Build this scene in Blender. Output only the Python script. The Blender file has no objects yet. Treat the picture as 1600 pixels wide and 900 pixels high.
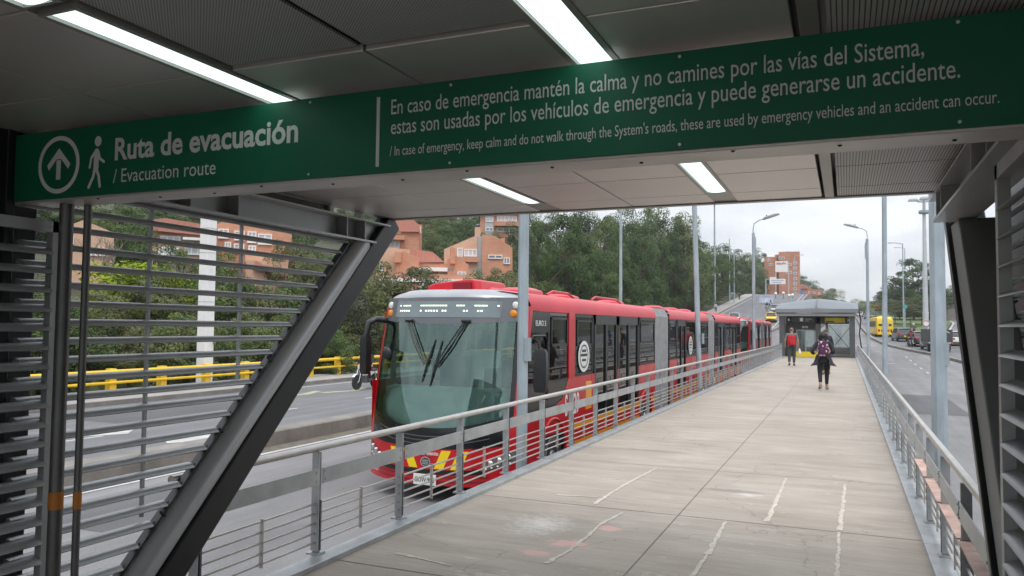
import bpy, math, random
from mathutils import Vector, Matrix
R = math.radians
random.seed(7)
S = bpy.context.scene
COL = S.collection

# ------------------------------------------------------------------ camera
cam_d = bpy.data.cameras.new("camera")
cam = bpy.data.objects.new("camera", cam_d)
COL.objects.link(cam)
S.camera = cam
F_PX = 1225.0
cam_d.sensor_width = 36.0
cam_d.lens = 36.0 * F_PX / 1600.0
cam_d.clip_start = 0.05
cam_d.clip_end = 3000.0
_vy = Vector((521.0, -65.0, -F_PX)).normalized()
_vx = -Vector((-2882.0, -29.0, -F_PX))
_vx = (_vx - _vy * _vx.dot(_vy)).normalized()
_vz = _vx.cross(_vy)
CAM_M = Matrix((_vx, _vy, _vz))
EYE = Vector((0.0, 0.0, 1.65))
cam.matrix_world = Matrix.Translation(EYE) @ CAM_M.to_4x4()

# ------------------------------------------------------------------ sky, sun, exposure
SUN_EL, SUN_AZ = R(58), R(150)
W = bpy.data.worlds.new("World")
S.world = W
W.use_nodes = True
nt = W.node_tree
nt.nodes.clear()
def wn(t, **k):
    n = nt.nodes.new(t)
    for a, v in k.items():
        setattr(n, a, v)
    return n
out = wn('ShaderNodeOutputWorld')
bg = wn('ShaderNodeBackground')
bg.inputs['Strength'].default_value = 0.1
sky = wn('ShaderNodeTexSky', sky_type='NISHITA', sun_disc=False, sun_elevation=SUN_EL, sun_rotation=SUN_AZ)
tc = wn('ShaderNodeTexCoord')
sep = wn('ShaderNodeSeparateXYZ')
mp = wn('ShaderNodeMapping')
mp.inputs['Scale'].default_value = (2.2, 2.2, 7.0)
no = wn('ShaderNodeTexNoise')
no.inputs['Scale'].default_value = 1.6
no.inputs['Detail'].default_value = 6.0
no.inputs['Roughness'].default_value = 0.55
cr = wn('ShaderNodeValToRGB')
cr.color_ramp.elements[0].position = 0.36
cr.color_ramp.elements[0].color = (5.1, 5.4, 5.85, 1)
cr.color_ramp.elements[1].position = 0.62
cr.color_ramp.elements[1].color = (7.7, 7.85, 8.15, 1)
el = wn('ShaderNodeMapRange')
el.inputs['From Min'].default_value = 0.0
el.inputs['From Max'].default_value = 1.0
el.inputs['To Min'].default_value = 0.66
el.inputs['To Max'].default_value = 1.85
mul = wn('ShaderNodeVectorMath', operation='SCALE')
mix = wn('ShaderNodeMix', data_type='RGBA')
mix.inputs['Factor'].default_value = 0.93
L = nt.links.new
L(tc.outputs['Generated'], mp.inputs['Vector'])
L(mp.outputs['Vector'], no.inputs['Vector'])
L(no.outputs['Fac'], cr.inputs['Fac'])
L(tc.outputs['Generated'], sep.inputs['Vector'])
L(sep.outputs['Z'], el.inputs['Value'])
L(cr.outputs['Color'], mul.inputs[0])
L(el.outputs['Result'], mul.inputs['Scale'])
L(sky.outputs['Color'], mix.inputs['A'])
L(mul.outputs['Vector'], mix.inputs['B'])
L(mix.outputs['Result'], bg.inputs['Color'])
L(bg.outputs['Background'], out.inputs['Surface'])
sun_d = bpy.data.lights.new("sun", 'SUN')
sun = bpy.data.objects.new("sun", sun_d)
COL.objects.link(sun)
sun_d.energy = 0.8
sun_d.angle = R(25)
sun_d.color = (1.0, 0.96, 0.9)
sun.rotation_euler = (R(90) - SUN_EL, 0, R(180) - SUN_AZ)
S.view_settings.view_transform = 'Standard'
S.view_settings.look = 'None'
S.view_settings.gamma = 1.0
S.view_settings.exposure = 0.76
S.view_settings.use_curve_mapping = False
HAZE = 0.00028
S.cycles.volume_bounces = 1
S.cycles.max_bounces = 8
S.cycles.transparent_max_bounces = 24
S.cycles.caustics_reflective = False
S.cycles.caustics_refractive = False
S.cycles.sample_clamp_indirect = 6.0

# ------------------------------------------------------------------ materials
MATS = {}
def _new(name):
    m = bpy.data.materials.new(name)
    m.use_nodes = True
    t = m.node_tree
    return m, t, t.nodes['Principled BSDF'], t.links.new
def nd(t, typ, **k):
    n = t.nodes.new(typ)
    for a, v in k.items():
        setattr(n, a, v)
    return n
def c4(c, k=1.0):
    return (min(c[0] * k, 1), min(c[1] * k, 1), min(c[2] * k, 1), 1)
def mat(name, col, rough=0.5, metal=0.0, var=0.12, scale=4.0, bump=0.0, bscale=40.0, stretch=(1, 1, 1), coat=0.0, rvar=0.0):
    if name in MATS:
        return MATS[name]
    m, t, b, l = _new(name)
    co = nd(t, 'ShaderNodeTexCoord')
    mpn = nd(t, 'ShaderNodeMapping')
    mpn.inputs['Scale'].default_value = stretch
    l(co.outputs['Object'], mpn.inputs['Vector'])
    n = nd(t, 'ShaderNodeTexNoise')
    n.inputs['Scale'].default_value = scale
    n.inputs['Detail'].default_value = 7
    n.inputs['Roughness'].default_value = 0.6
    l(mpn.outputs['Vector'], n.inputs['Vector'])
    r = nd(t, 'ShaderNodeValToRGB')
    r.color_ramp.elements[0].position = 0.3
    r.color_ramp.elements[1].position = 0.7
    r.color_ramp.elements[0].color = c4(col, 1 - var)
    r.color_ramp.elements[1].color = c4(col, 1 + var)
    l(n.outputs['Fac'], r.inputs['Fac'])
    l(r.outputs['Color'], b.inputs['Base Color'])
    b.inputs['Roughness'].default_value = rough
    b.inputs['Metallic'].default_value = metal
    b.inputs['Coat Weight'].default_value = coat
    b.inputs['Coat Roughness'].default_value = 0.06
    if rvar:
        mr = nd(t, 'ShaderNodeMapRange')
        mr.inputs['To Min'].default_value = max(0.02, rough - rvar)
        mr.inputs['To Max'].default_value = min(1, rough + rvar)
        l(n.outputs['Fac'], mr.inputs['Value'])
        l(mr.outputs['Result'], b.inputs['Roughness'])
    if bump:
        n2 = nd(t, 'ShaderNodeTexNoise')
        n2.inputs['Scale'].default_value = bscale
        n2.inputs['Detail'].default_value = 5
        l(mpn.outputs['Vector'], n2.inputs['Vector'])
        bp = nd(t, 'ShaderNodeBump')
        bp.inputs['Strength'].default_value = bump
        bp.inputs['Distance'].default_value = 0.02
        l(n2.outputs['Fac'], bp.inputs['Height'])
        l(bp.outputs['Normal'], b.inputs['Normal'])
    MATS[name] = m
    return m
def glass(name, tint, refl=1.0, rough=0.02, ior=1.55):
    if name in MATS:
        return MATS[name]
    m, t, b, l = _new(name)
    t.nodes.remove(b)
    o = t.nodes['Material Output']
    tr = nd(t, 'ShaderNodeBsdfTransparent')
    tr.inputs['Color'].default_value = (*tint, 1)
    gl = nd(t, 'ShaderNodeBsdfGlossy')
    gl.inputs['Roughness'].default_value = rough
    gl.inputs['Color'].default_value = (*refl, 1) if isinstance(refl, tuple) else (refl, refl, refl, 1)
    fr = nd(t, 'ShaderNodeFresnel')
    fr.inputs['IOR'].default_value = ior
    mx = nd(t, 'ShaderNodeMixShader')
    l(fr.outputs['Fac'], mx.inputs['Fac'])
    l(tr.outputs['BSDF'], mx.inputs[1])
    l(gl.outputs['BSDF'], mx.inputs[2])
    l(mx.outputs['Shader'], o.inputs['Surface'])
    MATS[name] = m
    return m
def emis(name, col, k):
    if name in MATS:
        return MATS[name]
    m, t, b, l = _new(name)
    b.inputs['Base Color'].default_value = (*col, 1)
    b.inputs['Emission Color'].default_value = (*col, 1)
    b.inputs['Emission Strength'].default_value = k
    MATS[name] = m
    return m
def leafmat(name, a, bcol, c, tr=0.25):
    if name in MATS:
        return MATS[name]
    m, t, b, l = _new(name)
    o = t.nodes['Material Output']
    co = nd(t, 'ShaderNodeTexCoord')
    n = nd(t, 'ShaderNodeTexNoise')
    n.inputs['Scale'].default_value = 0.9
    n.inputs['Detail'].default_value = 8
    n.inputs['Roughness'].default_value = 0.7
    l(co.outputs['Object'], n.inputs['Vector'])
    oi = nd(t, 'ShaderNodeObjectInfo')
    ad = nd(t, 'ShaderNodeMath', operation='MULTIPLY_ADD')
    ad.inputs[1].default_value = 0.26
    l(oi.outputs['Random'], ad.inputs[0])
    l(n.outputs['Fac'], ad.inputs[2])
    r = nd(t, 'ShaderNodeValToRGB')
    e = r.color_ramp.elements
    e[0].position = 0.40
    e[0].color = (a[0] * 0.55, a[1] * 0.6, a[2] * 0.5, 1)
    e[1].position = 0.86
    e[1].color = (*c, 1)
    x = e.new(0.60)
    x.color = (bcol[0] * 0.92, bcol[1] * 1.06, bcol[2] * 0.76, 1)
    l(ad.outputs[0], r.inputs['Fac'])
    l(r.outputs['Color'], b.inputs['Base Color'])
    b.inputs['Roughness'].default_value = 0.6
    b.inputs['Specular IOR Level'].default_value = 0.25
    ts = nd(t, 'ShaderNodeBsdfTranslucent')
    l(r.outputs['Color'], ts.inputs['Color'])
    mx = nd(t, 'ShaderNodeMixShader')
    mx.inputs['Fac'].default_value = tr
    l(b.outputs['BSDF'], mx.inputs[1])
    l(ts.outputs['BSDF'], mx.inputs[2])
    l(mx.outputs['Shader'], o.inputs['Surface'])
    MATS[name] = m
    return m
def brickmat(name, c1, c2, mortar, scale=2.5):
    if name in MATS:
        return MATS[name]
    m, t, b, l = _new(name)
    co = nd(t, 'ShaderNodeTexCoord')
    n = nd(t, 'ShaderNodeTexNoise')
    n.inputs['Scale'].default_value = 0.5
    n.inputs['Detail'].default_value = 8
    l(co.outputs['Object'], n.inputs['Vector'])
    mp_ = nd(t, 'ShaderNodeMapping')
    mp_.inputs['Rotation'].default_value = (R(90), 0, 0)
    l(co.outputs['Object'], mp_.inputs['Vector'])
    br = nd(t, 'ShaderNodeTexBrick')
    br.inputs['Scale'].default_value = scale
    br.inputs['Color1'].default_value = (*c1, 1)
    br.inputs['Color2'].default_value = (*c2, 1)
    br.inputs['Mortar'].default_value = (*mortar, 1)
    br.inputs['Mortar Size'].default_value = 0.012
    l(mp_.outputs['Vector'], br.inputs['Vector'])
    mx = nd(t, 'ShaderNodeMix', data_type='RGBA', blend_type='MULTIPLY')
    mx.inputs['Factor'].default_value = 0.5
    l(br.outputs['Color'], mx.inputs['A'])
    r = nd(t, 'ShaderNodeValToRGB')
    r.color_ramp.elements[0].position = 0.3
    r.color_ramp.elements[0].color = (0.6, 0.6, 0.6, 1)
    r.color_ramp.elements[1].position = 0.65
    l(n.outputs['Fac'], r.inputs['Fac'])
    l(r.outputs['Color'], mx.inputs['B'])
    l(mx.outputs['Result'], b.inputs['Base Color'])
    b.inputs['Roughness'].default_value = 0.85
    MATS[name] = m
    return m

def walkway_mat():
    m, t, b, l = _new('worn_concrete')
    co = nd(t, 'ShaderNodeTexCoord')
    P = co.outputs['Object']
    def noise(scale, detail=6, stretch=None, rough=0.6):
        n = nd(t, 'ShaderNodeTexNoise')
        n.inputs['Scale'].default_value = scale
        n.inputs['Detail'].default_value = detail
        n.inputs['Roughness'].default_value = rough
        if stretch:
            q = nd(t, 'ShaderNodeMapping')
            q.inputs['Scale'].default_value = stretch
            l(P, q.inputs['Vector'])
            l(q.outputs['Vector'], n.inputs['Vector'])
        else:
            l(P, n.inputs['Vector'])
        return n.outputs['Fac']
    def ramp(f, p0, c0, p1, c1):
        r = nd(t, 'ShaderNodeValToRGB')
        r.color_ramp.elements[0].position = p0
        r.color_ramp.elements[0].color = (*c0, 1)
        r.color_ramp.elements[1].position = p1
        r.color_ramp.elements[1].color = (*c1, 1)
        l(f, r.inputs['Fac'])
        return r.outputs['Color']
    def mixc(f, a, bb, typ='MIX'):
        x = nd(t, 'ShaderNodeMix', data_type='RGBA', blend_type=typ)
        if isinstance(f, float):
            x.inputs['Factor'].default_value = f
        else:
            l(f, x.inputs['Factor'])
        for s, v in (('A', a), ('B', bb)):
            if isinstance(v, tuple):
                x.inputs[s].default_value = (*v, 1)
            else:
                l(v, x.inputs[s])
        return x.outputs['Result']
    def blob(cx, cy, rx, ry, thr=0.5, soft=0.2):
        # a stain with its own ragged outline round (cx, cy)
        q = nd(t, 'ShaderNodeMapping')
        q.inputs['Location'].default_value = (-cx / rx, -cy / ry, 0)
        q.inputs['Scale'].default_value = (1 / rx, 1 / ry, 0)
        l(P, q.inputs['Vector'])
        ln = nd(t, 'ShaderNodeVectorMath', operation='LENGTH')
        l(q.outputs['Vector'], ln.inputs[0])
        s = nd(t, 'ShaderNodeMath', operation='SUBTRACT')
        s.inputs[0].default_value = 1.0
        l(ln.outputs['Value'], s.inputs[1])
        a = nd(t, 'ShaderNodeMath', operation='MULTIPLY_ADD')
        a.inputs[1].default_value = 2.6
        l(noise(11.0, 12, (1, 2.2, 1), 0.8), a.inputs[0])
        l(s.outputs[0], a.inputs[2])
        mr = nd(t, 'ShaderNodeMapRange')
        mr.inputs['From Min'].default_value = 1.45 + thr - soft
        mr.inputs['From Max'].default_value = 1.45 + thr + soft
        mr.inputs['To Max'].default_value = 0.8
        l(a.outputs[0], mr.inputs['Value'])
        return mr.outputs['Result']
    base = ramp(noise(0.8, 8), 0.3, (0.365, 0.322, 0.268), 0.7, (0.475, 0.428, 0.368))
    base = mixc(0.75, base, ramp(noise(2.2, 9, (0.35, 2.2, 1)), 0.25, (0.66, 0.63, 0.60), 0.72, (1.0, 1.0, 1.0)), 'MULTIPLY')
    base = mixc(0.6, base, ramp(noise(9, 9, (0.25, 2.4, 1), 0.72), 0.3, (0.72, 0.70, 0.68), 0.6, (1.0, 1.0, 1.0)), 'MULTIPLY')
    base = mixc(0.5, base, ramp(noise(70, 3), 0.2, (0.72, 0.72, 0.72), 0.65, (1, 1, 1)), 'MULTIPLY')
    sc = nd(t, 'ShaderNodeMapRange')
    sc.inputs['From Min'].default_value = 0.62
    sc.inputs['From Max'].default_value = 0.72
    l(noise(3.4, 10, (1, 2.4, 1), 0.7), sc.inputs['Value'])
    base = mixc(sc.outputs['Result'], base, (0.53, 0.495, 0.45))
    for (cx, cy, rx, ry) in ((-2.35, 6.2, 0.55, 0.75), (-0.9, 5.2, 0.9, 0.3), (-1.9, 4.75, 1.1, 0.35), (-0.9, 8.2, 0.3, 0.35)):
        base = mixc(blob(cx, cy, rx, ry, 0.62, 0.30), base, (0.60, 0.57, 0.53))
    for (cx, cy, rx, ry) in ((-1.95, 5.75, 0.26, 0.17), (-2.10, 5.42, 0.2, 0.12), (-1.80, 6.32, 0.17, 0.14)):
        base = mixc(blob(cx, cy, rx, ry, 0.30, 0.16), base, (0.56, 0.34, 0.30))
    for (cx, cy, rx, ry) in ((-1.05, 8.3, 0.45, 0.12), (-2.4, 10.5, 0.7, 0.1)):
        base = mixc(blob(cx, cy, rx, ry, 0.2, 0.12), base, (0.21, 0.185, 0.16))
    # hairline cracks and trodden-in spots
    vd = nd(t, 'ShaderNodeTexVoronoi', feature='DISTANCE_TO_EDGE')
    vd.inputs['Scale'].default_value = 0.42
    wv = nd(t, 'ShaderNodeTexNoise')
    wv.inputs['Scale'].default_value = 2.5
    wv.inputs['Detail'].default_value = 8
    l(P, wv.inputs['Vector'])
    wa = nd(t, 'ShaderNodeVectorMath', operation='MULTIPLY_ADD')
    wa.inputs[1].default_value = (0.7, 0.7, 0.7)
    l(wv.outputs['Color'], wa.inputs[0])
    l(P, wa.inputs[2])
    l(wa.outputs['Vector'], vd.inputs['Vector'])
    mc = nd(t, 'ShaderNodeMapRange')
    mc.inputs['From Min'].default_value = 0.0015
    mc.inputs['From Max'].default_value = 0.004
    mc.inputs['To Min'].default_value = 0.42
    mc.inputs['To Max'].default_value = 0.0
    l(vd.outputs['Distance'], mc.inputs['Value'])
    base = mixc(mc.outputs['Result'], base, (0.13, 0.11, 0.09))
    vs_ = nd(t, 'ShaderNodeTexVoronoi')
    vs_.inputs['Scale'].default_value = 3.2
    l(P, vs_.inputs['Vector'])
    ms = nd(t, 'ShaderNodeMapRange')
    ms.inputs['From Min'].default_value = 0.035
    ms.inputs['From Max'].default_value = 0.06
    ms.inputs['To Min'].default_value = 0.5
    ms.inputs['To Max'].default_value = 0.0
    l(vs_.outputs['Distance'], ms.inputs['Value'])
    base = mixc(ms.outputs['Result'], base, (0.16, 0.14, 0.12))
    l(base, b.inputs['Base Color'])
    b.inputs['Roughness'].default_value = 0.72
    bp = nd(t, 'ShaderNodeBump')
    bp.inputs['Strength'].default_value = 0.25
    bp.inputs['Distance'].default_value = 0.01
    l(noise(60, 5), bp.inputs['Height'])
    l(bp.outputs['Normal'], b.inputs['Normal'])
    return m

def asphalt_mat(name, col):
    m, t, b, l = _new(name)
    co = nd(t, 'ShaderNodeTexCoord')
    def noise(scale, stretch):
        q = nd(t, 'ShaderNodeMapping')
        q.inputs['Scale'].default_value = stretch
        l(co.outputs['Object'], q.inputs['Vector'])
        n = nd(t, 'ShaderNodeTexNoise')
        n.inputs['Scale'].default_value = scale
        n.inputs['Detail'].default_value = 8
        n.inputs['Roughness'].default_value = 0.65
        l(q.outputs['Vector'], n.inputs['Vector'])
        return n.outputs['Fac']
    def ramp(f, lo, hi, p0=0.3, p1=0.7):
        r = nd(t, 'ShaderNodeValToRGB')
        r.color_ramp.elements[0].position = p0
        r.color_ramp.elements[1].position = p1
        r.color_ramp.elements[0].color = (lo, lo, lo, 1)
        r.color_ramp.elements[1].color = (hi, hi, hi, 1)
        l(f, r.inputs['Fac'])
        return r.outputs['Color']
    cur = None
    for f, lo, hi in ((noise(1.0, (1.3, 0.05, 1)), 0.62, 1.0), (noise(0.6, (1, 0.6, 1)), 0.70, 1.0), (noise(30, (1, 1, 1)), 0.7, 1.0)):
        x = nd(t, 'ShaderNodeMix', data_type='RGBA', blend_type='MULTIPLY')
        x.inputs['Factor'].default_value = 1.0
        if cur is None:
            x.inputs['A'].default_value = (*col, 1)
        else:
            l(cur, x.inputs['A'])
        l(ramp(f, lo, hi), x.inputs['B'])
        cur = x.outputs['Result']
    l(cur, b.inputs['Base Color'])
    b.inputs['Roughness'].default_value = 0.8
    bp = nd(t, 'ShaderNodeBump')
    bp.inputs['Strength'].default_value = 0.3
    bp.inputs['Distance'].default_value = 0.01
    l(noise(90, (1, 1, 1)), bp.inputs['Height'])
    l(bp.outputs['Normal'], b.inputs['Normal'])
    MATS[name] = m
    return m

def perforated_mat(name, col, pitch, hole, ribs=False):
    """painted sheet with punched holes (or pressed ribs): the holes are darker than the sheet"""
    m, t, b, l = _new(name)
    co = nd(t, 'ShaderNodeTexCoord')
    sx = nd(t, 'ShaderNodeSeparateXYZ')
    l(co.outputs['Object'], sx.inputs['Vector'])
    def frac(o, p):
        d = nd(t, 'ShaderNodeMath', operation='DIVIDE')
        d.inputs[1].default_value = p
        l(o, d.inputs[0])
        f = nd(t, 'ShaderNodeMath', operation='PINGPONG')
        f.inputs[1].default_value = 0.5
        l(d.outputs[0], f.inputs[0])
        return f.outputs[0]
    if ribs:
        a = frac(sx.outputs['X'], pitch)
        v = a
    else:
        s1 = nd(t, 'ShaderNodeMath', operation='ADD')
        l(sx.outputs['X'], s1.inputs[0]); l(sx.outputs['Y'], s1.inputs[1])
        s2 = nd(t, 'ShaderNodeMath', operation='SUBTRACT')
        l(sx.outputs['X'], s2.inputs[0]); l(sx.outputs['Y'], s2.inputs[1])
        mx_ = nd(t, 'ShaderNodeMath', operation='MAXIMUM')
        l(frac(s1.outputs[0], pitch), mx_.inputs[0])
        l(frac(s2.outputs[0], pitch), mx_.inputs[1])
        v = mx_.outputs[0]
    g_ = nd(t, 'ShaderNodeMath', operation='LESS_THAN')
    g_.inputs[1].default_value = hole
    l(v, g_.inputs[0])
    x = nd(t, 'ShaderNodeMix', data_type='RGBA')
    l(g_.outputs[0], x.inputs['Factor'])
    x.inputs['A'].default_value = (*col, 1)
    x.inputs['B'].default_value = (col[0] * 0.12, col[1] * 0.12, col[2] * 0.12, 1)
    l(x.outputs['Result'], b.inputs['Base Color'])
    b.inputs['Roughness'].default_value = 0.45
    MATS[name] = m
    return m

# ------------------------------------------------------------------ mesh builder
class MB:
    def __init__(s):
        s.v = []; s.f = []; s.mi = []; s.cur = 0
    def add(s, vs, fs):
        o = len(s.v)
        s.v += [tuple(p) for p in vs]
        for f in fs:
            s.f.append([i + o for i in f])
            s.mi.append(s.cur)
        return s
    def box(s, x0, x1, y0, y1, z0, z1, M=None):
        vs = [(x, y, z) for x in (x0, x1) for y in (y0, y1) for z in (z0, z1)]
        if M is not None:
            vs = [tuple(M @ Vector(p)) for p in vs]
        return s.add(vs, [(0, 1, 3, 2), (4, 6, 7, 5), (0, 4, 5, 1), (2, 3, 7, 6), (0, 2, 6, 4), (1, 5, 7, 3)])
    def tube(s, pts, r, n=10, caps=True):
        pts = [Vector(p) for p in pts]
        k = len(pts)
        rs = r if isinstance(r, (list, tuple)) else [r] * k
        d0 = (pts[1] - pts[0]).normalized()
        up = Vector((0, 0, 1)) if abs(d0.z) < 0.9 else Vector((1, 0, 0))
        a = d0.cross(up).normalized()
        vs, fs = [], []
        for i, p in enumerate(pts):
            d = (pts[min(i + 1, k - 1)] - pts[max(i - 1, 0)]).normalized()
            a = (a - d * a.dot(d)).normalized()
            b = d.cross(a)
            for j in range(n):
                t = 2 * math.pi * (j + 0.5) / n
                vs.append(p + (a * math.cos(t) + b * math.sin(t)) * rs[i])
        for i in range(k - 1):
            for j in range(n):
                fs.append((i * n + j, i * n + (j + 1) % n, (i + 1) * n + (j + 1) % n, (i + 1) * n + j))
        if caps:
            fs.append(tuple(range(n - 1, -1, -1)))
            fs.append(tuple((k - 1) * n + j for j in range(n)))
        return s.add(vs, fs)
    def bar(s, p, q, w, h, up=(0, 0, 1)):
        p, q = Vector(p), Vector(q)
        d = (q - p).normalized()
        a = d.cross(Vector(up)).normalized()
        b = a.cross(d)
        vs = []
        for e in (p, q):
            for (i, j) in ((-1, -1), (1, -1), (1, 1), (-1, 1)):
                vs.append(e + a * (i * w / 2) + b * (j * h / 2))
        return s.add(vs, [(3, 2, 1, 0), (4, 5, 6, 7), (0, 1, 5, 4), (1, 2, 6, 5), (2, 3, 7, 6), (3, 0, 4, 7)])
    def prism(s, poly, fn, a0, a1):
        """2-D polygon swept from a0 to a1; fn(u, v, a) -> point"""
        n = len(poly)
        vs = [fn(u, v, a0) for u, v in poly] + [fn(u, v, a1) for u, v in poly]
        fs = [(i, (i + 1) % n, n + (i + 1) % n, n + i) for i in range(n)]
        fs += [tuple(range(n - 1, -1, -1)), tuple(range(n, 2 * n))]
        return s.add(vs, fs)
    def loft(s, rings, closed=True, caps=True):
        n = len(rings[0])
        vs = [p for r in rings for p in r]
        fs = []
        for i in range(len(rings) - 1):
            for j in range(n if closed else n - 1):
                fs.append((i * n + j, i * n + (j + 1) % n, (i + 1) * n + (j + 1) % n, (i + 1) * n + j))
        if caps and closed:
            fs.append(tuple(range(n - 1, -1, -1)))
            fs.append(tuple((len(rings) - 1) * n + j for j in range(n)))
        return s.add(vs, fs)
    def grid(s, fn, nu, nv):
        vs = [fn(i / nu, j / nv) for i in range(nu + 1) for j in range(nv + 1)]
        fs = [(i * (nv + 1) + j, (i + 1) * (nv + 1) + j, (i + 1) * (nv + 1) + j + 1, i * (nv + 1) + j + 1) for i in range(nu) for j in range(nv)]
        return s.add(vs, fs)
    def lathe(s, prof, c, n=16, axis='Z'):
        vs, fs = [], []
        for (r, z) in prof:
            for j in range(n):
                t = 2 * math.pi * j / n
                a, b = r * math.cos(t), r * math.sin(t)
                p = {'Z': (a, b, z), 'X': (z, a, b), 'Y': (b, z, a)}[axis]
                vs.append((p[0] + c[0], p[1] + c[1], p[2] + c[2]))
        k = len(prof)
        for i in range(k - 1):
            for j in range(n):
                fs.append((i * n + j, i * n + (j + 1) % n, (i + 1) * n + (j + 1) % n, (i + 1) * n + j))
        fs.append(tuple(range(n - 1, -1, -1)))
        fs.append(tuple((k - 1) * n + j for j in range(n)))
        return s.add(vs, fs)
    def ball(s, c, rx, ry, rz, n=12, m=8):
        vs, fs = [], []
        for i in range(m + 1):
            ph = math.pi * i / m
            for j in range(n):
                t = 2 * math.pi * j / n
                vs.append((c[0] + rx * math.sin(ph) * math.cos(t), c[1] + ry * math.sin(ph) * math.sin(t), c[2] + rz * math.cos(ph)))
        for i in range(m):
            for j in range(n):
                fs.append((i * n + j, (i + 1) * n + j, (i + 1) * n + (j + 1) % n, i * n + (j + 1) % n))
        return s.add(vs, fs)

def tag(o, label=None, cat=None, group=None, kind=None):
    if label: o['label'] = label
    if cat: o['category'] = cat
    if group: o['group'] = group
    if kind: o['kind'] = kind
    return o
def obj(name, mb, m, parent=None, smooth=False, bevel=0.0, world=False, sub=0):
    me = bpy.data.meshes.new(name)
    vs = mb.v
    if world and parent is not None:
        l = parent.location
        vs = [(p[0] - l.x, p[1] - l.y, p[2] - l.z) for p in vs]
    me.from_pydata(vs, [], mb.f)
    ms = m if isinstance(m, (list, tuple)) else [m]
    for k in ms:
        me.materials.append(k)
    if len(ms) > 1:
        me.polygons.foreach_set('material_index', mb.mi)
    me.update()
    if smooth:
        me.polygons.foreach_set('use_smooth', [True] * len(me.polygons))
        if smooth != 'all':
            try:
                me.set_sharp_from_angle(angle=R(40))
            except Exception:
                pass
    o = bpy.data.objects.new(name, me)
    COL.objects.link(o)
    if parent is not None:
        o.parent = parent
    if bevel:
        b = o.modifiers.new('bevel', 'BEVEL')
        b.width = bevel
        b.segments = 2
        b.limit_method = 'ANGLE'
    if sub:
        q = o.modifiers.new('subsurf', 'SUBSURF')
        q.levels = q.render_levels = sub
    return o
def thing(name, label, cat, loc=(0, 0, 0), rz=0.0, group=None):
    o = bpy.data.objects.new(name, None)
    o.empty_display_size = 0.3
    COL.objects.link(o)
    o.location = loc
    o.rotation_euler = (0, 0, rz)
    return tag(o, label, cat, group)
def dup(root, loc, rz=None, label=None, scale=None):
    r = root.copy()
    COL.objects.link(r)
    r.location = loc
    if rz is not None: r.rotation_euler = (0, 0, rz)
    if scale is not None: r.scale = scale if isinstance(scale, (tuple, list)) else (scale,) * 3
    if label: r['label'] = label
    def rec(a, b):
        for ch in list(a.children):
            c = ch.copy()
            COL.objects.link(c)
            c.parent = b
            rec(ch, c)
    rec(root, r)
    return r
def struct(name, mb, m, parent=None, **k):
    o = obj(name, mb, m, parent, **k)
    if parent is None:
        o['kind'] = 'structure'
    return o
def text_mesh(mb, body, origin, ux, uz, width=None, size=0.1, bold=0.0, align='LEFT', height=None):
    """lay lettering as real thin faces: ux is the reading direction, uz is up"""
    cu = bpy.data.curves.new('lettering', 'FONT')
    cu.body = body
    cu.size = 1.0
    cu.offset = bold
    cu.resolution_u = 3
    ob = bpy.data.objects.new('lettering', cu)
    COL.objects.link(ob)
    bpy.context.view_layer.update()
    dg = bpy.context.evaluated_depsgraph_get()
    me = ob.evaluated_get(dg).to_mesh()
    vs = [v.co.copy() for v in me.vertices]
    fs = [tuple(p.vertices) for p in me.polygons]
    ob.evaluated_get(dg).to_mesh_clear()
    bpy.data.objects.remove(ob)
    bpy.data.curves.remove(cu)
    if not vs:
        return mb
    x0, x1 = min(v.x for v in vs), max(v.x for v in vs)
    z0, z1 = min(v.y for v in vs), max(v.y for v in vs)
    sx = width / (x1 - x0) if width else size
    sz = height / (z1 - z0) if height else size
    o, ux, uz = Vector(origin), Vector(ux), Vector(uz)
    sh = {'LEFT': -x0, 'CENTER': -(x0 + x1) / 2}[align]
    mb.add([o + ux * ((v.x + sh) * sx) + uz * (v.y * sz) for v in vs], fs)
    return mb

# ------------------------------------------------------------------ terrain
def sp(x, k=8.0):
    return k * math.log1p(math.exp(min(x / k, 50)))
def ss(a, b, x):
    t = min(max((x - a) / (b - a), 0), 1)
    return t * t * (3 - 2 * t)
def g(X, Y):
    hl = 0.095 * sp(min(Y, 215) - 92)
    hr = 0.034 * sp(min(Y, 260) - 58)
    w = ss(4, 10, -X)
    h = -1 + hl * w + hr * (1 - w)
    if X < -25:
        h += 0.3 * sp(-X - 31, 4)
    return h
def spot(px, py, D):
    """the world point at horizontal distance D along a measured sight line"""
    d = CAM_M @ Vector((px - 800.0, 450.0 - py, -F_PX))
    k = D / math.hypot(d.x, d.y)
    return EYE + d * k

# ------------------------------------------------------------------ common materials
M_steel = mat('galvanised_steel', (0.42, 0.44, 0.45), 0.42, 0.55, 0.18, 6.0, 0.05, 60, rvar=0.12)
M_galv = mat('galvanised_pole', (0.36, 0.42, 0.46), 0.5, 0.35, 0.22, 5.0, 0.06, 30, (1, 1, 0.35), rvar=0.1)
M_rail = mat('brushed_rail', (0.50, 0.48, 0.45), 0.34, 0.6, 0.12, 8.0)
M_dsteel = mat('dark_grey_paint', (0.12, 0.128, 0.135), 0.38, 0.25, 0.14, 3.0, 0.03, 50, rvar=0.1)
M_tubepaint = mat('column_grey_paint', (0.52, 0.535, 0.55), 0.34, 0.3, 0.08, 2.0, 0.03, 50, rvar=0.08)
M_blk = mat('black_paint', (0.018, 0.020, 0.022), 0.35, 0.1, 0.2, 3.0)
M_slat = mat('slat_grey_paint', (0.46, 0.475, 0.485), 0.42, 0.35, 0.12, 5.0, rvar=0.1)
M_ceil = mat('ceiling_panel_paint', (0.74, 0.705, 0.68), 0.40, 0.55, 0.05, 1.2, rvar=0.07)
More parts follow.
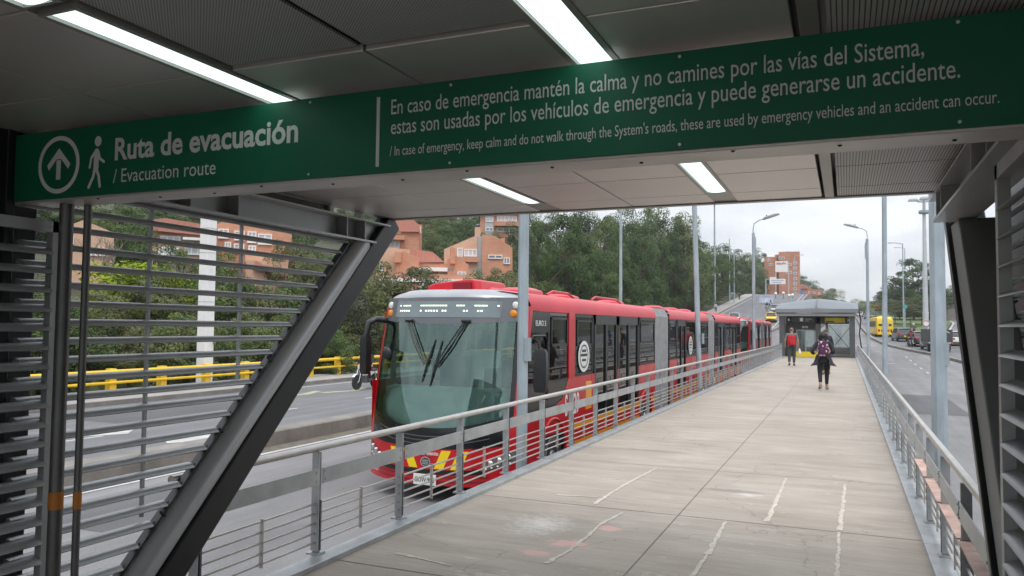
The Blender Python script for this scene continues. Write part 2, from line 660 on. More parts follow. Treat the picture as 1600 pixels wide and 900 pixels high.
M_trim = mat('ceiling_trim_paint', (0.40, 0.39, 0.37), 0.4, 0.3, 0.08, 3.0)
M_beam = mat('beam_paint', (0.70, 0.67, 0.65), 0.42, 0.4, 0.14, 2.5, 0.03, 40)
M_white = mat('white_paint', (0.78, 0.78, 0.77), 0.5, 0, 0.06, 3.0)
M_line = mat('road_paint', (0.44, 0.44, 0.43), 0.7, 0, 0.25, 3.0)
M_yline = mat('faded_yellow_road_paint', (0.36, 0.36, 0.22), 0.75, 0, 0.25, 3.0)
M_yel = mat('yellow_rail_paint', (0.78, 0.50, 0.02), 0.5, 0, 0.14, 2.0)
M_conc = mat('kerb_concrete', (0.21, 0.195, 0.175), 0.85, 0, 0.28, 1.3, 0.4, 18)
M_pave = mat('pavement_concrete', (0.30, 0.29, 0.275), 0.85, 0, 0.15, 1.0, 0.2, 20)
M_grass = mat('mown_grass', (0.085, 0.125, 0.03), 0.9, 0, 0.35, 0.6, 0.6, 14)
M_soil = mat('undergrowth_soil', (0.05, 0.055, 0.03), 0.95, 0, 0.4, 0.7, 0.7, 9)
M_tyre = mat('tyre_rubber', (0.02, 0.02, 0.021), 0.75, 0, 0.2, 6.0)
M_rim = mat('wheel_rim', (0.30, 0.30, 0.31), 0.4, 0.6, 0.15, 6.0)
M_asph = asphalt_mat('asphalt', (0.235, 0.238, 0.25))
M_busway = asphalt_mat('busway_slab', (0.30, 0.295, 0.30))
M_glassdark = glass('dark_window_glass', (0.17, 0.20, 0.19))
M_glasscab = glass('windscreen_glass', (0.70, 0.95, 0.88), refl=(0.72, 0.98, 0.92), ior=2.2)
M_glassclear = glass('clear_glass', (0.80, 0.86, 0.85))
M_housewin = mat('house_window_glass', (0.22, 0.26, 0.29), 0.12, 0.0, 0.3, 0.8)
M_walk = walkway_mat()

# ------------------------------------------------------------------ ground and roads
def axis(pts):
    r = []
    for a, b, st in pts:
        n = max(1, round((b - a) / st))
        r += [a + (b - a) * i / n for i in range(n)]
    return r + [pts[-1][1]]
gx = axis([(-900, -120, 60), (-120, -24, 4), (-24, -7, 1.0), (-7, 40, 4), (40, 900, 60)])
gy = axis([(-150, -20, 20), (-20, 220, 4), (220, 1500, 60)])
mb = MB()
mb.grid(lambda u, v: (gx[round(u * (len(gx) - 1))], gy[round(v * (len(gy) - 1))], g(gx[round(u * (len(gx) - 1))], gy[round(v * (len(gy) - 1))]) - 0.14), len(gx) - 1, len(gy) - 1)
struct('ground', mb, M_soil, smooth='all')

def pl(pts, y):
    if y <= pts[0][1]: return pts[0][0]
    for (x0, y0), (x1, y1) in zip(pts, pts[1:]):
        if y <= y1:
            t = (y - y0) / (y1 - y0)
            return x0 + (x1 - x0) * t
    return pts[-1][0]
def strip(name, lf, rf, y0, y1, m, dz, st=2.0, nx=6, parent=None, thick=0.0):
    n = max(1, round((y1 - y0) / st))
    b = MB()
    def fn(u, v):
        y = y0 + (y1 - y0) * u
        a, c = lf(y), rf(y)
        x = a + (c - a) * v
        return (x, y, g(x, y) + dz)
    b.grid(fn, n, nx)
    if thick:
        for ff in (lf, rf):
            def fs(u, v, ff=ff):
                y = y0 + (y1 - y0) * u
                x = ff(y)
                return (x, y, g(x, y) + dz - thick * v)
            b.grid(fs, n, 1)
    return struct(name, b, m, parent)
CURB = [(10.2, -20), (9.3, 45), (7.9, 62.4), (7.17, 69.5), (6.55, 74), (5.26, 79.5), (3.7, 89), (2.75, 105), (2.4, 140), (2.5, 191), (2.5, 420)]
GRASS = [(30, 97), (10.8, 97.2), (8.41, 110.6), (7.49, 125), (6.91, 148), (6.5, 190), (6.5, 420)]
WLINE = [(10.56, 97), (14.4, 137), (19.9, 181), (26, 260)]
RFAR = [(24, -20), (22, 85), (24, 130), (29, 181), (40, 260)]
curb = lambda y: pl(CURB, y)
LS_ = lambda y: 2.8 * ss(95, 125, y)
busway = strip('busway', lambda y: -11.4 + LS_(y), lambda y: curb(y) - 0.12, -20, 420, M_busway, 0.0, 1.5, 24)
lroad = strip('left_road', lambda y: -21.5, lambda y: -11.95 + LS_(y), -20, 420, M_asph, 0.0, 1.5, 14)
rroad = strip('right_road', lambda y: curb(y) + 0.42, lambda y: pl(RFAR, y), -20, 97, M_asph, 0.0, 1.5, 8)
rfar = strip('right_far_road', lambda y: curb(y) + 0.42, lambda y: pl(GRASS, y), 97, 420, M_asph, 0.0, 1.5, 4)
ramp = strip('slip_road', lambda y: pl(WLINE, y), lambda y: pl(RFAR, y), 97, 260, M_asph, 0.0, 1.5, 4)
strip('grass_verge', lambda y: max(pl(GRASS, y), curb(y) + 4.2) + 0.1 if y > 97.2 else 10.9, lambda y: max(pl(WLINE, y) - 0.1, 11.0), 97.3, 260, M_grass, 0.06, 2.0, 6)
strip('left_pavement', lambda y: -24.3, lambda y: -21.65, -20, 300, M_pave, 0.14, 1.5, 2)
strip('left_pavement_kerb', lambda y: -21.65, lambda y: -21.5, -20, 300, M_conc, 0.15, 1.5, 1, thick=0.16)
# medians: low concrete kerbs with real height
def kerbwall(name, lf, rf, y0, y1, h, m):
    n = round((y1 - y0) / 1.5)
    rings = []
    for i in range(n + 1):
        y = y0 + (y1 - y0) * i / n
        a, c = lf(y), rf(y)
        z = min(g(a, y), g(c, y)) - 0.1
        zt = max(g(a, y), g(c, y)) + h
        rings.append([(a, y, z), (a + 0.02, y, zt - 0.03), (a + 0.06, y, zt), (c - 0.06, y, zt), (c - 0.02, y, zt - 0.03), (c, y, z)])
    b = MB().loft(rings)
    return struct(name, b, m)
kerbwall('median_kerb', lambda y: -12.0 + LS_(y), lambda y: -11.45 + LS_(y), -20, 300, 0.32, M_conc)
kerbwall('busway_kerb', lambda y: curb(y), lambda y: curb(y) + 0.42, -20, 400, 0.2, M_conc)
kerbwall('grass_kerb', lambda y: pl(GRASS, y) - 0.05, lambda y: pl(GRASS, y) + 0.15, 110, 300, 0.14, M_conc)
strip('gutter_dirt', lambda y: -11.44, lambda y: -11.0, -20, 94, mat('gutter_grit', (0.14, 0.125, 0.10), 0.95, 0, 0.35, 5.0, 0.6, 40), 0.004, 1.5, 1)
# painted markings lie on their road sheet
def marks(parent, rects, m, dz=0.004):
    b = MB()
    for (x0, x1, y0, y1) in rects:
        n = max(1, round((y1 - y0) / 1.5))
        def fn(u, v):
            y = y0 + (y1 - y0) * u
            x = (x0(y) if callable(x0) else x0) * (1 - v) + (x1(y) if callable(x1) else x1) * v
            return (x, y, g(x, y) + dz)
        b.grid(fn, n, 1)
    return struct('lane_marking', b, m, parent)
marks(busway, [(-10.95, -10.82, -18, 94)], M_line, 0.008)
marks(busway, [(4.45, 4.57, y, y + 1.6) for y in (48, 52.4, 56.8, 61.2, 65.6, 70)] + [(0.8, 3.2, 62, 62.35), (0.9, 2.9, 88, 88.4)], M_line)
marks(lroad, [(-15.95, -15.83, y, y + 3.2) for y in range(3, 120, 7)] + [(-21.0, -20.86, -18, 220), (lambda y: -12.7 + LS_(y), lambda y: -12.56 + LS_(y), -18, 220)], M_line)
M_patch = asphalt_mat('asphalt_patch', (0.15, 0.15, 0.158))
for par, rc in ((busway, (2.0, 3.6, 28, 36)), (busway, (4.9, 6.4, 17, 22)), (busway, (-9.9, -8.4, 7.2, 9.6)), (busway, (-6.6, -5.0, 3.0, 6.2)), (lroad, (-19.2, -17.4, 15, 21))):
    marks(par, [rc], M_patch, 0.0045)
    par.children[-1].name = 'asphalt_repair'
# faded chevrons
b = MB()
for (cx, cy) in ((-18.9, 24.2), (-18.3, 26.6)):
    for s in (-1, 1):
        q = [(cx, cy), (cx + 0.35, cy), (cx + 0.35 - 0.5, cy + s * 1.5), (cx - 0.5, cy + s * 1.5)]
        b.add([(x, y, g(x, y) + 0.006) for x, y in q], [(0, 1, 2, 3) if s < 0 else (3, 2, 1, 0)])
struct('lane_marking', b, M_yline, lroad)
b = MB()
for (cx, cy) in ((-16.6, 13.5), (-14.0, 13.9)):
    b.add([(x, y, g(x, y) + 0.006) for x, y in ((cx - 0.9, cy), (cx + 0.3, cy - 0.9), (cx + 0.9, cy + 0.2), (cx - 0.2, cy + 1.6))], [(0, 1, 2, 3)])
struct('lane_marking', b, M_line, lroad)
marks(ramp, [(lambda y: pl(WLINE, y) + 0.15, lambda y: pl(WLINE, y) + 0.38, 98, 255)], M_line)
marks(rroad, [(15.0, 15.12, y, y + 2.5) for y in range(0, 90, 6)], M_line)

# ------------------------------------------------------------------ the walkway
KL, KR = -3.30, 0.54
b = MB()
b.box(KL, KR, -12, 49.9, -0.22, 0.0)
walk = struct('walkway', b, M_walk)
b = MB().box(-3.1, 0.35, -11.9, 49.8, -0.96, -0.25)
struct('walkway_base', b, M_conc, walk)
joint = mat('joint_sealant', (0.13, 0.11, 0.09), 0.9, 0, 0.4, 4.0)
b = MB()
def ribbon(b, pts, w0, w1, z, jit=0.0):
    for (x0, y0), (x1, y1) in zip(pts, pts[1:]):
        n = max(1, round(math.hypot(x1 - x0, y1 - y0) / 0.06)) if jit else 1
        d = Vector((x1 - x0, y1 - y0)).normalized()
        nn = Vector((-d.y, d.x))
        L_ = []
        for i in range(n + 1):
            t = i / n
            w = (w0 + (w1 - w0) * t) / 2
            a = w * (1 + random.uniform(-jit, jit)) ; c = w * (1 + random.uniform(-jit, jit))
            o = random.uniform(-jit, jit) * w * 0.9
            x, y = x0 + (x1 - x0) * t, y0 + (y1 - y0) * t
            L_.append((x + nn.x * (a + o), y + nn.y * (a + o), z)); L_.append((x - nn.x * (c - o), y - nn.y * (c - o), z))
        b.add(L_, [(2 * i, 2 * i + 1, 2 * i + 3, 2 * i + 2) for i in range(n)])
ys = [4.66 + 2.36 * k for k in range(19)] + [2.3, -0.06]
for y in ys:
    ribbon(b, [(KL + 0.001, y), (KR - 0.001, y - 0.01)], 0.008, 0.008, 0.0025)
ribbon(b, [(-1.37, -11), (-1.37, 49.5)], 0.006, 0.006, 0.0035)
struct('slab_joint', b, joint, walk)
patch = mat('repair_mortar', (0.50, 0.455, 0.385), 0.85, 0, 0.25, 14.0, 0.3, 60)
b = MB()
for p in ([(-0.96, 5.2), (-0.94, 5.9), (-0.955, 6.98)], [(-0.63, 7.12), (-0.62, 9.25)], [(-0.075, 4.75), (-0.06, 7.0)], [(-0.055, 7.08), (-0.02, 9.2)], [(-2.17, 7.12), (-2.15, 8.0), (-2.06, 9.25)], [(-2.62, 7.34), (-2.22, 7.42)], [(-1.93, 5.2), (-1.88, 5.7), (-1.9, 6.4), (-1.84, 6.9)], [(-3.0, 4.98), (-2.5, 4.88)]):
    ribbon(b, p, 0.042, 0.020, 0.003, 0.45)
struct('crack_repair', b, patch, walk)
for x0, x1, nm in ((KL - 0.14, KL + 0.004, 'edge_plate'), (KR - 0.004, KR + 0.14, 'edge_plate')):
    b = MB()
    for k in range(17):
        y0 = 1.0 + 2.9 * k
        b.box(x0, x1, y0 + 0.004, y0 + 2.896, -0.2, 0.035)
    struct(nm, b, M_steel, walk, bevel=0.004)

# ------------------------------------------------------------------ railings
def railing(name, label, x, side, y_posts, y_dense, salmon=False):
    t = thing(name, label, 'railing', (x, y_posts[0], 0))
    def P(n, bb, m=M_steel, **k): return obj(n, bb, m, t, world=True, **k)
    ya, yb = y_posts[0] - (0.2 if side < 0 else 0.0), y_dense[-1] + 0.3
    P('handrail', MB().tube([(x, ya, 0.775), (x, yb, 0.775)], 0.027, 14), M_rail, smooth=True)
    allp = y_posts + y_dense
    for i, y in enumerate(allp):
        near = y < 14
        bb = MB()
        bb.box(x - 0.03, x + 0.03, y - 0.006, y + 0.006, 0.0, 0.745)
        if near:
            bb.box(x - 0.03, x + 0.03, y - 0.024, y - 0.012, 0.06, 0.745)
            bb.box(x - 0.05, x + 0.05, y - 0.05, y + 0.04, 0.036, 0.048)
        P('post', bb)
        if near:
            pp = bpy.data.objects[-1] if False else None
    ins = -side * 0.036                       # boards sit on the walkway side of the posts
    for i in range(len(allp) - 1):
        y0, y1 = allp[i] + 0.012, allp[i + 1] - 0.03
        bb = MB().box(x + ins - 0.004, x + ins + 0.004, y0, y1, 0.525, 0.635)
        if y0 < 12:
            for yy in (y0 + 0.03, y1 - 0.03):
                for zz in (0.55, 0.61):
                    bb.lathe([(0.0075, -0.001), (0.0075, 0.005)] if side < 0 else [(0.0075, -0.005), (0.0075, 0.001)], (x + ins + (0.004 if side < 0 else -0.004), yy, zz), 8, 'X')
        P('rail_board', bb)
        if y1 <= y_posts[-1] + 0.1:
            bb = MB()
            for z in (0.115, 0.18, 0.248, 0.316, 0.385):
                bb.tube([(x, y0 - 0.012, z), (x, y1 + 0.03, z)], 0.0085, 6)
            ym = (y0 + y1) / 2
            bb.box(x - 0.012, x + 0.012, ym - 0.006, ym + 0.006, 0.09, 0.40)
            P('lower_bars', bb, M_rail)
            if y0 < 12:
                bb = MB()
                bb.box(x - 0.034, x + 0.034, y0 - 0.018, y0 - 0.002, 0.06, 0.41)
                P('post_bracket', bb, M_dsteel)
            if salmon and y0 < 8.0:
                bb = MB().box(x - 0.05, x + 0.02, y0 + 0.02, y1 - 0.01, 0.402, 0.412)  # salmon coloured plate over the bars of the nearest bays
                tag(P('bar_cap', bb, mat('salmon_tone', (0.50, 0.33, 0.27), 0.6, 0, 0.35, 6.0)), 'salmon pink capping plate')
    return t
yp = [3.51 + 1.12 * k for k in range(24)]
yd = [yp[-1] + 0.62 * k for k in range(1, 32)]
railing('railing', 'long steel railing with wide flat board between walkway and red buses', -3.45, -1, yp, yd)
yp2 = [4.33 + 1.07 * k for k in range(25)]
yd2 = [yp2[-1] + 0.62 * k for k in range(1, 32)]
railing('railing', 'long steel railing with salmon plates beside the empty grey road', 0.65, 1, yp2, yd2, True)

# ------------------------------------------------------------------ the station we stand in
XL, XR = -3.40, 0.57
Z_C = 2.5
stn = thing('bus_station', 'dark station wagon with grey panelled ceiling, louvred sides and leaning columns', 'station', (-1.4, 0, 0))
def SP(n, bb, m, parent=stn, **k): return obj(n, bb, m, parent, world=(parent is stn), **k)
SP('roof', MB().box(-4.1, 1.25, -1.7, 5.38, 2.64, 2.8), M_dsteel)  # cut short behind the camera to let sky light into the station
SP('roof_fascia', MB().box(-3.43, 0.60, 5.38, 5.44, 2.492, 2.8), M_trim)
M_mesh = perforated_mat('perforated_ceiling_sheet', (0.50, 0.52, 0.52), 0.011, 0.26)
M_rib = perforated_mat('ribbed_ceiling_sheet', (0.62, 0.60, 0.58), 0.014, 0.13, True)
xe = [-3.43, -2.62, -2.06, None, -1.90, -1.37, -0.80, None, -0.66, -0.125, None, -0.045, 0.56]
ye = [5.375, 5.04, 4.40, 3.80, 3.20, 2.62, 2.02, 1.42, 0.82, 0.22, -0.4, -1.6]
cols = []
for a, c in zip(xe, xe[1:]):
    if a is not None and c is not None: cols.append((a, c))
for (a, c) in cols:
    for y1, y0 in zip(ye, ye[1:]):
        if -1.95 < a < -0.7 and y1 <= 2.03:
            m = M_mesh
        elif a > -0.1:
            m = M_rib
        else:
            m = M_ceil
        if m is M_mesh:
            SP('ceiling_panel', MB().box(a + 0.012, c - 0.012, y0 + 0.012, y1 - 0.012, Z_C + 0.012, Z_C + 0.02), m)
        else:
            SP('ceiling_panel', MB().box(a + 0.005, c - 0.005, y0 + 0.005, y1 - 0.005, Z_C, Z_C + 0.025), m, bevel=0.003)
SP('ceiling_trim', MB().box(-0.112, -0.058, -1.6, 5.375, Z_C - 0.006, Z_C + 0.03), M_trim, bevel=0.003)
SP('ceiling_void', MB().box(-3.45, 0.58, -1.65, 5.37, 2.61, 2.635), M_blk)
# beam that carries the sign
SP('beam', MB().box(XL - 0.08, XR + 0.10, 2.335, 2.49, 2.172, 2.468), M_beam, bevel=0.006)
b = MB()
for x in [-3.2 + 0.29 * k for k in range(13)]:
    b.lathe([(0.007, 0), (0.004, -0.004)], (x, 2.39 + 0.04 * math.sin(x * 7), 2.172), 8)
SP('beam_bolt', b, M_blk)
# side headers, columns, louvres
def side(x, s, ybot):
    # s = +1: the inside of the station lies towards +X of this wall
    b = MB()
    b.box(x - 0.10, x + 0.10, 2.49, 5.10, 2.272, 2.286)
    b.box(x - 0.10, x + 0.10, 2.49, 5.30, 2.424, 2.436)
    b.box(x - 0.006, x + 0.006, 2.49, 5.25, 2.286, 2.424)
    SP('header_beam', b, M_tubepaint)
    for y in (3.25, 3.62, 4.72, 4.95):
        SP('header_stiffener', MB().box(min(x + s * 0.006, x + s * 0.096), max(x + s * 0.006, x + s * 0.096), y - 0.005, y + 0.005, 2.287, 2.423), M_slat)
    b = MB().box(x - 0.005, x + 0.005, 2.5, 4.6, 2.437, 2.497)
    SP('clerestory_glass', b, M_glassclear)
    for y in (4.62, 5.0):
        SP('clerestory_post', MB().box(x - 0.03, x + 0.03, y - 0.02, y + 0.02, 2.437, 2.498), M_beam)
side(XL, 1, 0)
side(XR, -1, 0)
def column(x, s, tube_r, flange_w):
    sl = 1.02
    y0 = 2.60
    zt = 2.272
    def yy(z): return y0 + sl * (z + 0.1)
    b = MB().tube([(x, yy(-0.1), -0.1), (x, yy(zt), zt)], tube_r, 22)
    c = SP('leaning_column', b, M_tubepaint, smooth=True)
    b = MB().bar((x, yy(-0.1) + 0.245, -0.1), (x, yy(2.44) + 0.245, 2.49), flange_w, 0.17, up=(0, -0.7, 0.7))
    SP('column_flange', b, M_blk, bevel=0.012)
    b = MB()
    d = Vector((0, sl, 1)).normalized()
    nrm = Vector((0, -1, sl)).normalized()
    a = Vector((x, yy(0), 0)) + nrm * (tube_r + 0.015); e = Vector((x, yy(2.2), 2.2)) + nrm * (tube_r + 0.015)
    b.bar(a, e, 0.05, 0.012, up=tuple(nrm))
    for z in (0.25, 0.55, 0.95, 1.35, 1.75):
        p = Vector((x + s * 0.02, yy(z), z)) + nrm * (tube_r + 0.01)
        b.tube([p - nrm * 0.045, p + nrm * 0.03], 0.008, 6)
    SP('column_rail', b, M_blk)
column(XL, 1, 0.085, 0.13)
# the right column shows as a wide flat-faced box
b = MB()
sl = 0.86
def bx4(ya, yb, x0, x1):
    z0, z1 = -0.1, 2.272
    vs = []
    for z in (z0, z1):
        for (x, y) in ((x0, ya), (x1, ya), (x1, yb), (x0, yb)):
            vs.append((x, y + sl * (z - 0.6), z))
    return vs
bb = MB().add(bx4(3.50, 3.84, XR + 0.01, XR + 0.2), [(3, 2, 1, 0), (4, 5, 6, 7), (0, 1, 5, 4), (1, 2, 6, 5), (2, 3, 7, 6), (3, 0, 4, 7)])
SP('leaning_column', bb, mat('column_matt_grey', (0.33, 0.345, 0.35), 0.55, 0.0, 0.08, 2.0), bevel=0.01)
def bx5(ya, yb, x0, x1):
    vs = []
    for z in (-0.1, 2.49):
        for (x, y) in ((x0, ya), (x1, ya), (x1, yb), (x0, yb)):
            vs.append((x, y + sl * (z - 0.6), z))
    return vs
bb = MB().add(bx5(3.843, 3.925, XR - 0.015, XR + 0.2), [(3, 2, 1, 0), (4, 5, 6, 7), (0, 1, 5, 4), (1, 2, 6, 5), (2, 3, 7, 6), (3, 0, 4, 7)])
SP('column_flange', bb, M_blk, bevel=0.008)
def blade(b, x, s, y0, y1, z, h, d, tilt):
    """one rounded louvre blade running along y"""
    c, sn = math.cos(R(tilt)), math.sin(R(tilt)) * s
    ring = []
    for k in range(10):
        t = 2 * math.pi * k / 10
        u, v = d / 2 * math.cos(t), h / 2 * math.sin(t)
        ring.append((u * c - v * sn, u * sn + v * c))
    b.loft([[(x + u, y, z + v) for u, v in ring] for y in (y0, y1)])
def louvre(x, s, y0, yend, zs, mull, h=0.030, d=0.062):
    b = MB()
    for z in zs:
        ye_ = yend(z)
        if ye_ - y0 < 0.05: continue
        blade(b, x, s, y0, ye_, z, h, d, -20)
        b.add([(x, ye_ - 0.005, z - 0.02), (x + s * 0.02, ye_ + 0.06, z - 0.045), (x + s * 0.02, ye_ + 0.065, z + 0.012), (x, ye_ - 0.005, z + 0.006)], [(0, 1, 2, 3)])
    o = SP('louvre_screen', b, M_slat, smooth=True)
    for (y, zb) in mull:
        obj('mullion', MB().box(x - s * 0.045 - 0.009, x - s * 0.045 + 0.009, y - 0.008, y + 0.008, zb, 2.27), M_slat, o, world=False).location = (-stn.location.x, -stn.location.y, -stn.location.z)
    return o
stn_loc = stn.location
zs = [2.265 - 0.0885 * k for k in range(26)]
lv = louvre(XL, 1, 2.36, lambda z: 2.60 + 1.02 * (z + 0.1) - 0.17, zs, [(3.11, 0.62), (3.80, 1.3)])
lv2 = louvre(XR + 0.235, -1, 2.0, lambda z: 3.62 + sl * (z - 0.6) - 0.03, zs, [(2.9, 0.0)])
SP('floor_channel', MB().box(XL - 0.06, XL + 0.02, 2.3, 3.1, 0.20, 0.34), M_dsteel)
# added dark backing behind the near gates, and the sides behind us
SP('side_wall', MB().box(-3.70, -3.64, 0.2, 2.28, 0.0, 2.6), M_slat)
for x0, x1 in ((-3.62, -3.56), (0.80, 0.86)):
    SP('low_side_wall', MB().box(x0, x1, -1.7, 0.1, 0.0, 0.9), M_dsteel)
    SP('side_glass', MB().box(x0 + 0.02, x0 + 0.03, -1.7, 0.1, 0.9, 2.6), M_glassclear)
SP('dark_backing', MB().box(-4.0, -3.63, 2.30, 2.60, -0.2, 2.6), M_blk, bevel=0.01)  # black boxes added so the gaps of the gates stay dark
SP('dark_backing', MB().box(0.87, 0.95, 1.2, 5.25, -0.2, 2.6), M_blk, bevel=0.01)
SP('door_post', MB().box(-3.56, -3.44, 2.06, 2.16, 0, 2.6), M_dsteel, bevel=0.006)
SP('corner_post', MB().box(-3.66, -3.408, 2.29, 2.333, 0, 2.6), M_blk, bevel=0.004)
SP('door_post', MB().box(-3.50, -3.42, 0.6, 0.72, 0, 2.6), M_slat, bevel=0.006)

# the two folded louvre gates at the picture's sides
def gate(name, label, x, s, y0, y1, z0, z1, pitch, h=0.026, d=0.075):
    t = thing(name, label, 'gate', (x, (y0 + y1) / 2, 0))
    b = MB()
    for (ya, yb, za, zb) in ((y1 - 0.045, y1, z0, z1), (y0, y0 + 0.045, z0, z1), (y0, y1, z1 - 0.05, z1), (y0, y1, z0, z0 + 0.05)):
        b.box(x - 0.02, x + 0.02, ya, yb, za, zb)
    obj('gate_frame', b, M_slat, t, world=True)
    b = MB()
    z = z1 - 0.05 - pitch
    while z > z0 + 0.08:
        blade(b, x, s, y0 + 0.046, y1 - 0.046, z, h, d, -22)
        z -= pitch
    obj('louvre_slats', b, M_slat, t, world=True, smooth=True)
    b = MB().box(x - 0.012, x + 0.012, y1 - 0.034, y1 - 0.014, 1.0, 1.14)
    obj('gate_latch', b, M_steel, t, world=True)
    b = MB().tube([(x, y1 - 0.03, z0), (x, y1 - 0.03, 0.0)], 0.02, 8)
    b.tube([(x, y0 + 0.03, z0), (x, y0 + 0.03, 0.0)], 0.02, 8)
    obj('gate_foot', b, M_dsteel, t, world=True)
    return t
gate('louvre_gate', 'grey louvred gate leaf beside the two vertical pipes', -3.3, 1, 0.75, 2.47, 0.10, 2.10, 0.0855)
gate('louvre_gate', 'grey louvred gate leaf beside the wide flat leaning column', 0.50, -1, 0.9, 3.13, 0.08, 2.22, 0.099, 0.013, 0.06)

# pipes with orange bands
def pipe(label, x, y, r):
    t = thing('vertical_pipe', label, 'pipe', (x, y, 0))
    obj('pipe_tube', MB().tube([(0, 0, 0), (0, 0, 2.171)], r, 16), mat('pipe_grey', (0.14, 0.14, 0.138), 0.42, 0.5, 0.2, 4.0), t, smooth=True)
    obj('orange_band', MB().tube([(0, 0, 0.83), (0, 0, 0.905)], r + 0.002, 16), mat('orange_tape', (0.55, 0.20, 0.03), 0.5, 0, 0.15, 8.0), t, smooth=True)
    obj('floor_flange', MB().lathe([(r + 0.03, 0.0), (r + 0.03, 0.012), (r + 0.004, 0.016)], (0, 0, 0), 16), M_steel, t)
pipe('thick grey vertical pipe with wide orange band', -3.19, 2.42, 0.029)
pipe('thin grey vertical pipe with narrow orange band', -3.11, 2.462, 0.016)

# fluorescent ceiling lights, lit
M_tube = emis('lit_diffuser', (0.70, 0.86, 0.82), 0.9)
def clight(label, x, y0, y1):
    t = thing('ceiling_light', label, 'ceiling light', (x, (y0 + y1) / 2, Z_C))
    b = MB()
    for (xa, xb) in ((x - 0.079, x - 0.058), (x + 0.058, x + 0.079)):
        b.box(xa, xb, y0, y1, Z_C - 0.004, Z_C + 0.03)
    for (ya, yb) in ((y0, y0 + 0.012), (y1 - 0.012, y1)):
        b.box(x - 0.058, x + 0.058, ya, yb, Z_C - 0.003, Z_C + 0.03)
    obj('light_frame', b, M_trim, t, world=True)
    n = 8
    rings = []
    for i in range(n + 1):
        u = -1 + 2 * i / n
        rings.append((x + u * 0.057, Z_C + 0.006 - 0.008 * (1 - u * u)))
    b = MB().grid(lambda u, v: (rings[round(u * n)][0], y0 + 0.013 + (y1 - y0 - 0.026) * v, rings[round(u * n)][1]), n, 1)
    obj('diffuser', b, M_tube, t, world=True, smooth='all')
GRP = 'strip lights in the station ceiling'
for lab, x, y0, y1 in (('lit strip light above the walking man symbol, long one of the pair', -1.98, 1.45, 2.68),
                       ('lit strip light cut by the top left corner of the photo', -1.98, 0.1, 1.41),
                       ('lit strip light beyond the green sign, above the front of the red bus', -1.98, 4.02, 5.03),
                       ('brightest lit strip light, above the words la calma', -0.73, 1.2, 2.6),
                       ('lit strip light beyond the green sign, above the walkway', -0.73, 3.95, 5.0)):
    clight(lab, x, y0, y1)
for k, (x, y0, y1) in enumerate(((-1.98, 2.7, 3.98), (-0.73, 2.64, 3.92))):
    SP('ceiling_infill', MB().box(x - 0.075, x + 0.075, y0, y1, Z_C + 0.004, Z_C + 0.02), M_trim)
for x in (-1.98, -0.73):
    SP('ceiling_infill', MB().box(x - 0.075, x + 0.075, 5.045, 5.37, Z_C + 0.004, Z_C + 0.02), M_trim)

# ------------------------------------------------------------------ the evacuation sign
SY = 2.322
sg = thing('evacuation_sign', 'long green evacuation route sign with grey Spanish and English lettering', 'sign', (-1.4, SY, 2.32))
M_green = mat('sign_green', (0.003, 0.145, 0.078), 0.5, 0.0, 0.1, 2.0, coat=0.0)
M_let = mat('sign_lettering_grey', (0.80, 0.83, 0.84), 0.5, 0.0, 0.06, 6.0)
obj('sign_panel', MB().box(-3.405, 0.66, SY, SY + 0.012, 2.18, 2.478), M_green, sg, world=True, bevel=0.002)
LY = SY - 0.0018
ux, uz = (1, 0, 0), (0, 0, 1)
for body, x, z, w, sz, bo in (('Ruta de evacuación', -2.785, 2.322, 0.935, 0.128, 0.026), ('/ Evacuation route', -2.79, 2.226, 0.55, 0.082, 0.0),
        ('En caso de emergencia mantén la calma y no camines por las vías del Sistema,', -1.452, 2.383, 1.652, 0.076, 0.004),
        ('estas son usadas por los vehículos de emergencia y puede generarse un accidente.', -1.452, 2.313, 1.735, 0.076, 0.004),
        ("/ In case of emergency, keep calm and do not walk through the System's roads, these are used by emergency vehicles and an accident can occur.", -1.455, 2.237, 1.825, 0.049, 0.002)):
    obj('lettering', text_mesh(MB(), body, (x, LY, z), ux, uz, w, sz, bo), M_let, sg, world=True)
obj('dividing_bar', MB().box(-1.512, -1.499, LY, SY + 0.001, 2.203, 2.45), M_let, sg, world=True)
b = MB()
cx, cz, n = -3.12, 2.325, 40
vs = []
for r in (0.128, 0.108):
    vs += [(cx + r * math.cos(2 * math.pi * i / n), LY, cz + r * 0.98 * math.sin(2 * math.pi * i / n)) for i in range(n)]
b.add(vs, [(i, (i + 1) % n, n + (i + 1) % n, n + i) for i in range(n)])
b.add([(cx - 0.014, LY, cz - 0.065), (cx + 0.014, LY, cz - 0.065), (cx + 0.014, LY, cz + 0.02), (cx - 0.014, LY, cz + 0.02)], [(0, 1, 2, 3)])
b.add([(cx, LY, cz + 0.072), (cx - 0.072, LY, cz), (cx - 0.06, LY, cz - 0.022), (cx - 0.0145, LY, cz + 0.024), (cx + 0.0145, LY, cz + 0.024), (cx + 0.06, LY, cz - 0.022), (cx + 0.072, LY, cz)], [(0, 1, 2, 3, 4, 5, 6)])
obj('arrow_symbol', b, M_let, sg, world=True)
b = MB()
hx, hz = -2.885, 2.408
b.add([(hx + 0.02 * math.cos(2 * math.pi * i / 20), LY, hz + 0.022 * math.sin(2 * math.pi * i / 20)) for i in range(20)], [tuple(range(20))])
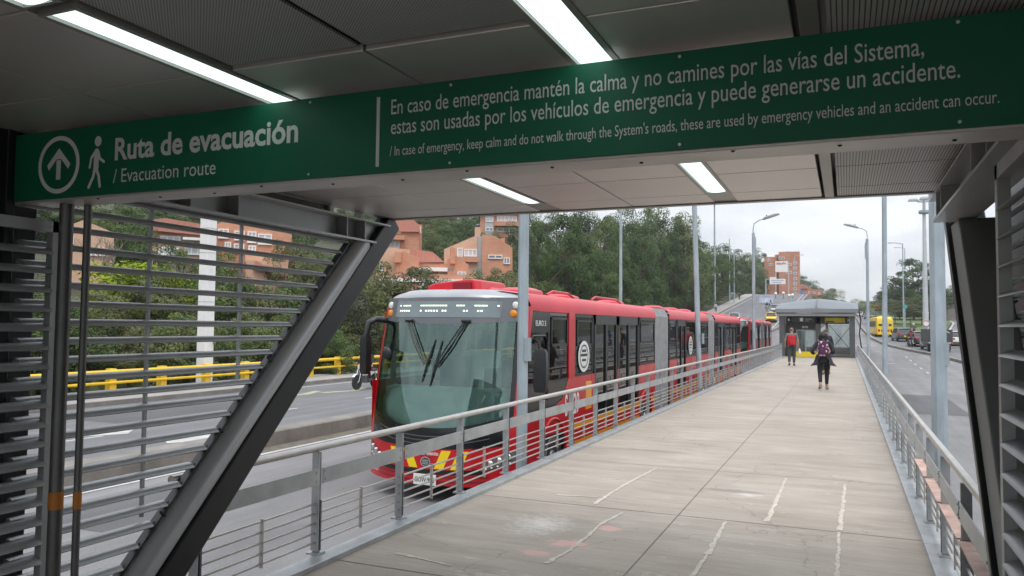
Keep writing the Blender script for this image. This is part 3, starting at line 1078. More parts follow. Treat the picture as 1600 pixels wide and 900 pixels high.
def stroke(b, pts, w):
    for (x0, z0), (x1, z1) in zip(pts, pts[1:]):
        d = Vector((x1 - x0, z1 - z0)).normalized(); nn = Vector((-d.y, d.x)) * w / 2
        global _lay
        _lay += 0.00012
        y = LY - _lay
        b.add([(x0 + nn.x, y, z0 + nn.y), (x0 - nn.x, y, z0 - nn.y), (x1 - nn.x, y, z1 - nn.y), (x1 + nn.x, y, z1 + nn.y)], [(0, 1, 2, 3)])
        for (cx_, cz_) in ((x0, z0), (x1, z1)):
            _lay += 0.00012
            b.add([(cx_ + w / 2 * math.cos(2 * math.pi * i / 12), LY - _lay, cz_ + w / 2 * math.sin(2 * math.pi * i / 12)) for i in range(12)], [tuple(range(12))])
_lay = 0.0
X = lambda dx, dz: (hx + dx, hz + dz)
stroke(b, [X(-0.006, -0.045), X(-0.008, -0.115)], 0.03)
stroke(b, [X(-0.012, -0.040), X(-0.036, -0.068), X(-0.044, -0.108)], 0.012)
stroke(b, [X(0.004, -0.042), X(0.016, -0.075), X(0.040, -0.090)], 0.012)
stroke(b, [X(-0.012, -0.115), X(-0.020, -0.150), X(-0.044, -0.192)], 0.015)
stroke(b, [X(-0.003, -0.115), X(0.014, -0.150), X(0.022, -0.192)], 0.015)
obj('walking_man_symbol', b, M_let, sg, world=True)
b = MB()
for x in (-1.80, -1.22, -0.45, 0.28):
    for z in (2.462, 2.196):
        b.lathe([(0.005, 0.0), (0.005, -0.002), (0.003, -0.003)], (x, SY, z), 8, 'Y')
obj('sign_screw', b, M_let, sg, world=True)

# ------------------------------------------------------------------ articulated buses
M_red = mat('bus_red_paint', (0.50, 0.006, 0.014), 0.34, 0, 0.12, 0.8, coat=0.3)
M_roofred = mat('sun_faded_red_roof', (0.54, 0.020, 0.036), 0.40, 0, 0.12, 0.9, coat=0.1)
M_dred = mat('bus_dark_red_paint', (0.20, 0.008, 0.018), 0.35, 0, 0.12, 1.5, coat=0.4)
M_org = mat('bus_orange_stripe', (0.80, 0.33, 0.01), 0.35, 0, 0.08, 2.0, coat=0.4)
M_mask = mat('bus_front_mask_grey', (0.10, 0.105, 0.115), 0.3, 0.2, 0.1, 2.0, coat=0.5)
M_cap = mat('bus_silver_cap', (0.36, 0.37, 0.39), 0.35, 0.4, 0.1, 2.0)
M_gloss = mat('gloss_black_trim', (0.012, 0.013, 0.014), 0.18, 0, 0.2, 2.0)
M_bell = mat('bellows_rubber', (0.27, 0.275, 0.28), 0.7, 0, 0.14, 5.0)
M_yb = mat('hazard_yellow', (0.85, 0.62, 0.01), 0.4, 0, 0.06, 5.0)
M_seat = mat('bus_seat_plastic', (0.30, 0.05, 0.05), 0.5, 0, 0.15, 4.0)
M_int = mat('bus_interior_grey', (0.72, 0.74, 0.73), 0.6, 0, 0.12, 2.0)
M_dash = mat('dashboard_pale', (0.80, 0.86, 0.84), 0.55, 0, 0.1, 2.0)
M_led = emis('lit_led', (0.86, 0.95, 0.78), 0.95)
M_disp = mat('display_glass', (0.16, 0.20, 0.21), 0.12, 0.0, 0.15, 1.2)
M_chrome = mat('lamp_chrome', (0.70, 0.71, 0.72), 0.12, 0.9, 0.1, 9.0)
M_amber = mat('amber_lens', (0.75, 0.25, 0.01), 0.2, 0, 0.15, 20.0)
M_wlens = mat('clear_lens', (0.72, 0.74, 0.72), 0.15, 0.1, 0.25, 20.0)
M_plate = mat('plate_white', (0.72, 0.72, 0.70), 0.45, 0, 0.05, 6.0)
HB = 1.30
def yF(x, z):
    u = abs(x) / HB
    return 0.50 * u ** 2.6 + 0.42 * max(0.0, (z - 1.05) / 1.9) ** 1.15 + (0.05 * (0.5 - z) ** 2 if z < 0.5 else 0)
def fpatch(bb, xa, xb, za, zb, eps=0.0, nu=18, nv=8):
    fa = za if callable(za) else (lambda x: za)
    fb = zb if callable(zb) else (lambda x: zb)
    ga = xa if callable(xa) else (lambda t: xa)
    gb = xb if callable(xb) else (lambda t: xb)
    def fn(u, v):
        x = ga(v) + (gb(v) - ga(v)) * u
        z = fa(x) + (fb(x) - fa(x)) * v
        return (x, yF(x, z) - eps, z)
    return bb.grid(fn, nu, nv)
def fquad(bb, pts, eps):
    n = 6
    (a, b_, c, d) = [Vector(p) for p in pts]
    def fn(u, v):
        p = (a * (1 - u) + b_ * u) * (1 - v) + (d * (1 - u) + c * u) * v
        return (p.x, yF(p.x, p.y) - eps, p.y)
    return bb.grid(fn, n, n)
smile = lambda k, c: (lambda x: c + k * (abs(x) / HB) ** 2)
def wheel(parent, x, y, z, r, w, s):
    t = obj('wheel', MB().lathe([(r * 0.62, -w / 2), (r * 0.93, -w / 2), (r, -w / 2 + 0.04), (r, w / 2 - 0.04), (r * 0.93, w / 2), (r * 0.62, w / 2)], (x, y, z), 28, 'X'), M_tyre, parent, smooth=True)
    xo = x + s * w / 2
    f = lambda d: xo + s * d
    bb = MB()
    bb.lathe([(r * 0.63, -0.02 * 1), (r * 0.63, 0.012), (r * 0.5, 0.002), (r * 0.42, -0.03), (r * 0.2, -0.02), (r * 0.18, 0.03)], (xo, y, z), 24, 'X') if s > 0 else bb.lathe([(r * 0.63, 0.02), (r * 0.63, -0.012), (r * 0.5, -0.002), (r * 0.42, 0.03), (r * 0.2, 0.02), (r * 0.18, -0.03)], (xo, y, z), 24, 'X')
    obj('rim', bb, M_rim, t, smooth=True)
    return t
def skirt(bb, x, y0, y1, zb, zt, wheels, xf=None):
    n = max(2, round((y1 - y0) / 0.07))
    vs = []
    for i in range(n + 1):
        y = y0 + (y1 - y0) * i / n
        z = zb
        for wy in wheels:
            d = abs(y - wy)
            if d < 0.62: z = max(z, 0.5 + math.sqrt(0.62 ** 2 - d * d))
        z = min(z, zt - 0.001)
        vs += [(x, y, z), (x, y, zt)]
    return bb.add(vs, [(2 * i, 2 * i + 2, 2 * i + 3, 2 * i + 1) for i in range(n)])
def roof_ring(y, k=1.0, dz=0.0):
    pr = [(-1.30, 2.90), (-1.30, 3.0), (-1.26, 3.10), (-1.16, 3.17), (-0.9, 3.205), (0, 3.23), (0.9, 3.205), (1.16, 3.17), (1.26, 3.10), (1.30, 3.0), (1.30, 2.90)]
    return [(x * k, y, z + dz) for x, z in pr]
def make_bus(name, label, loc, mods, wheels, bell, detail=True, number='S1529'):
    t = thing(name, label, 'bus', loc, 0, 'red articulated buses')
    P = lambda n, bb, m, **k: obj(n, bb, m, t, **k)
    # ---- front
    bb = MB()
    fpatch(bb, -HB, HB, 0.27, smile(0.22, 1.0), 0, 28, 10)
    P('front_panel', bb, M_red, smooth='all')
    for s in (-1, 1):
        P('front_pillar', fpatch(MB(), -1.30 if s < 0 else 1.215, -1.215 if s < 0 else 1.30, 1.15, 2.96, 0.0, 3, 14), M_red, smooth='all')
    P('windscreen', fpatch(MB(), lambda v: -1.17 + 0.03 * v, lambda v: 1.17 - 0.03 * v, smile(0.24, 1.10), smile(0.06, 2.68), 0.002, 26, 14), M_glasscab, smooth='all')
    bb = MB()
    for s in (-1, 1):
        fpatch(bb, *((-1.22, -1.16) if s < 0 else (1.16, 1.22)), 1.30, 2.70, 0.006, 2, 14)
    fpatch(bb, -1.2, 1.2, smile(0.24, 1.03), smile(0.24, 1.11), 0.006, 24, 1)
    P('windscreen_rubber', bb, M_gloss, smooth='all')
    P('front_mask', fpatch(MB(), -1.22, 1.22, smile(0.06, 2.67), 3.09, 0.006, 24, 8), M_mask, smooth='all')
    disp = P('destination_display', fpatch(MB(), lambda v: -0.93 + 0.03 * v, lambda v: 0.93 - 0.03 * v + 0.05 * v, 2.775, 3.03, 0.012, 20, 4), M_disp, smooth='all')
    if detail:
        bb = MB()
        rnd = random.Random(3)
        for z, runs in ((2.95, ((-0.83, -0.79), (-0.75, -0.58), (-0.38, 0.10), (0.26, 0.44), (0.55, 0.74), (0.88, 0.91))), (2.865, ((-0.82, -0.58), (-0.38, 0.12), (0.28, 0.45), (0.55, 0.70), (0.86, 0.89)))):
            for a, c in runs:
                x = a
                while x < c - 0.01:
                    w = 0.028 if z < 2.9 else rnd.choice((0.03, 0.045))
                    h = 0.018 if z > 2.9 else 0.024
                    if rnd.random() > (0.35 if z < 2.9 else 0.12):
                        fpatch(bb, x, min(x + w, c), z, z + h, 0.016, 1, 1)
                    x += w + (0.022 if z < 2.9 else 0.008)
        obj('led_lettering', bb, M_led, disp)
    P('front_cap', MB().grid(lambda u, v: ((-1.235 + 2.47 * u) * (1 - 0.03 * v), yF(-1.235 + 2.47 * u, 3.07) - 0.004 + 0.28 * v ** 1.6, 3.09 + 0.135 * math.sin(v * math.pi / 2) - (0.07 * abs(2 * u - 1) ** 4)), 24, 8), M_cap, smooth='all')
    bb = MB()
    fpatch(bb, -1.18, 1.18, smile(0.10, 0.80), smile(0.26, 1.045), 0.010, 24, 4)
    P('grille', bb, M_gloss, smooth='all')
    bb = MB()
    for zc in (0.86, 0.92, 0.98):
        fpatch(bb, -0.95, 0.95, smile(0.22, zc), smile(0.22, zc + 0.016), 0.022, 24, 1)
    P('grille_bar', bb, M_mask, smooth='all')
    st = P('hazard_panel', fpatch(MB(), -0.72, 0.72, smile(0.06, 0.50), smile(0.12, 0.80), 0.014, 20, 3), M_red, smooth='all')
    for s in (-1, 1):
        for x0 in (0.14, 0.40):
            q4 = [(s * x0, 0.515), (s * (x0 + 0.15), 0.515), (s * (x0 + 0.27), 0.79), (s * (x0 + 0.12), 0.79)]
            if s < 0: q4 = [q4[1], q4[0], q4[3], q4[2]]
            obj('hazard_stripe', fquad(MB(), q4, 0.018), M_yb, st, smooth='all')
    P('lower_grille', fpatch(MB(), -0.9, 0.9, smile(0.05, 0.435), smile(0.06, 0.515), 0.012, 20, 2), M_gloss, smooth='all')
    bb = MB()
    for zc in (0.315, 0.385):
        fpatch(bb, -0.95, 0.95, smile(0.05, zc), smile(0.05, zc + 0.022), 0.010, 20, 1)
    P('bumper_groove', bb, M_dred, smooth='all')
    if detail:
        bb = MB()
        n = 18
        bb.add([(0.085 * math.cos(2 * math.pi * i / n), yF(0, 0.6) - 0.022, 0.61 + 0.075 * math.sin(2 * math.pi * i / n)) for i in range(n)], [tuple(range(n - 1, -1, -1))])
        e = P('front_emblem', bb, M_mask)
        bb = MB()
        for (r0, r1) in ((0.085, 0.072),):
            vs = [(r * math.cos(2 * math.pi * i / n), yF(0, 0.6) - 0.027, 0.61 + r * 0.9 * math.sin(2 * math.pi * i / n)) for r in (r0, r1) for i in range(n)]
            bb.add(vs, [(i, n + i, n + (i + 1) % n, (i + 1) % n) for i in range(n)])
        for z in (0.60, 0.625, 0.575):
            bb.box(-0.05, 0.05, yF(0, 0.6) - 0.03, yF(0, 0.6) - 0.024, z, z + 0.012)
        obj('emblem_ring', bb, M_chrome, e)
        text_front = MB()
        text_mesh(text_front, 'TransMilenio', (0, yF(0, 0.7) - 0.03, 0.715), (1, 0, 0), (0, 0, 1), 0.44, 0.085, 0.02, 'CENTER')
        P('front_lettering', text_front, M_plate)
        pt = P('licence_plate', MB().box(-0.19, 0.19, yF(0.15, 0.4) - 0.05, yF(0.15, 0.4) - 0.03, 0.27, 0.43), M_plate, bevel=0.004)
        text = MB()
        text_mesh(text, 'GUW·985', (0, yF(0.15, 0.4) - 0.0525, 0.315), (1, 0, 0), (0, 0, 1), 0.33, 0.1, 0.012, 'CENTER')
        obj('plate_lettering', text, M_blk, pt)
        bb = MB()
        p0 = Vector((-1.18, yF(-1.18, 0.4) - 0.012, 0.36)); p1 = Vector((-0.93, yF(-0.93, 0.4) - 0.012, 0.36))
        text_mesh(bb, number, p0, (p1 - p0).normalized(), (0, 0, 1), 0.25, 0.13, 0.01)
        P('fleet_number', bb, M_plate)
        M_lamp = mat('headlamp_cover', (0.22, 0.225, 0.23), 0.15, 0.4, 0.3, 14.0, coat=0.6)
        for s in (-1, 1):
            xa, xb = (0.84, 1.26) if s > 0 else (-1.26, -0.84)
            inner = (lambda x, s=s: 0.50 + 0.12 * (abs(x) - 0.84) / 0.42)
            outer = (lambda x, s=s: 0.60 + 0.20 * (abs(x) - 0.84) / 0.42)
            h = P('headlight', fpatch(MB(), xa, xb, inner, outer, 0.014, 10, 4), M_lamp, smooth='all')
            bb = MB()
            for k in range(3):
                xx = s * (0.95 + 0.11 * k); zz = 0.615 + 0.045 * k
                bb.ball((xx, yF(xx, zz) - 0.005, zz), 0.055, 0.02, 0.05, 12, 6)
            obj('headlight_lens', bb, M_chrome, h, smooth=True)
            bb = MB()
            for k in range(5):
                xx = s * (0.90 + 0.075 * k); zz = 0.535 + 0.02 * k
                bb.ball((xx, yF(xx, zz) - 0.015, zz), 0.02, 0.012, 0.016, 8, 5)
            obj('running_light', bb, M_wlens, h, smooth=True)
    for s in (-1, 1):
        for z, m, nm in ((2.97, M_wlens, 'marker_lamp'), (2.84, M_amber, 'indicator_lamp')):
            xx = s * (1.09 + 0.02 * (z > 2.85))
            P(nm, MB().lathe([(0.058, 0.03), (0.058, -0.012), (0.045, -0.03), (0.02, -0.036)], (xx, yF(xx, z), z), 16, 'Y'), m, smooth=True)
    # wipers
    for (px, tx, tz, bl) in ((-0.55, -0.13, 2.05, ((-0.02, 2.43), (-0.17, 1.78))), (0.46, 0.05, 2.02, ((0.10, 2.42), (-0.02, 1.72)))):
        w = MB()
        f = lambda x, z, e=0.045: (x, yF(x, z) - e, z)
        for o in (-0.028, 0.028):
            w.tube([f(px + o, 2.71), f((px + tx) / 2 + o, (2.67 + tz) / 2, 0.07), f(tx + o * 0.7, tz)], 0.013, 6)
        w.tube([f(px - 0.07, 2.72), f(px + 0.07, 2.72)], 0.026, 8)
        wp = P('wiper', w, M_blk)
        w = MB().tube([f(*bl[0], 0.02), f((bl[0][0] + bl[1][0]) / 2, (bl[0][1] + bl[1][1]) / 2, 0.03), f(*bl[1], 0.02)], [0.008, 0.022, 0.008], 6)
        obj('wiper_blade', w, M_blk, wp)
    # mirrors
    w = MB()
    w.tube([(-1.18, 0.80, 2.72), (-1.32, 0.62, 2.74), (-1.40, 0.52, 2.68), (-1.43, 0.48, 2.45)], [0.05, 0.055, 0.055, 0.045], 10)
    m1 = P('mirror_arm', w, M_blk, smooth=True)
    obj('mirror_housing', MB().loft([[(-1.43 + a * k, 0.46 + b_ * k, z) for a, b_ in ((-0.07, -0.03), (0.07, -0.07), (0.08, 0.07), (-0.06, 0.09))] for z, k in ((2.48, 0.7), (2.42, 1), (1.92, 1.05), (1.84, 0.75))]), M_blk, m1, smooth=True)
    w = MB().tube([(-1.24, 0.70, 2.28), (-1.0, 0.32, 2.30), (-0.86, 0.24, 2.27)], 0.011, 6)
    w.ball((-0.86, 0.22, 2.20), 0.085, 0.04, 0.10, 14, 8)
    P('kerb_mirror', w, M_blk, smooth=True)
    w = MB().tube([(1.30, 1.05, 2.40), (1.36, 0.95, 2.44), (1.46, 0.86, 2.40), (1.47, 0.86, 2.25)], 0.022, 8)
    m2 = P('mirror_arm', w, M_blk, smooth=True)
    obj('mirror_housing', MB().loft([[(1.49 + a * k, 0.86 + b_ * k, z) for a, b_ in ((-0.09, -0.06), (0.10, -0.03), (0.10, 0.06), (-0.09, 0.07))] for z, k in ((2.30, 0.7), (2.24, 1), (1.72, 1.05), (1.64, 0.8))]), M_blk, m2, smooth=True)
    # ---- bodies
    yfr = 0.50
    for k, (y0, y1, feats) in enumerate(mods):
        ws = [w for w in wheels if y0 - 1 < w < y1 + 1]
        doors = [(a, c) for a, c, ty in feats if ty == 'door']
        # red lower side, in runs between doors (door sill height below them)
        bb = MB(); db = MB(); ob_ = MB()
        edges = [y0] + [v for d in doors for v in d] + [y1]
        skirt(bb, HB, y0, y1, 0.47, 0.86, ws)
        for a, c in zip(edges[0::2], edges[1::2]):
            drv = 2.75 if k == 0 else y0
            if k == 0 and a < 1:
                bb.add([(HB, a, 0.86), (HB, 2.0, 0.86), (HB, 2.0, 1.30), (HB, a, 1.16)], [(0, 1, 2, 3)])
                bb.add([(HB, 2.0, 0.86), (HB, 2.75, 0.86), (HB, 2.75, 1.75), (HB, 2.45, 1.42), (HB, 2.0, 1.30)], [(0, 1, 2, 3, 4)])
                a = 2.75
            bb.add([(HB, a, 0.86), (HB, c, 0.86), (HB, c, 1.75), (HB, a, 1.75)], [(0, 1, 2, 3)])
        skirt(db, HB, y0, y1, 0.27, 0.47, ws)
        skirt(bb, -HB, y0, y1, 0.27, 1.75, ws)
        if k == 0:
            bb.add([(HB - 0.001, 0.49, 1.0), (HB - 0.001, 0.56, 1.0), (HB - 0.001, 1.02, 2.92), (HB - 0.001, 0.90, 2.92), (HB - 0.001, 0.62, 1.75)], [(0, 1, 2, 3, 4)])
            bb.add([(-HB + 0.001, 0.49, 1.0), (-HB + 0.001, 0.60, 1.0), (-HB + 0.001, 1.05, 2.92), (-HB + 0.001, 0.90, 2.92), (-HB + 0.001, 0.62, 1.75)], [(4, 3, 2, 1, 0)])
        P('side_panel', bb, M_red)
        P('lower_skirt', db, M_dred)
        for (za, zb_) in ((0.80, 0.925), (0.50, 0.60)):
            skirt(ob_, HB + 0.004, y0 + (2.55 if k == 0 else 0.05), y1 - 0.05, za, zb_, ws)
        P('orange_stripe', ob_, M_org)
        # wheel arch lips
        bb = MB()
        for wy in ws:
            if y0 < wy < y1:
                for s in (-1, 1):
                    bb.tube([(s * 1.30, wy + 0.62 * math.cos(a), 0.5 + 0.62 * math.sin(a)) for a in [math.pi * i / 14 for i in range(15)]], 0.022, 6)
        P('wheel_arch', bb, M_red, smooth=True)
        bb = MB()
        yy = y0 + (3.6 if k == 0 else 1.1)
        while yy < y1 - 0.4:
            if not any(a - 0.05 < yy < c + 0.05 for a, c in doors) and not any(abs(yy - w_) < 0.66 for w_ in ws):
                bb.box(HB - 0.002, HB + 0.0035, yy, yy + 0.008, 0.3, 1.74)
            yy += 1.15
        bb.box(HB - 0.002, HB + 0.0035, y0 + (2.8 if k == 0 else 0.02), y0 + (4.2 if k == 0 else 1.0), 1.30, 1.308)
        P('panel_seam', bb, M_dred)
        # roof
        ys_ = [y0 + (0.13 if k == 0 else 0), y0 + 0.6, y1]
        rg = [roof_ring(y) for y in ys_]
        if k == 0:
            rg[0] = [(x * 0.985, 0.62 + 0.34 * (abs(x) / 1.3) ** 2.6, z - 0.012) for x, y, z in rg[0]]
        P('roof', MB().loft(rg, closed=False), M_roofred, smooth='all')
        bb = MB()
        for s in (-1, 1):
            bb.tube([(s * 1.285, y0 + (0.75 if k == 0 else 0.0), 2.90), (s * 1.285, y1, 2.90)], 0.02, 6)
        P('roof_gutter', bb, M_roofred)
        # windows and doors, near side; plain long windows on the far side
        fr = MB(); gl = MB()
        x = HB - 0.012
        gl.add([(-x, y0 + (0.2 if k == 0 else 0), 1.75), (-x, y1, 1.75), (-x, y1, 2.9), (-x, y0 + (0.43 if k == 0 else 0), 2.9)], [(0, 1, 2, 3)])
        yy = y0 + 0.55
        while yy < y1:
            fr.box(-HB - 0.002, -HB + 0.05, yy, yy + 0.09, 1.74, 2.91)
            yy += 1.45
        P('far_side_window', gl, M_glassdark)
        for (a, c, ty) in feats:
            if ty == 'door':
                d = P('door', MB().box(HB - 0.05, HB - 0.004, a, a + 0.09, 0.86, 2.91).box(HB - 0.05, HB - 0.004, c - 0.09, c, 0.86, 2.91).box(HB - 0.05, HB - 0.004, a, c, 2.70, 2.91).box(HB - 0.05, HB - 0.004, a, c, 0.86, 1.0).box(HB - 0.05, HB - 0.002, (a + c) / 2 - 0.05, (a + c) / 2 + 0.05, 0.86, 2.75), M_blk)
                q = MB()
                q.add([(HB - 0.03, a + 0.09, 1.0), (HB - 0.03, c - 0.09, 1.0), (HB - 0.03, c - 0.09, 2.7), (HB - 0.03, a + 0.09, 2.7)], [(0, 1, 2, 3)])
                obj('door_glass', q, M_glassdark, d)
                q = MB()
                for yh in ((a + c) / 2 - 0.13, (a + c) / 2 + 0.13):
                    q.tube([(HB - 0.05, yh, 1.15), (HB - 0.05, yh, 2.3)], 0.014, 6)
                obj('door_handrail', q, M_yb, d)
            elif ty == 'pillar':
                P('body_pillar', MB().box(HB - 0.05, HB + 0.006, a, c, 1.74, 2.92), M_red)
            elif ty == 'window':
                w_ = P('window', MB().box(HB - 0.04, HB - 0.006, a, a + 0.05, 1.75, 2.91).box(HB - 0.04, HB - 0.006, c - 0.05, c, 1.75, 2.91).box(HB - 0.04, HB - 0.006, a, c, 2.83, 2.91).box(HB - 0.04, HB - 0.006, a, c, 1.75, 1.80), M_blk)
                q = MB()
                q.add([(HB - 0.015, a + 0.05, 1.8), (HB - 0.015, c - 0.05, 1.8), (HB - 0.015, c - 0.05, 2.83), (HB - 0.015, a + 0.05, 2.83)], [(0, 1, 2, 3)])
                obj('window_glass', q, M_glassdark, w_)
                if c - a < 2.2:
                    q = MB()
                    for (ya, yb, za, zb_) in ((a + 0.12, c - 0.1, 2.74, 2.77), (a + 0.12, c - 0.1, 2.30, 2.33), (a + 0.12, a + 0.15, 2.3, 2.77), (c - 0.13, c - 0.1, 2.3, 2.77)):
                        q.box(HB - 0.02, HB + 0.002, ya, yb, za, zb_)
                    obj('vent_window', q, M_blk, w_)
            elif ty == 'cab':
                w_ = P('cab_window', MB().box(HB - 0.04, HB - 0.004, 1.72, 1.79, 1.75, 2.91).add([(HB - 0.005, 0.84, 2.55), (HB - 0.005, 1.75, 2.55), (HB - 0.005, 1.75, 2.91), (HB - 0.005, 1.15, 2.91), (HB - 0.005, 0.95, 2.84)], [(0, 1, 2, 3, 4)]).add([(HB - 0.005, 0.51, 1.17), (HB - 0.005, 2.0, 1.31), (HB - 0.005, 2.45, 1.43), (HB - 0.005, 2.75, 1.76), (HB - 0.005, 0.64, 1.76)], [(0, 1, 2, 3, 4)]), M_gloss)
                q = MB().add([(HB - 0.015, 0.64, 1.75), (HB - 0.015, c, 1.75), (HB - 0.015, c, 2.91), (HB - 0.015, 0.92, 2.91)], [(0, 1, 2, 3)])
                obj('window_glass', q, M_glassdark, w_)
                q = MB()
                pts = [(0.70, 1.45), (0.88, 2.42), (0.98, 2.5), (1.55, 2.5), (1.66, 2.42), (1.66, 1.45)]
                q.tube([(HB + 0.004, y, z) for y, z in pts], 0.018, 6)
                q.box(HB - 0.02, HB + 0.002, 1.86, 2.70, 2.32, 2.36); q.box(HB - 0.02, HB + 0.002, 1.86, 1.90, 2.32, 2.80); q.box(HB - 0.02, HB + 0.002, 2.66, 2.70, 2.32, 2.80); q.box(HB - 0.02, HB + 0.002, 1.86, 2.70, 2.77, 2.80)
                obj('window_frame', q, M_blk, w_)
        P('window_pillar', fr, M_blk)
        bb = MB().box(HB - 0.035, HB - 0.006, y0 + (0.6 if k == 0 else 0), y1, 2.80, 2.90) if False else None
        # interior
        bb = MB().box(-1.26, 1.24, y0 + (0.55 if k == 0 else 0), y1, 0.84, 0.88)
        P('floor', bb, M_int)
        bb = MB().box(-1.24, 1.24, y0 + 0.6, y1, 2.93, 2.95)
        P('inner_ceiling', bb, M_int)
        bb = MB(); tb = MB()
        yy = y0 + 2.9 if k == 0 else y0 + 0.8
        while yy < y1 - 0.7:
            for xs in (-1.0, -0.55):
                bb.box(xs - 0.2, xs + 0.2, yy, yy + 0.42, 1.28, 1.34)
                bb.box(xs - 0.2, xs + 0.2, yy + 0.38, yy + 0.44, 1.30, 1.95)
                bb.box(xs - 0.05, xs + 0.05, yy + 0.1, yy + 0.3, 0.88, 1.28)
            tb.tube([(-0.3, yy, 0.88), (-0.3, yy, 2.92)], 0.017, 6)
            yy += 0.95
        tb.tube([(-0.3, y0 + 1.6, 2.6), (-0.3, y1 - 0.2, 2.6)], 0.017, 6)
        P('seat_row', bb, M_seat)
        P('grab_pole', tb, M_yb)
    ylast = mods[-1][1]
    P('rear_panel', MB().box(-HB + 0.004, HB - 0.004, ylast - 0.04, ylast + 0.001, 0.35, 3.15), M_red, bevel=0.02)
    # dashboard and cab
    bb = MB().loft([[(x, y, z) for (y, z) in ((0.30 + 0.42 * (abs(x) / 1.3) ** 2.6, 1.0), (0.30 + 0.42 * (abs(x) / 1.3) ** 2.6, 1.42), (0.5 + 0.3 * (abs(x) / 1.3) ** 2, 1.62), (1.0, 1.66), (1.05, 1.0))] for x in [-1.18 + 0.236 * i for i in range(11)]])
    P('dashboard', bb, M_dash, smooth=True)
    bb = MB().box(-0.98, -0.45, 1.75, 2.25, 1.15, 1.32).box(-0.98, -0.45, 2.2, 2.32, 1.3, 2.1).box(-0.85, -0.58, 2.22, 2.32, 2.1, 2.35)
    P('driver_seat', bb, M_mask, bevel=0.04)
    bb = MB().lathe([(0.22, -0.015), (0.235, 0), (0.22, 0.015), (0.205, 0)], (-0.7, 1.25, 1.75), 24, 'Z')
    P('steering_wheel', bb, M_blk)
    P('cab_partition', MB().box(-1.24, 0.1, 2.5, 2.54, 0.9, 2.2).box(0.06, 0.1, 1.8, 2.5, 0.9, 1.9), M_int)
    # bellows
    for (a, c) in bell:
        n = 22
        rings = []
        for i in range(n + 1):
            y = a + (c - a) * i / n
            kx = 0.985 if i % 2 else 0.935
            rings.append([(-1.28 * kx, y, 0.45), (-1.3 * kx, y, 0.6), (-1.3 * kx, y, 2.95), (-1.2 * kx, y, 3.16 * (1 if i % 2 else 0.985)), (0, y, 3.20 * (1 if i % 2 else 0.985)), (1.2 * kx, y, 3.16 * (1 if i % 2 else 0.985)), (1.3 * kx, y, 2.95), (1.3 * kx, y, 0.6), (1.28 * kx, y, 0.45)])
        o = P('bellows', MB().loft(rings), M_bell)
        obj('turntable_skirt', MB().box(-1.15, 1.15, a, c, 0.3, 0.46), M_blk, o)
    for w in wheels:
        for s in (-1, 1):
            wheel(t, s * 1.13, w, 0.5, 0.5, 0.29, s)
    # roof gear
    bb = MB().loft([[(x, y, z) for x, z in ((-0.75 + i_, 3.15), (-0.73 + i_, 3.31), (-0.60 + i_, 3.36), (0.15 - i_, 3.42), (0.23 - i_, 3.40), (0.28 - i_, 3.15))] for y, i_ in ((1.2, 0.05), (1.35, 0), (2.3, 0), (2.5, 0.06))])
    ac = P('roof_air_unit', bb, M_roofred, bevel=0.02)
    obj('air_unit_louvre', MB().box(-0.2, 0.14, 1.17, 1.33, 3.24, 3.36), M_dred, ac)
    yhs = [1.8, 4.4, 7.9] if detail else [3.0]
    for y0, y1, f in mods[1:]: yhs += [y0 + 1.2, (y0 + y1) / 2, y1 - 1.2]
    for y in yhs:
        for x in ((0.15, 0.75) if y < 2 else (0.55,)):
            P('roof_hatch', MB().loft([[(x + a * k, y + b_ * k, z) for a, b_ in ((-0.32, -0.32), (0.32, -0.32), (0.32, 0.32), (-0.32, 0.32))] for z, k in ((3.16, 1.0), (3.25, 0.92), (3.30, 0.5))]), M_roofred, bevel=0.02)
    bb = MB()
    for (ya, yb) in ((2.4, 3.9), (5.0, 7.3)):
        bb.tube([(1.0, ya, 3.2), (1.0, ya + 0.3, 3.27), (1.0, yb - 0.35, 3.27), (1.0, yb, 3.2)], 0.025, 6)
    P('roof_rail', bb, M_roofred)
    if detail:
        sx = HB + 0.008
        bb = MB()
        text_mesh(bb, number, (sx, 2.55, 1.10), (0, 1, 0), (0, 0, 1), 0.78, 0.52, 0.02)
        text_mesh(bb, 'SERVICIO', (sx, 2.72, 0.955), (0, 1, 0), (0, 0, 1), 0.5, 0.09, 0.0) if False else None
        P('side_number', bb, M_plate)
        bb = MB()
        text_mesh(bb, 'BIARTICULADO', (sx - 0.002, 0.95, 2.72), (0, 1, 0), (0, 0, 1), 0.55, 0.075, 0.01) if False else text_mesh(bb, 'EURO 5', (sx - 0.002, 1.12, 2.66), (0, 1, 0), (0, 0, 1), 0.46, 0.12, 0.012)
        P('side_lettering', bb, M_plate)
        for (yc, zc, ry, rz) in ((3.62, 2.10, 0.34, 0.29), (14.6, 2.10, 0.34, 0.29)):
            bb = MB()
            n = 32
            bb.add([(sx - 0.004, yc + ry * math.cos(2 * math.pi * i / n), zc + rz * math.sin(2 * math.pi * i / n)) for i in range(n)], [tuple(range(n))])
            e = P('oval_emblem', bb, M_plate)
            bb = MB()
            vs = [(sx - 0.001, yc + ry * r * math.cos(2 * math.pi * i / n), zc + rz * r * math.sin(2 * math.pi * i / n)) for r in (0.76, 0.66) for i in range(n)]
            bb.add(vs, [(i, (i + 1) % n, n + (i + 1) % n, n + i) for i in range(n)])
            for (dz, hw, h) in ((0.08, 0.13, 0.05), (0.0, 0.19, 0.05), (-0.09, 0.12, 0.045)):
                bb.box(sx - 0.003, sx - 0.0015, yc - hw, yc + hw, zc + dz, zc + dz + h)
            obj('emblem_print', bb, M_blk, e)
        P('fuel_flap', MB().box(HB - 0.002, HB + 0.006, 3.75, 4.1, 1.10, 1.62), M_org, bevel=0.01)
    return t
Y0B = 10.42
BX, BZ = -5.80, -1.0
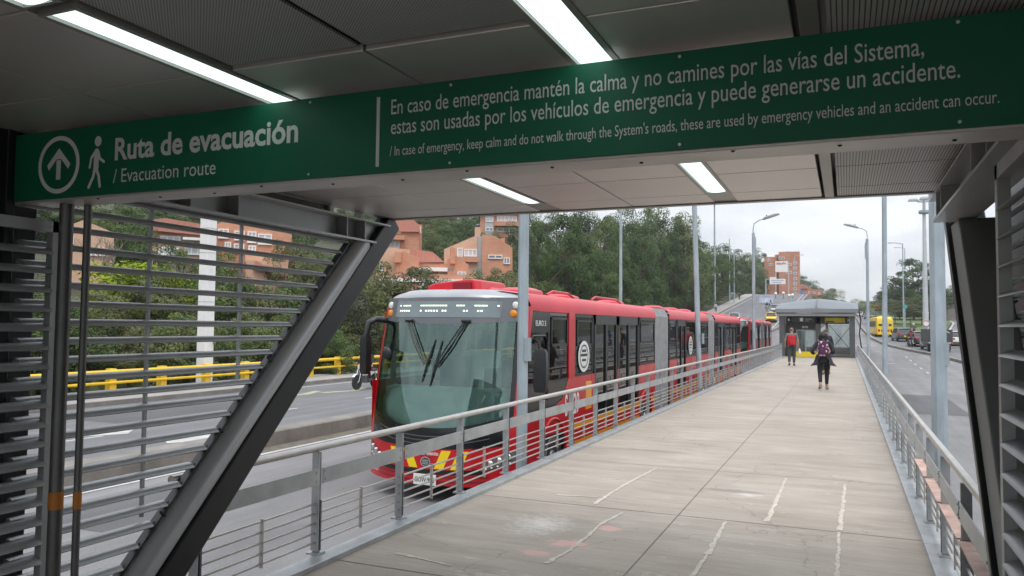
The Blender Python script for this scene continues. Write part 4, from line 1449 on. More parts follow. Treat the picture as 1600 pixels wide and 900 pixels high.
mods = [(0.50, 9.62, [(0.50, 2.75, 'cab'), (2.75, 3.08, 'pillar'), (3.10, 4.24, 'window'), (4.32, 5.98, 'door'), (6.06, 7.86, 'door'), (7.94, 9.60, 'window')]),
        (11.35, 18.15, [(11.37, 12.40, 'window'), (12.45, 13.85, 'door'), (13.9, 16.1, 'window'), (16.12, 18.13, 'window')]),
        (19.65, 27.45, [(19.68, 20.4, 'window'), (20.45, 22.2, 'door'), (22.25, 23.85, 'window'), (23.9, 26.0, 'door'), (26.05, 27.35, 'window')])]
bus1 = make_bus('articulated_bus', 'long red bendy bus with two grey bellows, nose beside the walkway railing', (BX, Y0B, BZ), mods, [1.98, 8.55, 14.2 + 2.9, 25.0 - 0.0], [(9.62, 11.35), (18.15, 19.65)])
mods2 = [(0.50, 8.6, [(0.50, 2.75, 'cab'), (2.75, 3.05, 'pillar'), (3.1, 4.3, 'door'), (4.35, 5.9, 'window'), (5.95, 7.2, 'door'), (7.25, 8.55, 'window')]),
         (10.0, 17.4, [(10.05, 11.2, 'window'), (11.3, 12.8, 'door'), (12.9, 14.6, 'window'), (14.7, 16.0, 'door'), (16.05, 17.35, 'window')])]
bus2 = make_bus('articulated_bus', 'shorter red bendy bus queued behind the long red one', (-7.2, 54.0, g(-7.2, 60) - 0.02), mods2, [1.98, 7.6, 14.6], [(8.6, 10.0)], False)

# ------------------------------------------------------------------ lamp posts along the walkway
def lamp_post(label, x, y, h, r, arm, lean=0.0, head=True):
    t = thing('lamp_post', label, 'lamp post', (x, y, -1.0), 0, 'galvanised lamp posts beside the walkway')
    m_ = MB().tube([(0, 0, 0), (lean * 0.5, 0, (h + 1) * 0.5), (lean, 0, h + 1)], [r * 1.06, r, r * 0.92], 8)
    obj('pole', m_, M_galv, t, smooth=True)
    obj('base_plate', MB().box(-0.16, 0.16, -0.16, 0.16, 0, 0.02).lathe([(r + 0.05, 0.02), (r + 0.01, 0.16)], (0, 0, 0), 8), M_galv, t)
    obj('cable_box', MB().box(r * 0.7, r * 0.7 + 0.05, -0.06, 0.06, 2.2, 2.5), M_galv, t)
    s = arm
    if head:
        z = h + 1
        a = MB().tube([(lean + s * 0.10, 0, z - 1.05), (lean + s * 0.10, 0, z - 0.3), (lean - s * 0.02, 0, z + 0.1), (lean + s * 0.03, 0, z + 0.42), (lean + s * 0.22, 0, z + 0.56), (lean + s * 0.45, 0, z + 0.63)], 0.024, 8)
        for k in range(6):
            a.box(lean - r, lean + s * 0.12 if s > 0 else lean + r, -0.02, 0.02, z - 1.0 + 0.14 * k, z - 0.98 + 0.14 * k) if s > 0 else a.box(lean + s * 0.12, lean + r, -0.02, 0.02, z - 1.0 + 0.14 * k, z - 0.98 + 0.14 * k)
        obj('lamp_arm', a, M_galv, t, smooth=True)
        q = MB()
        M = Matrix.Translation((lean + s * 0.42, 0, z + 0.60)) @ Matrix.Rotation(-s * R(17), 4, 'Y')
        rings = []
        for k, (u, hw, hh) in enumerate(((0, 0.06, 0.05), (0.1, 0.12, 0.09), (0.5, 0.14, 0.10), (0.72, 0.11, 0.06), (0.76, 0.05, 0.03))):
            rings.append([tuple(M @ Vector((s * u, yy, zz))) for yy, zz in ((-hw, -0.02), (-hw, hh * 0.5), (-hw * 0.5, hh), (hw * 0.5, hh), (hw, hh * 0.5), (hw, -0.02))])
        q.loft(rings)
        hd = obj('lamp_head', q, mat('lamp_head_grey', (0.30, 0.31, 0.31), 0.5, 0.2, 0.15, 5.0), t, smooth=True)
        q = MB()
        q.add([tuple(M @ Vector((s * u, yy, -0.024))) for u, yy in ((0.15, -0.09), (0.65, -0.09), (0.65, 0.09), (0.15, 0.09))], [(0, 1, 2, 3)])
        obj('lamp_glass', q, M_gloss, hd)
        q = MB().lathe([(0.025, 0), (0.025, 0.06), (0.01, 0.07)], tuple(M @ Vector((s * 0.2, 0, 0.10))), 8)
        obj('photocell', q, M_dsteel, hd)
    return t
lamp_post('thick galvanised pole close in front of the long bus', -3.86, 9.45, 7.6, 0.068, 1)
lamp_post('leaning galvanised pole in front of the first grey bellows', -3.86, 23.0, 7.4, 0.075, 1, -0.22)
lamp_post('lamp post with head tilted right before the queued bus', -3.86, 37.4, 6.05, 0.075, 1)
lamp_post('thickest galvanised pole, nearest on the right of the walkway', 1.10, 11.45, 7.6, 0.094, -1)
lamp_post('galvanised pole right of the far shelter, its head hidden by the roof', 1.10, 26.8, 7.4, 0.078, -1, 0.06)
lamp_post('lamp post with head tilted left, right beside the far shelter', 1.10, 45.4, 6.45, 0.08, -1)

def street_light(label, x, y, h, r, arm=1.4, col=None):
    z0 = g(x, y) - 0.1
    t = thing('street_light', label, 'street light', (x, y, z0), 0, 'distant street lights')
    obj('pole', MB().tube([(0, 0, 0), (0, 0, h)], [r, r * 0.6], 8), col or M_galv, t, smooth=True)
    if arm:
        s = 1 if arm > 0 else -1
        obj('lamp_arm', MB().tube([(0, 0, h - 0.1), (arm * 0.5, 0, h + 0.15), (arm, 0, h + 0.2)], r * 0.45, 6), M_galv, t)
        obj('lamp_head', MB().box(min(arm, arm + s * 0.7), max(arm, arm + s * 0.7), -0.14, 0.14, h + 0.12, h + 0.26), M_cap, t, bevel=0.03)
    return t
street_light('slim grey pole behind the middle of the long bus, before the dark trees', -11.72, 43.3, 11.0, 0.11, 1.5)
t = street_light('tall slim mast with a small ring on top before the left forest', -24.0, 160.0, 21.5, 0.24, 0)
obj('mast_ring', MB().lathe([(0.9, 21.2), (1.0, 21.3), (1.0, 21.6), (0.9, 21.7)], (0, 0, 0), 16), M_galv, t)
street_light('thin street light far up the hill above the orange houses', -12.0, 215.0, 10.0, 0.14, 1.6)
street_light('thin street light beside the orange apartment block', -22.5, 178.0, 12.0, 0.14, -1.4)
street_light('thin pole left of the overhead road sign', -24.0, 182.0, 14.5, 0.16, 0)
street_light('thin street light behind the leaning roadside poles on the right', 9.2, 150.0, 14.5, 0.15, -1.6)
street_light('thinnest street light farthest along the right road', 13.0, 205.0, 17.0, 0.15, -1.6)
# high mast with floodlights
hx_, hy_ = 8.7, 104.0
t = thing('flood_light_mast', 'tall floodlight mast on the green island before the big tree', 'mast', (hx_, hy_, g(hx_, hy_) - 0.1))
obj('mast_pole', MB().tube([(0, 0, 0), (0, 0, 16.4)], [0.34, 0.16], 12), mat('mast_pale_grey', (0.50, 0.52, 0.54), 0.5, 0.2, 0.1, 1.0), t, smooth=True)
obj('service_ring', MB().lathe([(0.55, 15.0), (0.6, 15.1), (0.6, 15.35), (0.45, 15.4)], (0, 0, 0), 14), M_galv, t)
obj('crown_arm', MB().tube([(-1.3, 0, 16.7), (-0.3, 0, 16.4), (0.3, 0, 16.4), (1.3, 0, 16.7)], 0.06, 6).tube([(0, -1.0, 16.6), (0, 1.0, 16.6)], 0.06, 6), M_galv, t)
for sx_, sy_ in ((-1, 0), (1, 0), (0, -1), (0, 1)):
    obj('flood_light', MB().loft([[(sx_ * 1.15 + a * k, sy_ * 1.0 + b_ * k, z) for a, b_ in ((-0.55, -0.3), (0.55, -0.3), (0.55, 0.3), (-0.55, 0.3))] for z, k in ((16.55, 1.0), (16.75, 0.9), (16.9, 0.4))]), M_cap, t)
# white square column behind the yellow rail
t = thing('square_column', 'white square steel column standing behind the yellow road rail', 'column', (-23.98, 24.55, -1.1))
obj('column_shaft', MB().box(-0.23, 0.23, -0.23, 0.23, 0, 9.5), M_white, t, bevel=0.02)
bb = MB()
for k in range(9):
    bb.box(-0.24, 0.24, -0.24, 0.24, 0.6 + k, 0.615 + k)
obj('shaft_joint', bb, M_slat, t)

# ------------------------------------------------------------------ yellow road rail
t = thing('yellow_guard_rail', 'yellow two-bar guard rail along the far pavement of the left road', 'guard rail', (-23.45, 4, g(-23.45, 4)))
k = 0
y = 4.3
while y < 78:
    z = g(-23.45, y) + 0.1
    obj('post', MB().box(-23.45 - 0.12, -23.45 + 0.12, y - 0.14, y + 0.14, z, z + 0.93), M_yel, t, world=True, bevel=0.02)
    y += 2.2; k += 1
for h, rr_ in ((0.45, 0.05), (0.82, 0.075)):
    pts = [(-23.30, 3 + 2.2 * i, g(-23.45, 3 + 2.2 * i) + 0.1 + h) for i in range(35)]
    obj('rail', MB().tube(pts, rr_, 10), M_yel, t, world=True, smooth=True)

# ------------------------------------------------------------------ the far wagon of the station
FS = thing('station_shelter', 'grey station wagon with pale roof at the far end of the walkway', 'station', (-1.5, 50, 0))
def FP(n, bb, m, **k): return obj(n, bb, m, FS, world=True, **k)
M_roofpale = mat('pale_metal_roof', (0.155, 0.178, 0.20), 0.45, 0.2, 0.1, 1.0)
M_grey = mat('shelter_grey_paint', (0.11, 0.114, 0.118), 0.45, 0.2, 0.12, 1.0)
bb = MB()
def rr(y, dz): return [(-3.85 + 4.55 * i / 12, y, 2.93 + dz + 0.30 * (1 - abs(i / 6 - 1) ** 1.25) * (1 if y > 50 else 0.25)) for i in range(13)]
rings = [rr(49.2, -0.12), rr(50.4, 0.12), rr(54, 0.38), rr(80, 0.38)]
FP('roof', bb.loft(rings, closed=False), M_roofpale, smooth='all')
FP('roof_seam', MB().tube([(-1.57, 49.15, 2.98), (-1.57, 50.4, 3.36), (-1.57, 54, 3.62)], 0.03, 6), M_dsteel)
FP('fascia', MB().box(-3.85, 0.70, 49.12, 49.26, 2.62, 2.86), mat('shelter_fascia', (0.22, 0.232, 0.245), 0.45, 0.2, 0.1, 1.0), bevel=0.02)
FP('fascia_lip', MB().box(-3.78, 0.62, 49.3, 49.7, 2.42, 2.58), mat('shelter_pale_lip', (0.40, 0.40, 0.40), 0.45, 0.2, 0.08, 1.0), bevel=0.02)
for x in (-3.50, 0.36):
    FP('column', MB().bar((x, 49.9, -0.2), (x + (0.0 if x < 0 else 0.0), 49.6, 2.55), 0.30, 0.34, up=(0, 1, 0)), M_grey, bevel=0.02)
FP('header', MB().box(-3.3, 0.2, 50.3, 50.45, 1.98, 2.45), M_blk)
FP('left_wall', MB().box(-3.35, -2.75, 50.5, 50.6, 0, 1.98).box(-2.75, -1.65, 50.5, 50.6, 1.62, 1.98), mat('shelter_dark_wall', (0.035, 0.036, 0.038), 0.5, 0, 0.15, 2.0))
d = FP('turnstile_door', MB().box(-2.74, -2.68, 50.5, 50.56, 0.3, 1.6).box(-1.74, -1.68, 50.5, 50.56, 0.3, 1.6).box(-2.24, -2.19, 50.5, 50.56, 0.3, 1.6).box(-2.74, -1.68, 50.5, 50.56, 1.56, 1.62), M_cap)
obj('door_glass', MB().box(-2.68, -1.74, 50.52, 50.53, 0.3, 1.56), M_glassclear, d, world=False)
bpy.data.objects[d.name].children[0].location = (1.5, -50, 0)
FP('yellow_step', MB().box(-2.75, -1.5, 50.2, 50.5, 0, 0.3), M_yb)
FP('middle_column', MB().box(-1.66, -1.36, 50.3, 50.6, 0, 2.45), M_grey, bevel=0.02)
FP('inner_column', MB().box(-1.1, -0.95, 50.5, 50.65, 0, 2.0).box(-1.27, -1.23, 50.45, 50.5, 0.7, 1.6), M_dsteel)
bs = FP('black_header_sign', MB().box(-3.0, -1.72, 50.22, 50.29, 2.08, 2.36), mat('sign_charcoal', (0.05, 0.055, 0.06), 0.4, 0, 0.1, 4.0))
bb = MB()
text_mesh(bb, 'Salida', (-2.2, 50.215, 2.23), (1, 0, 0), (0, 0, 1), 0.34, 0.1)
text_mesh(bb, 'Exit', (-2.2, 50.215, 2.12), (1, 0, 0), (0, 0, 1), 0.18, 0.09)
bb.add([(-2.52, 50.215, 2.12), (-2.34, 50.215, 2.12), (-2.34, 50.215, 2.32), (-2.52, 50.215, 2.32)], [(0, 1, 2, 3)])
FP('sign_print', bb, M_let)
ysn = FP('yellow_header_sign', MB().box(-1.12, -0.02, 50.22, 50.29, 2.06, 2.34), mat('sign_yellow', (0.50, 0.40, 0.02), 0.4, 0, 0.1, 4.0))
bb = MB()
bb.box(-1.08, -0.62, 50.205, 50.218, 2.08, 2.15)
text_mesh(bb, 'Transición', (-1.05, 50.215, 2.20), (1, 0, 0), (0, 0, 1), 0.95, 0.12) if False else None
FP('sign_stripe', bb, M_blk)
bb = MB().bar((0.08, 50.25, 2.12), (0.24, 50.25, 2.30), 0.02, 0.02).bar((0.24, 50.28, 2.12), (0.08, 50.28, 2.30), 0.02, 0.02)
FP('cross_symbol', bb, M_let)
FP('plate_symbol', MB().box(-2.40, -2.26, 50.44, 50.5, 1.72, 1.84).box(-2.22, -2.08, 50.44, 50.5, 1.72, 1.84), M_cap)
bb = MB().lathe([(0.05, 0), (0.05, 0.08), (0.02, 0.16)], (-3.15, 50.2, 2.14), 8)
FP('hanging_lamp', bb, M_wlens)
FP('floor', MB().box(-3.55, 0.6, 50.0, 80, -0.25, -0.004), M_conc)
bb = MB()
for y in range(51, 80, 5):
    bb.box(-3.6, -3.52, y, y + 4.6, 0, 2.9)
FP('side_wall', bb, M_dsteel)
FP('side_glass', MB().box(0.44, 0.46, 51, 79, 0.2, 2.2), M_glassclear)
FP('rear_glass', MB().box(-1.0, 0.4, 53.0, 53.02, 0.12, 1.96), M_glassclear)
FP('bracing', MB().tube([(-0.9, 53.2, 1.9), (0.35, 53.2, 0.3)], 0.02, 6).tube([(-0.9, 53.25, 0.3), (0.35, 53.25, 1.9)], 0.02, 6), M_slat)
FP('rear_channel', MB().box(-1.0, 0.4, 52.9, 53.0, 0.0, 0.12), M_slat)
FP('cable', MB().tube([(0.72, 49.2, 2.75), (0.82, 49.4, 2.2), (0.74, 49.4, 1.4), (0.84, 49.5, 0.6), (0.78, 49.5, -0.6)], 0.035, 6), M_blk)
FP('ceiling_lamp', MB().box(-0.6, -0.5, 49.7, 50.2, 2.43, 2.46).box(-2.6, -2.5, 49.7, 50.2, 2.43, 2.46), M_tube)

# ------------------------------------------------------------------ people
def skin_mesh(verts, edges, radii, sub=2):
    me = bpy.data.meshes.new('limbs')
    me.from_pydata([tuple(v) for v in verts], edges, [])
    o = bpy.data.objects.new('limbs', me)
    COL.objects.link(o)
    o.modifiers.new('skin', 'SKIN')
    for i, r in enumerate(radii):
        sv = me.skin_vertices[0].data[i]
        sv.radius = r if isinstance(r, tuple) else (r, r)
        sv.use_root = (i == 0)
    q = o.modifiers.new('sub', 'SUBSURF')
    q.levels = q.render_levels = sub
    bpy.context.view_layer.update()
    dg = bpy.context.evaluated_depsgraph_get()
    e = o.evaluated_get(dg).to_mesh()
    vs = [v.co.copy() for v in e.vertices]
    fs = [tuple(p.vertices) for p in e.polygons]
    o.evaluated_get(dg).to_mesh_clear()
    bpy.data.objects.remove(o)
    bpy.data.meshes.remove(me)
    return vs, fs
M_skin = mat('skin_tan', (0.42, 0.24, 0.16), 0.55, 0, 0.08, 20.0)
M_hair = mat('black_hair', (0.012, 0.010, 0.009), 0.5, 0, 0.3, 40.0)
def cloth(name, c): return mat('cloth_' + name, c, 0.85, 0, 0.14, 9.0, 0.25, 60)
def person(label, loc, rz, J, H, top, legs, shoe, hairm, female=False, jacket_hem=None, sleeves=True, open_hem=0.0, group=None, hair_shape='short', helmet=None):
    """J: joints in local metres for a figure facing +y"""
    t = thing('person', label, 'person', loc, rz, group)
    V = [Vector(J[k]) for k in ('pelvis', 'waist', 'chest', 'neck', 'head', 'crown', 'shl', 'ell', 'wrl', 'hal', 'shr', 'elr', 'wrr', 'har', 'hil', 'knl', 'anl', 'tol', 'hir', 'knr', 'anr', 'tor')]
    E_ = [(0, 1), (1, 2), (2, 3), (3, 4), (4, 5), (2, 6), (6, 7), (7, 8), (8, 9), (2, 10), (10, 11), (11, 12), (12, 13), (0, 14), (14, 15), (15, 16), (16, 17), (0, 18), (18, 19), (19, 20), (20, 21)]
    f = 0.92 if female else 1.0
    Rr = [(0.12, 0.10), (0.105 * f, 0.085), (0.13 * f, 0.10), 0.052, (0.078, 0.092), (0.065, 0.078), 0.062 * f, 0.043 * f, 0.030, (0.036, 0.018), 0.062 * f, 0.043 * f, 0.030, (0.036, 0.018), 0.085, 0.058, 0.040, 0.032, 0.085, 0.058, 0.040, 0.032]
    vs, fs = skin_mesh(V, E_, Rr, 2)
    b_ = MB().add(vs, fs)
    fw = Vector(J.get('face', (0, 1, 0)))
    rt = fw.cross(Vector((0, 0, 1))).normalized()
    h = Vector(J['head'])
    # nose, ears, fingers belong to the same body mesh
    b_.tube([h + fw * 0.085 + Vector((0, 0, 0.035)), h + fw * 0.112 - Vector((0, 0, 0.005)), h + fw * 0.09 - Vector((0, 0, 0.018))], [0.008, 0.014, 0.009], 6)
    for s in (-1, 1):
        b_.ball(h + rt * (0.080 * s) + Vector((0, 0, 0.01)), 0.014, 0.022, 0.034, 8, 6)
    for side_ in ('l', 'r'):
        w_, hd = Vector(J['wr' + side_]), Vector(J['ha' + side_])
        d = (hd - w_).normalized()
        a = d.cross(fw).normalized() if abs(d.dot(fw)) < 0.95 else rt
        c = d.cross(a)
        for k, ln in enumerate((0.068, 0.078, 0.073, 0.058)):
            o = hd + c * (0.024 - 0.016 * k)
            b_.tube([o - d * 0.01, o + d * ln * 0.5 + a * 0.006, o + d * ln * 0.85 + a * 0.022], [0.0095, 0.009, 0.007], 6)
        b_.tube([w_ + d * 0.03 + c * 0.02, w_ + d * 0.06 + c * 0.045, w_ + d * 0.09 + c * 0.048], [0.012, 0.0105, 0.008], 6)
    body = obj('body', b_, M_skin, t, smooth='all')
    # face
    bb = MB()
    for s in (-1, 1):
        bb.ball(h + fw * 0.088 + rt * (0.032 * s) + Vector((0, 0, 0.03)), 0.011, 0.011, 0.007, 8, 6)
    obj('eye', bb, M_blk, t)
    obj('mouth', MB().ball(h + fw * 0.085 - Vector((0, 0, 0.045)), 0.022, 0.012, 0.006, 8, 5), mat('lip', (0.30, 0.11, 0.09), 0.5, 0, 0.1, 20.0), t)
    # clothes follow the same joints a little further out
    n = lambda *k: [Vector(J[q]) for q in k]
    ends = ('wrl', 'wrr') if sleeves else (None, None)
    def mid(a, b2, u): return Vector(J[a]) * (1 - u) + Vector(J[b2]) * u
    JV = [Vector(J['waist'])] + [Vector(J['chest']), Vector(J['neck']) - Vector((0, 0, 0.03)), Vector(J['pelvis']) - Vector((0, 0, 0.02))]
    JE = [(0, 1), (1, 2), (0, 3)]
    JR = [(0.135 * f, 0.108), (0.158 * f, 0.122), 0.070, (0.158, 0.135)]
    for s_ in ('l', 'r'):
        i = len(JV)
        JV += [Vector(J['sh' + s_]), Vector(J['el' + s_]) if sleeves else mid('sh' + s_, 'el' + s_, 0.75)]
        JE += [(1, i), (i, i + 1)]
        JR += [0.080 * f, 0.060 * f if sleeves else 0.064]
        if sleeves:
            JV.append(mid('el' + s_, 'wr' + s_, 0.93)); JE.append((i + 1, i + 2)); JR.append(0.046)
    if jacket_hem is not None:
        JV.append(Vector(J['pelvis']) - Vector((0, 0, jacket_hem))); JE.append((3, len(JV) - 1)); JR.append((0.185, 0.15))
    vs, fs = skin_mesh(JV, JE, JR, 2)
    bb = MB().add(vs, fs)
    obj('jacket' if sleeves else 'shirt', bb, top, t, smooth='all')
    if open_hem:
        p = Vector(J['pelvis'])
        for s in (-1, 1):
            q = MB().loft([[(s * 0.10, -0.13, p.z + 0.12), (s * 0.17, 0.0, p.z + 0.12), (s * 0.12, 0.10, p.z + 0.12)], [(s * 0.14, -0.17, p.z - 0.08), (s * 0.25, -0.02, p.z - 0.10), (s * 0.16, 0.12, p.z - 0.06)], [(s * 0.13, -0.19, p.z - 0.17), (s * (0.28 + open_hem), -0.04, p.z - 0.20), (s * 0.20, 0.13, p.z - 0.14)]], closed=False)
            obj('coat_tail', q, top, t, smooth='all')
    LV = [Vector(J['pelvis']), Vector(J['waist']) - Vector((0, 0, 0.08))]
    LE = [(0, 1)]
    LR = [(0.145, 0.122), (0.122 * f, 0.10)]
    for s_ in ('l', 'r'):
        i = len(LV)
        LV += [Vector(J['hi' + s_]), Vector(J['kn' + s_]), mid('kn' + s_, 'an' + s_, 0.88)]
        LE += [(0, i), (i, i + 1), (i + 1, i + 2)]
        LR += [0.104 if not female else 0.102, 0.074 if not female else 0.064, 0.062 if not female else 0.047]
    vs, fs = skin_mesh(LV, LE, LR, 2)
    obj('trousers', MB().add(vs, fs), legs, t, smooth='all')
    for s_ in ('l', 'r'):
        a, c = Vector(J['an' + s_]), Vector(J['to' + s_])
        d = c - a
        heel = a - Vector((d.x, d.y, 0)).normalized() * 0.05
        heel.z = a.z + (c.z - a.z) * 0.8 if abs(c.z - a.z) < 0.12 else a.z
        vs, fs = skin_mesh([a + Vector((0, 0, 0.01)), heel, a + d * 0.6 - Vector((0, 0, 0.008)), c + d * 0.08], [(0, 1), (0, 2), (2, 3)], [0.045, (0.040, 0.036), (0.046, 0.040), (0.036, 0.028)], 2)
        sh = obj('shoe', MB().add(vs, fs), shoe, t, smooth='all')
    if helmet:
        obj('helmet', MB().ball(h + Vector((0, 0, 0.03)), 0.135, 0.15, 0.15, 14, 10), helmet, t, smooth='all')
    elif hair_shape == 'bun':
        bb = MB().ball(h + Vector((0, 0, 0.035)) - fw * 0.025, 0.115, 0.115, 0.125, 16, 12).ball(h - fw * 0.055 + Vector((0, 0, -0.05)), 0.10, 0.07, 0.09, 14, 10).ball(h + rt * 0.07 - fw * 0.03 + Vector((0, 0, 0.0)), 0.06, 0.07, 0.09, 10, 8).ball(h - rt * 0.07 - fw * 0.03 + Vector((0, 0, 0.0)), 0.06, 0.07, 0.09, 10, 8)
        obj('hair', bb, hairm, t, smooth='all')
    else:
        bb = MB().ball(h + Vector((0, 0, 0.052)) - fw * 0.018, 0.086, 0.096, 0.075, 16, 10)
        obj('hair', bb, hairm, t, smooth='all')
    return t
def walk_joints(H=1.68, stride=0.2, fem=False, lift=0.0, arm=0.15):
    k = H / 1.7
    sw, hw = (0.165, 0.085) if fem else (0.19, 0.095)
    z = lambda v: v * k
    J = dict(pelvis=(0, 0, z(.93)), waist=(0, 0.005, z(1.08)), chest=(0, 0.01, z(1.30)), neck=(0, 0.015, z(1.46)), head=(0, 0.03, z(1.565)), crown=(0, 0.02, z(1.635)),
             shl=(-sw, 0.0, z(1.385)), ell=(-sw - 0.05, -0.02 - arm, z(1.12)), wrl=(-sw - 0.04, 0.06 - arm, z(.88)), hal=(-sw - 0.035, 0.09 - arm, z(.80)),
             shr=(sw, 0.0, z(1.385)), elr=(sw + 0.05, 0.0 + arm * 0.4, z(1.12)), wrr=(sw + 0.04, 0.06 + arm, z(.90)), har=(sw + 0.035, 0.10 + arm, z(.82)),
             hil=(-hw, 0, z(.88)), knl=(-hw - 0.005, -stride * 0.25, z(.50)), anl=(-hw, -stride - lift, 0.085 + lift), tol=(-hw - 0.02, -stride + 0.13 - lift * 0.6, 0.035 + lift * 0.2),
             hir=(hw, 0, z(.88)), knr=(hw + 0.005, stride * 0.55, z(.50)), anr=(hw, stride * 0.8, 0.085), tor=(hw + 0.03, stride * 0.8 + 0.16, 0.035), face=(0, 1, 0))
    return J
# woman with the patterned backpack
J = walk_joints(1.56, 0.16, True, 0.06, 0.05)
J.update(ell=(-0.30, -0.10, 1.04), wrl=(-0.24, 0.12, 0.98), hal=(-0.20, 0.19, 1.0), elr=(0.26, -0.08, 1.04), wrr=(0.20, 0.14, 1.0), har=(0.16, 0.21, 1.02))
c_black = cloth('black_jacket', (0.022, 0.023, 0.030))
person('woman in black jacket and leggings wearing a purple patterned backpack, walking away', (-0.56, 23.0, 0), R(4), J, 1.56, c_black, cloth('black_leggings', (0.010, 0.011, 0.014)), mat('grey_trainer', (0.30, 0.27, 0.24), 0.7, 0, 0.3, 12.0), M_hair, True, 0.12, True, 0.06, None, 'bun')
def patterned_mat():
    m, t, b, l = _new('patterned_canvas')
    co = nd(t, 'ShaderNodeTexCoord')
    v = nd(t, 'ShaderNodeTexVoronoi')
    v.inputs['Scale'].default_value = 13.0
    l(co.outputs['Object'], v.inputs['Vector'])
    r = nd(t, 'ShaderNodeValToRGB')
    r.color_ramp.interpolation = 'CONSTANT'
    e = r.color_ramp.elements
    e[0].position = 0.0; e[0].color = (0.62, 0.40, 0.46, 1)
    e[1].position = 0.36; e[1].color = (0.17, 0.04, 0.11, 1)
    x = e.new(0.50); x.color = (0.05, 0.018, 0.055, 1)
    l(v.outputs['Distance'], r.inputs['Fac'])
    l(r.outputs['Color'], b.inputs['Base Color'])
    b.inputs['Roughness'].default_value = 0.8
    return m
def backpack(label, loc, rz, m, mtrim, w, h, d):
    t = thing('backpack', label, 'backpack', loc, rz)
    rings = [[(a * w * k, b_ * d * q, z * h) for a, b_ in ((-0.5, 0.4), (-0.5, -0.3), (-0.35, -0.5), (0.35, -0.5), (0.5, -0.3), (0.5, 0.4))] for z, k, q in ((0, 0.85, 0.8), (0.06, 1, 1), (0.7, 0.98, 1), (0.92, 0.8, 0.8), (1.0, 0.5, 0.5))]
    obj('pack_body', MB().loft(rings), m, t, smooth='all', sub=2)
    obj('front_pocket', MB().loft([[(a * w * 0.74 * k, -d * 0.45 + b_ * d * 0.32 * q, z * h) for a, b_ in ((-0.5, 0.3), (-0.42, -0.45), (0.42, -0.45), (0.5, 0.3))] for z, k, q in ((0.06, 0.9, 0.7), (0.10, 1, 1), (0.42, 1, 1), (0.47, 0.9, 0.6))]), m, t, smooth='all', sub=1)
    bb = MB()
    for s in (-1, 1):
        bb.tube([(s * w * 0.32, d * 0.35, h * 0.95), (s * w * 0.42, d * 0.75, h * 1.02), (s * w * 0.46, d * 1.25, h * 0.88)], 0.018, 6)
    bb.tube([(-0.04, 0.0, h * 0.98), (0, -0.01, h * 1.09), (0.04, 0.0, h * 0.98)], 0.01, 6)
    obj('strap', bb, mtrim, t, smooth=True)
    return t
backpack('purple backpack with pale pattern on the woman in black', (-0.555, 22.815, 0.92), R(4), patterned_mat(), cloth('mauve_strap', (0.22, 0.15, 0.22)), 0.30, 0.42, 0.15)
# man with the red backpack
J = walk_joints(1.72, 0.10, False, 0.03, 0.02)
J.update(ell=(-0.27, -0.03, 1.13), wrl=(-0.27, 0.06, 0.90), hal=(-0.265, 0.09, 0.82), elr=(0.27, -0.03, 1.13), wrr=(0.29, 0.06, 0.90), har=(0.29, 0.09, 0.82))
person('grey haired man in grey trousers with a red backpack, walking towards the shelter', (-2.22, 37.2, 0), R(3), J, 1.72, cloth('grey_shirt', (0.17, 0.17, 0.18)), cloth('charcoal_trousers', (0.060, 0.062, 0.066)), mat('black_shoe', (0.015, 0.015, 0.016), 0.5, 0, 0.2, 12.0), mat('thin_grey_hair', (0.16, 0.13, 0.11), 0.6, 0, 0.3, 40.0), False, None, False)
backpack('plain red backpack on the grey haired man', (-2.21, 36.99, 0.93), R(3), cloth('red_canvas', (0.50, 0.015, 0.025)), cloth('grey_strap', (0.15, 0.15, 0.16)), 0.36, 0.46, 0.17)
bb = MB().loft([[(-1.90 + a * k, 37.28 + b_ * k, z) for a, b_ in ((-0.06, -0.03), (0.06, -0.04), (0.07, 0.03), (-0.05, 0.04))] for z, k in ((0.80, 0.3), (0.72, 0.9), (0.60, 1.15), (0.50, 0.9))])
tag(obj('carrier_bag', bb, M_white, None, smooth='all', sub=1), 'small white plastic bag in the hand of the man with red backpack', 'bag')
# woman coming the other way
J = walk_joints(1.66, 0.14, True, 0.03, 0.1)
person('person in dark jacket coming towards us, half hidden behind the woman in black', (-0.66, 31.0, 0), R(180), J, 1.66, cloth('dark_jacket', (0.03, 0.032, 0.036)), cloth('dark_trousers', (0.03, 0.03, 0.036)), mat('black_shoe', (0.015, 0.015, 0.016), 0.5, 0, 0.2, 12.0), mat('brown_hair', (0.05, 0.03, 0.02), 0.55, 0, 0.3, 40.0), True)
bb = MB().loft([[(-0.66 + a * k, 30.87 - 0.0 + b_, z) for a, b_ in ((-0.05, 0.0), (0.0, -0.03), (0.05, 0.0), (0.0, 0.03))] for z, k in ((1.38, 1.0), (1.30, 1.1), (1.16, 1.2), (1.0, 0.9))])
tag(obj('scarf', bb, cloth('cream_scarf', (0.6, 0.55, 0.45)), None, smooth=True), 'pale cream scarf hanging on the chest of the person coming towards us', 'scarf')

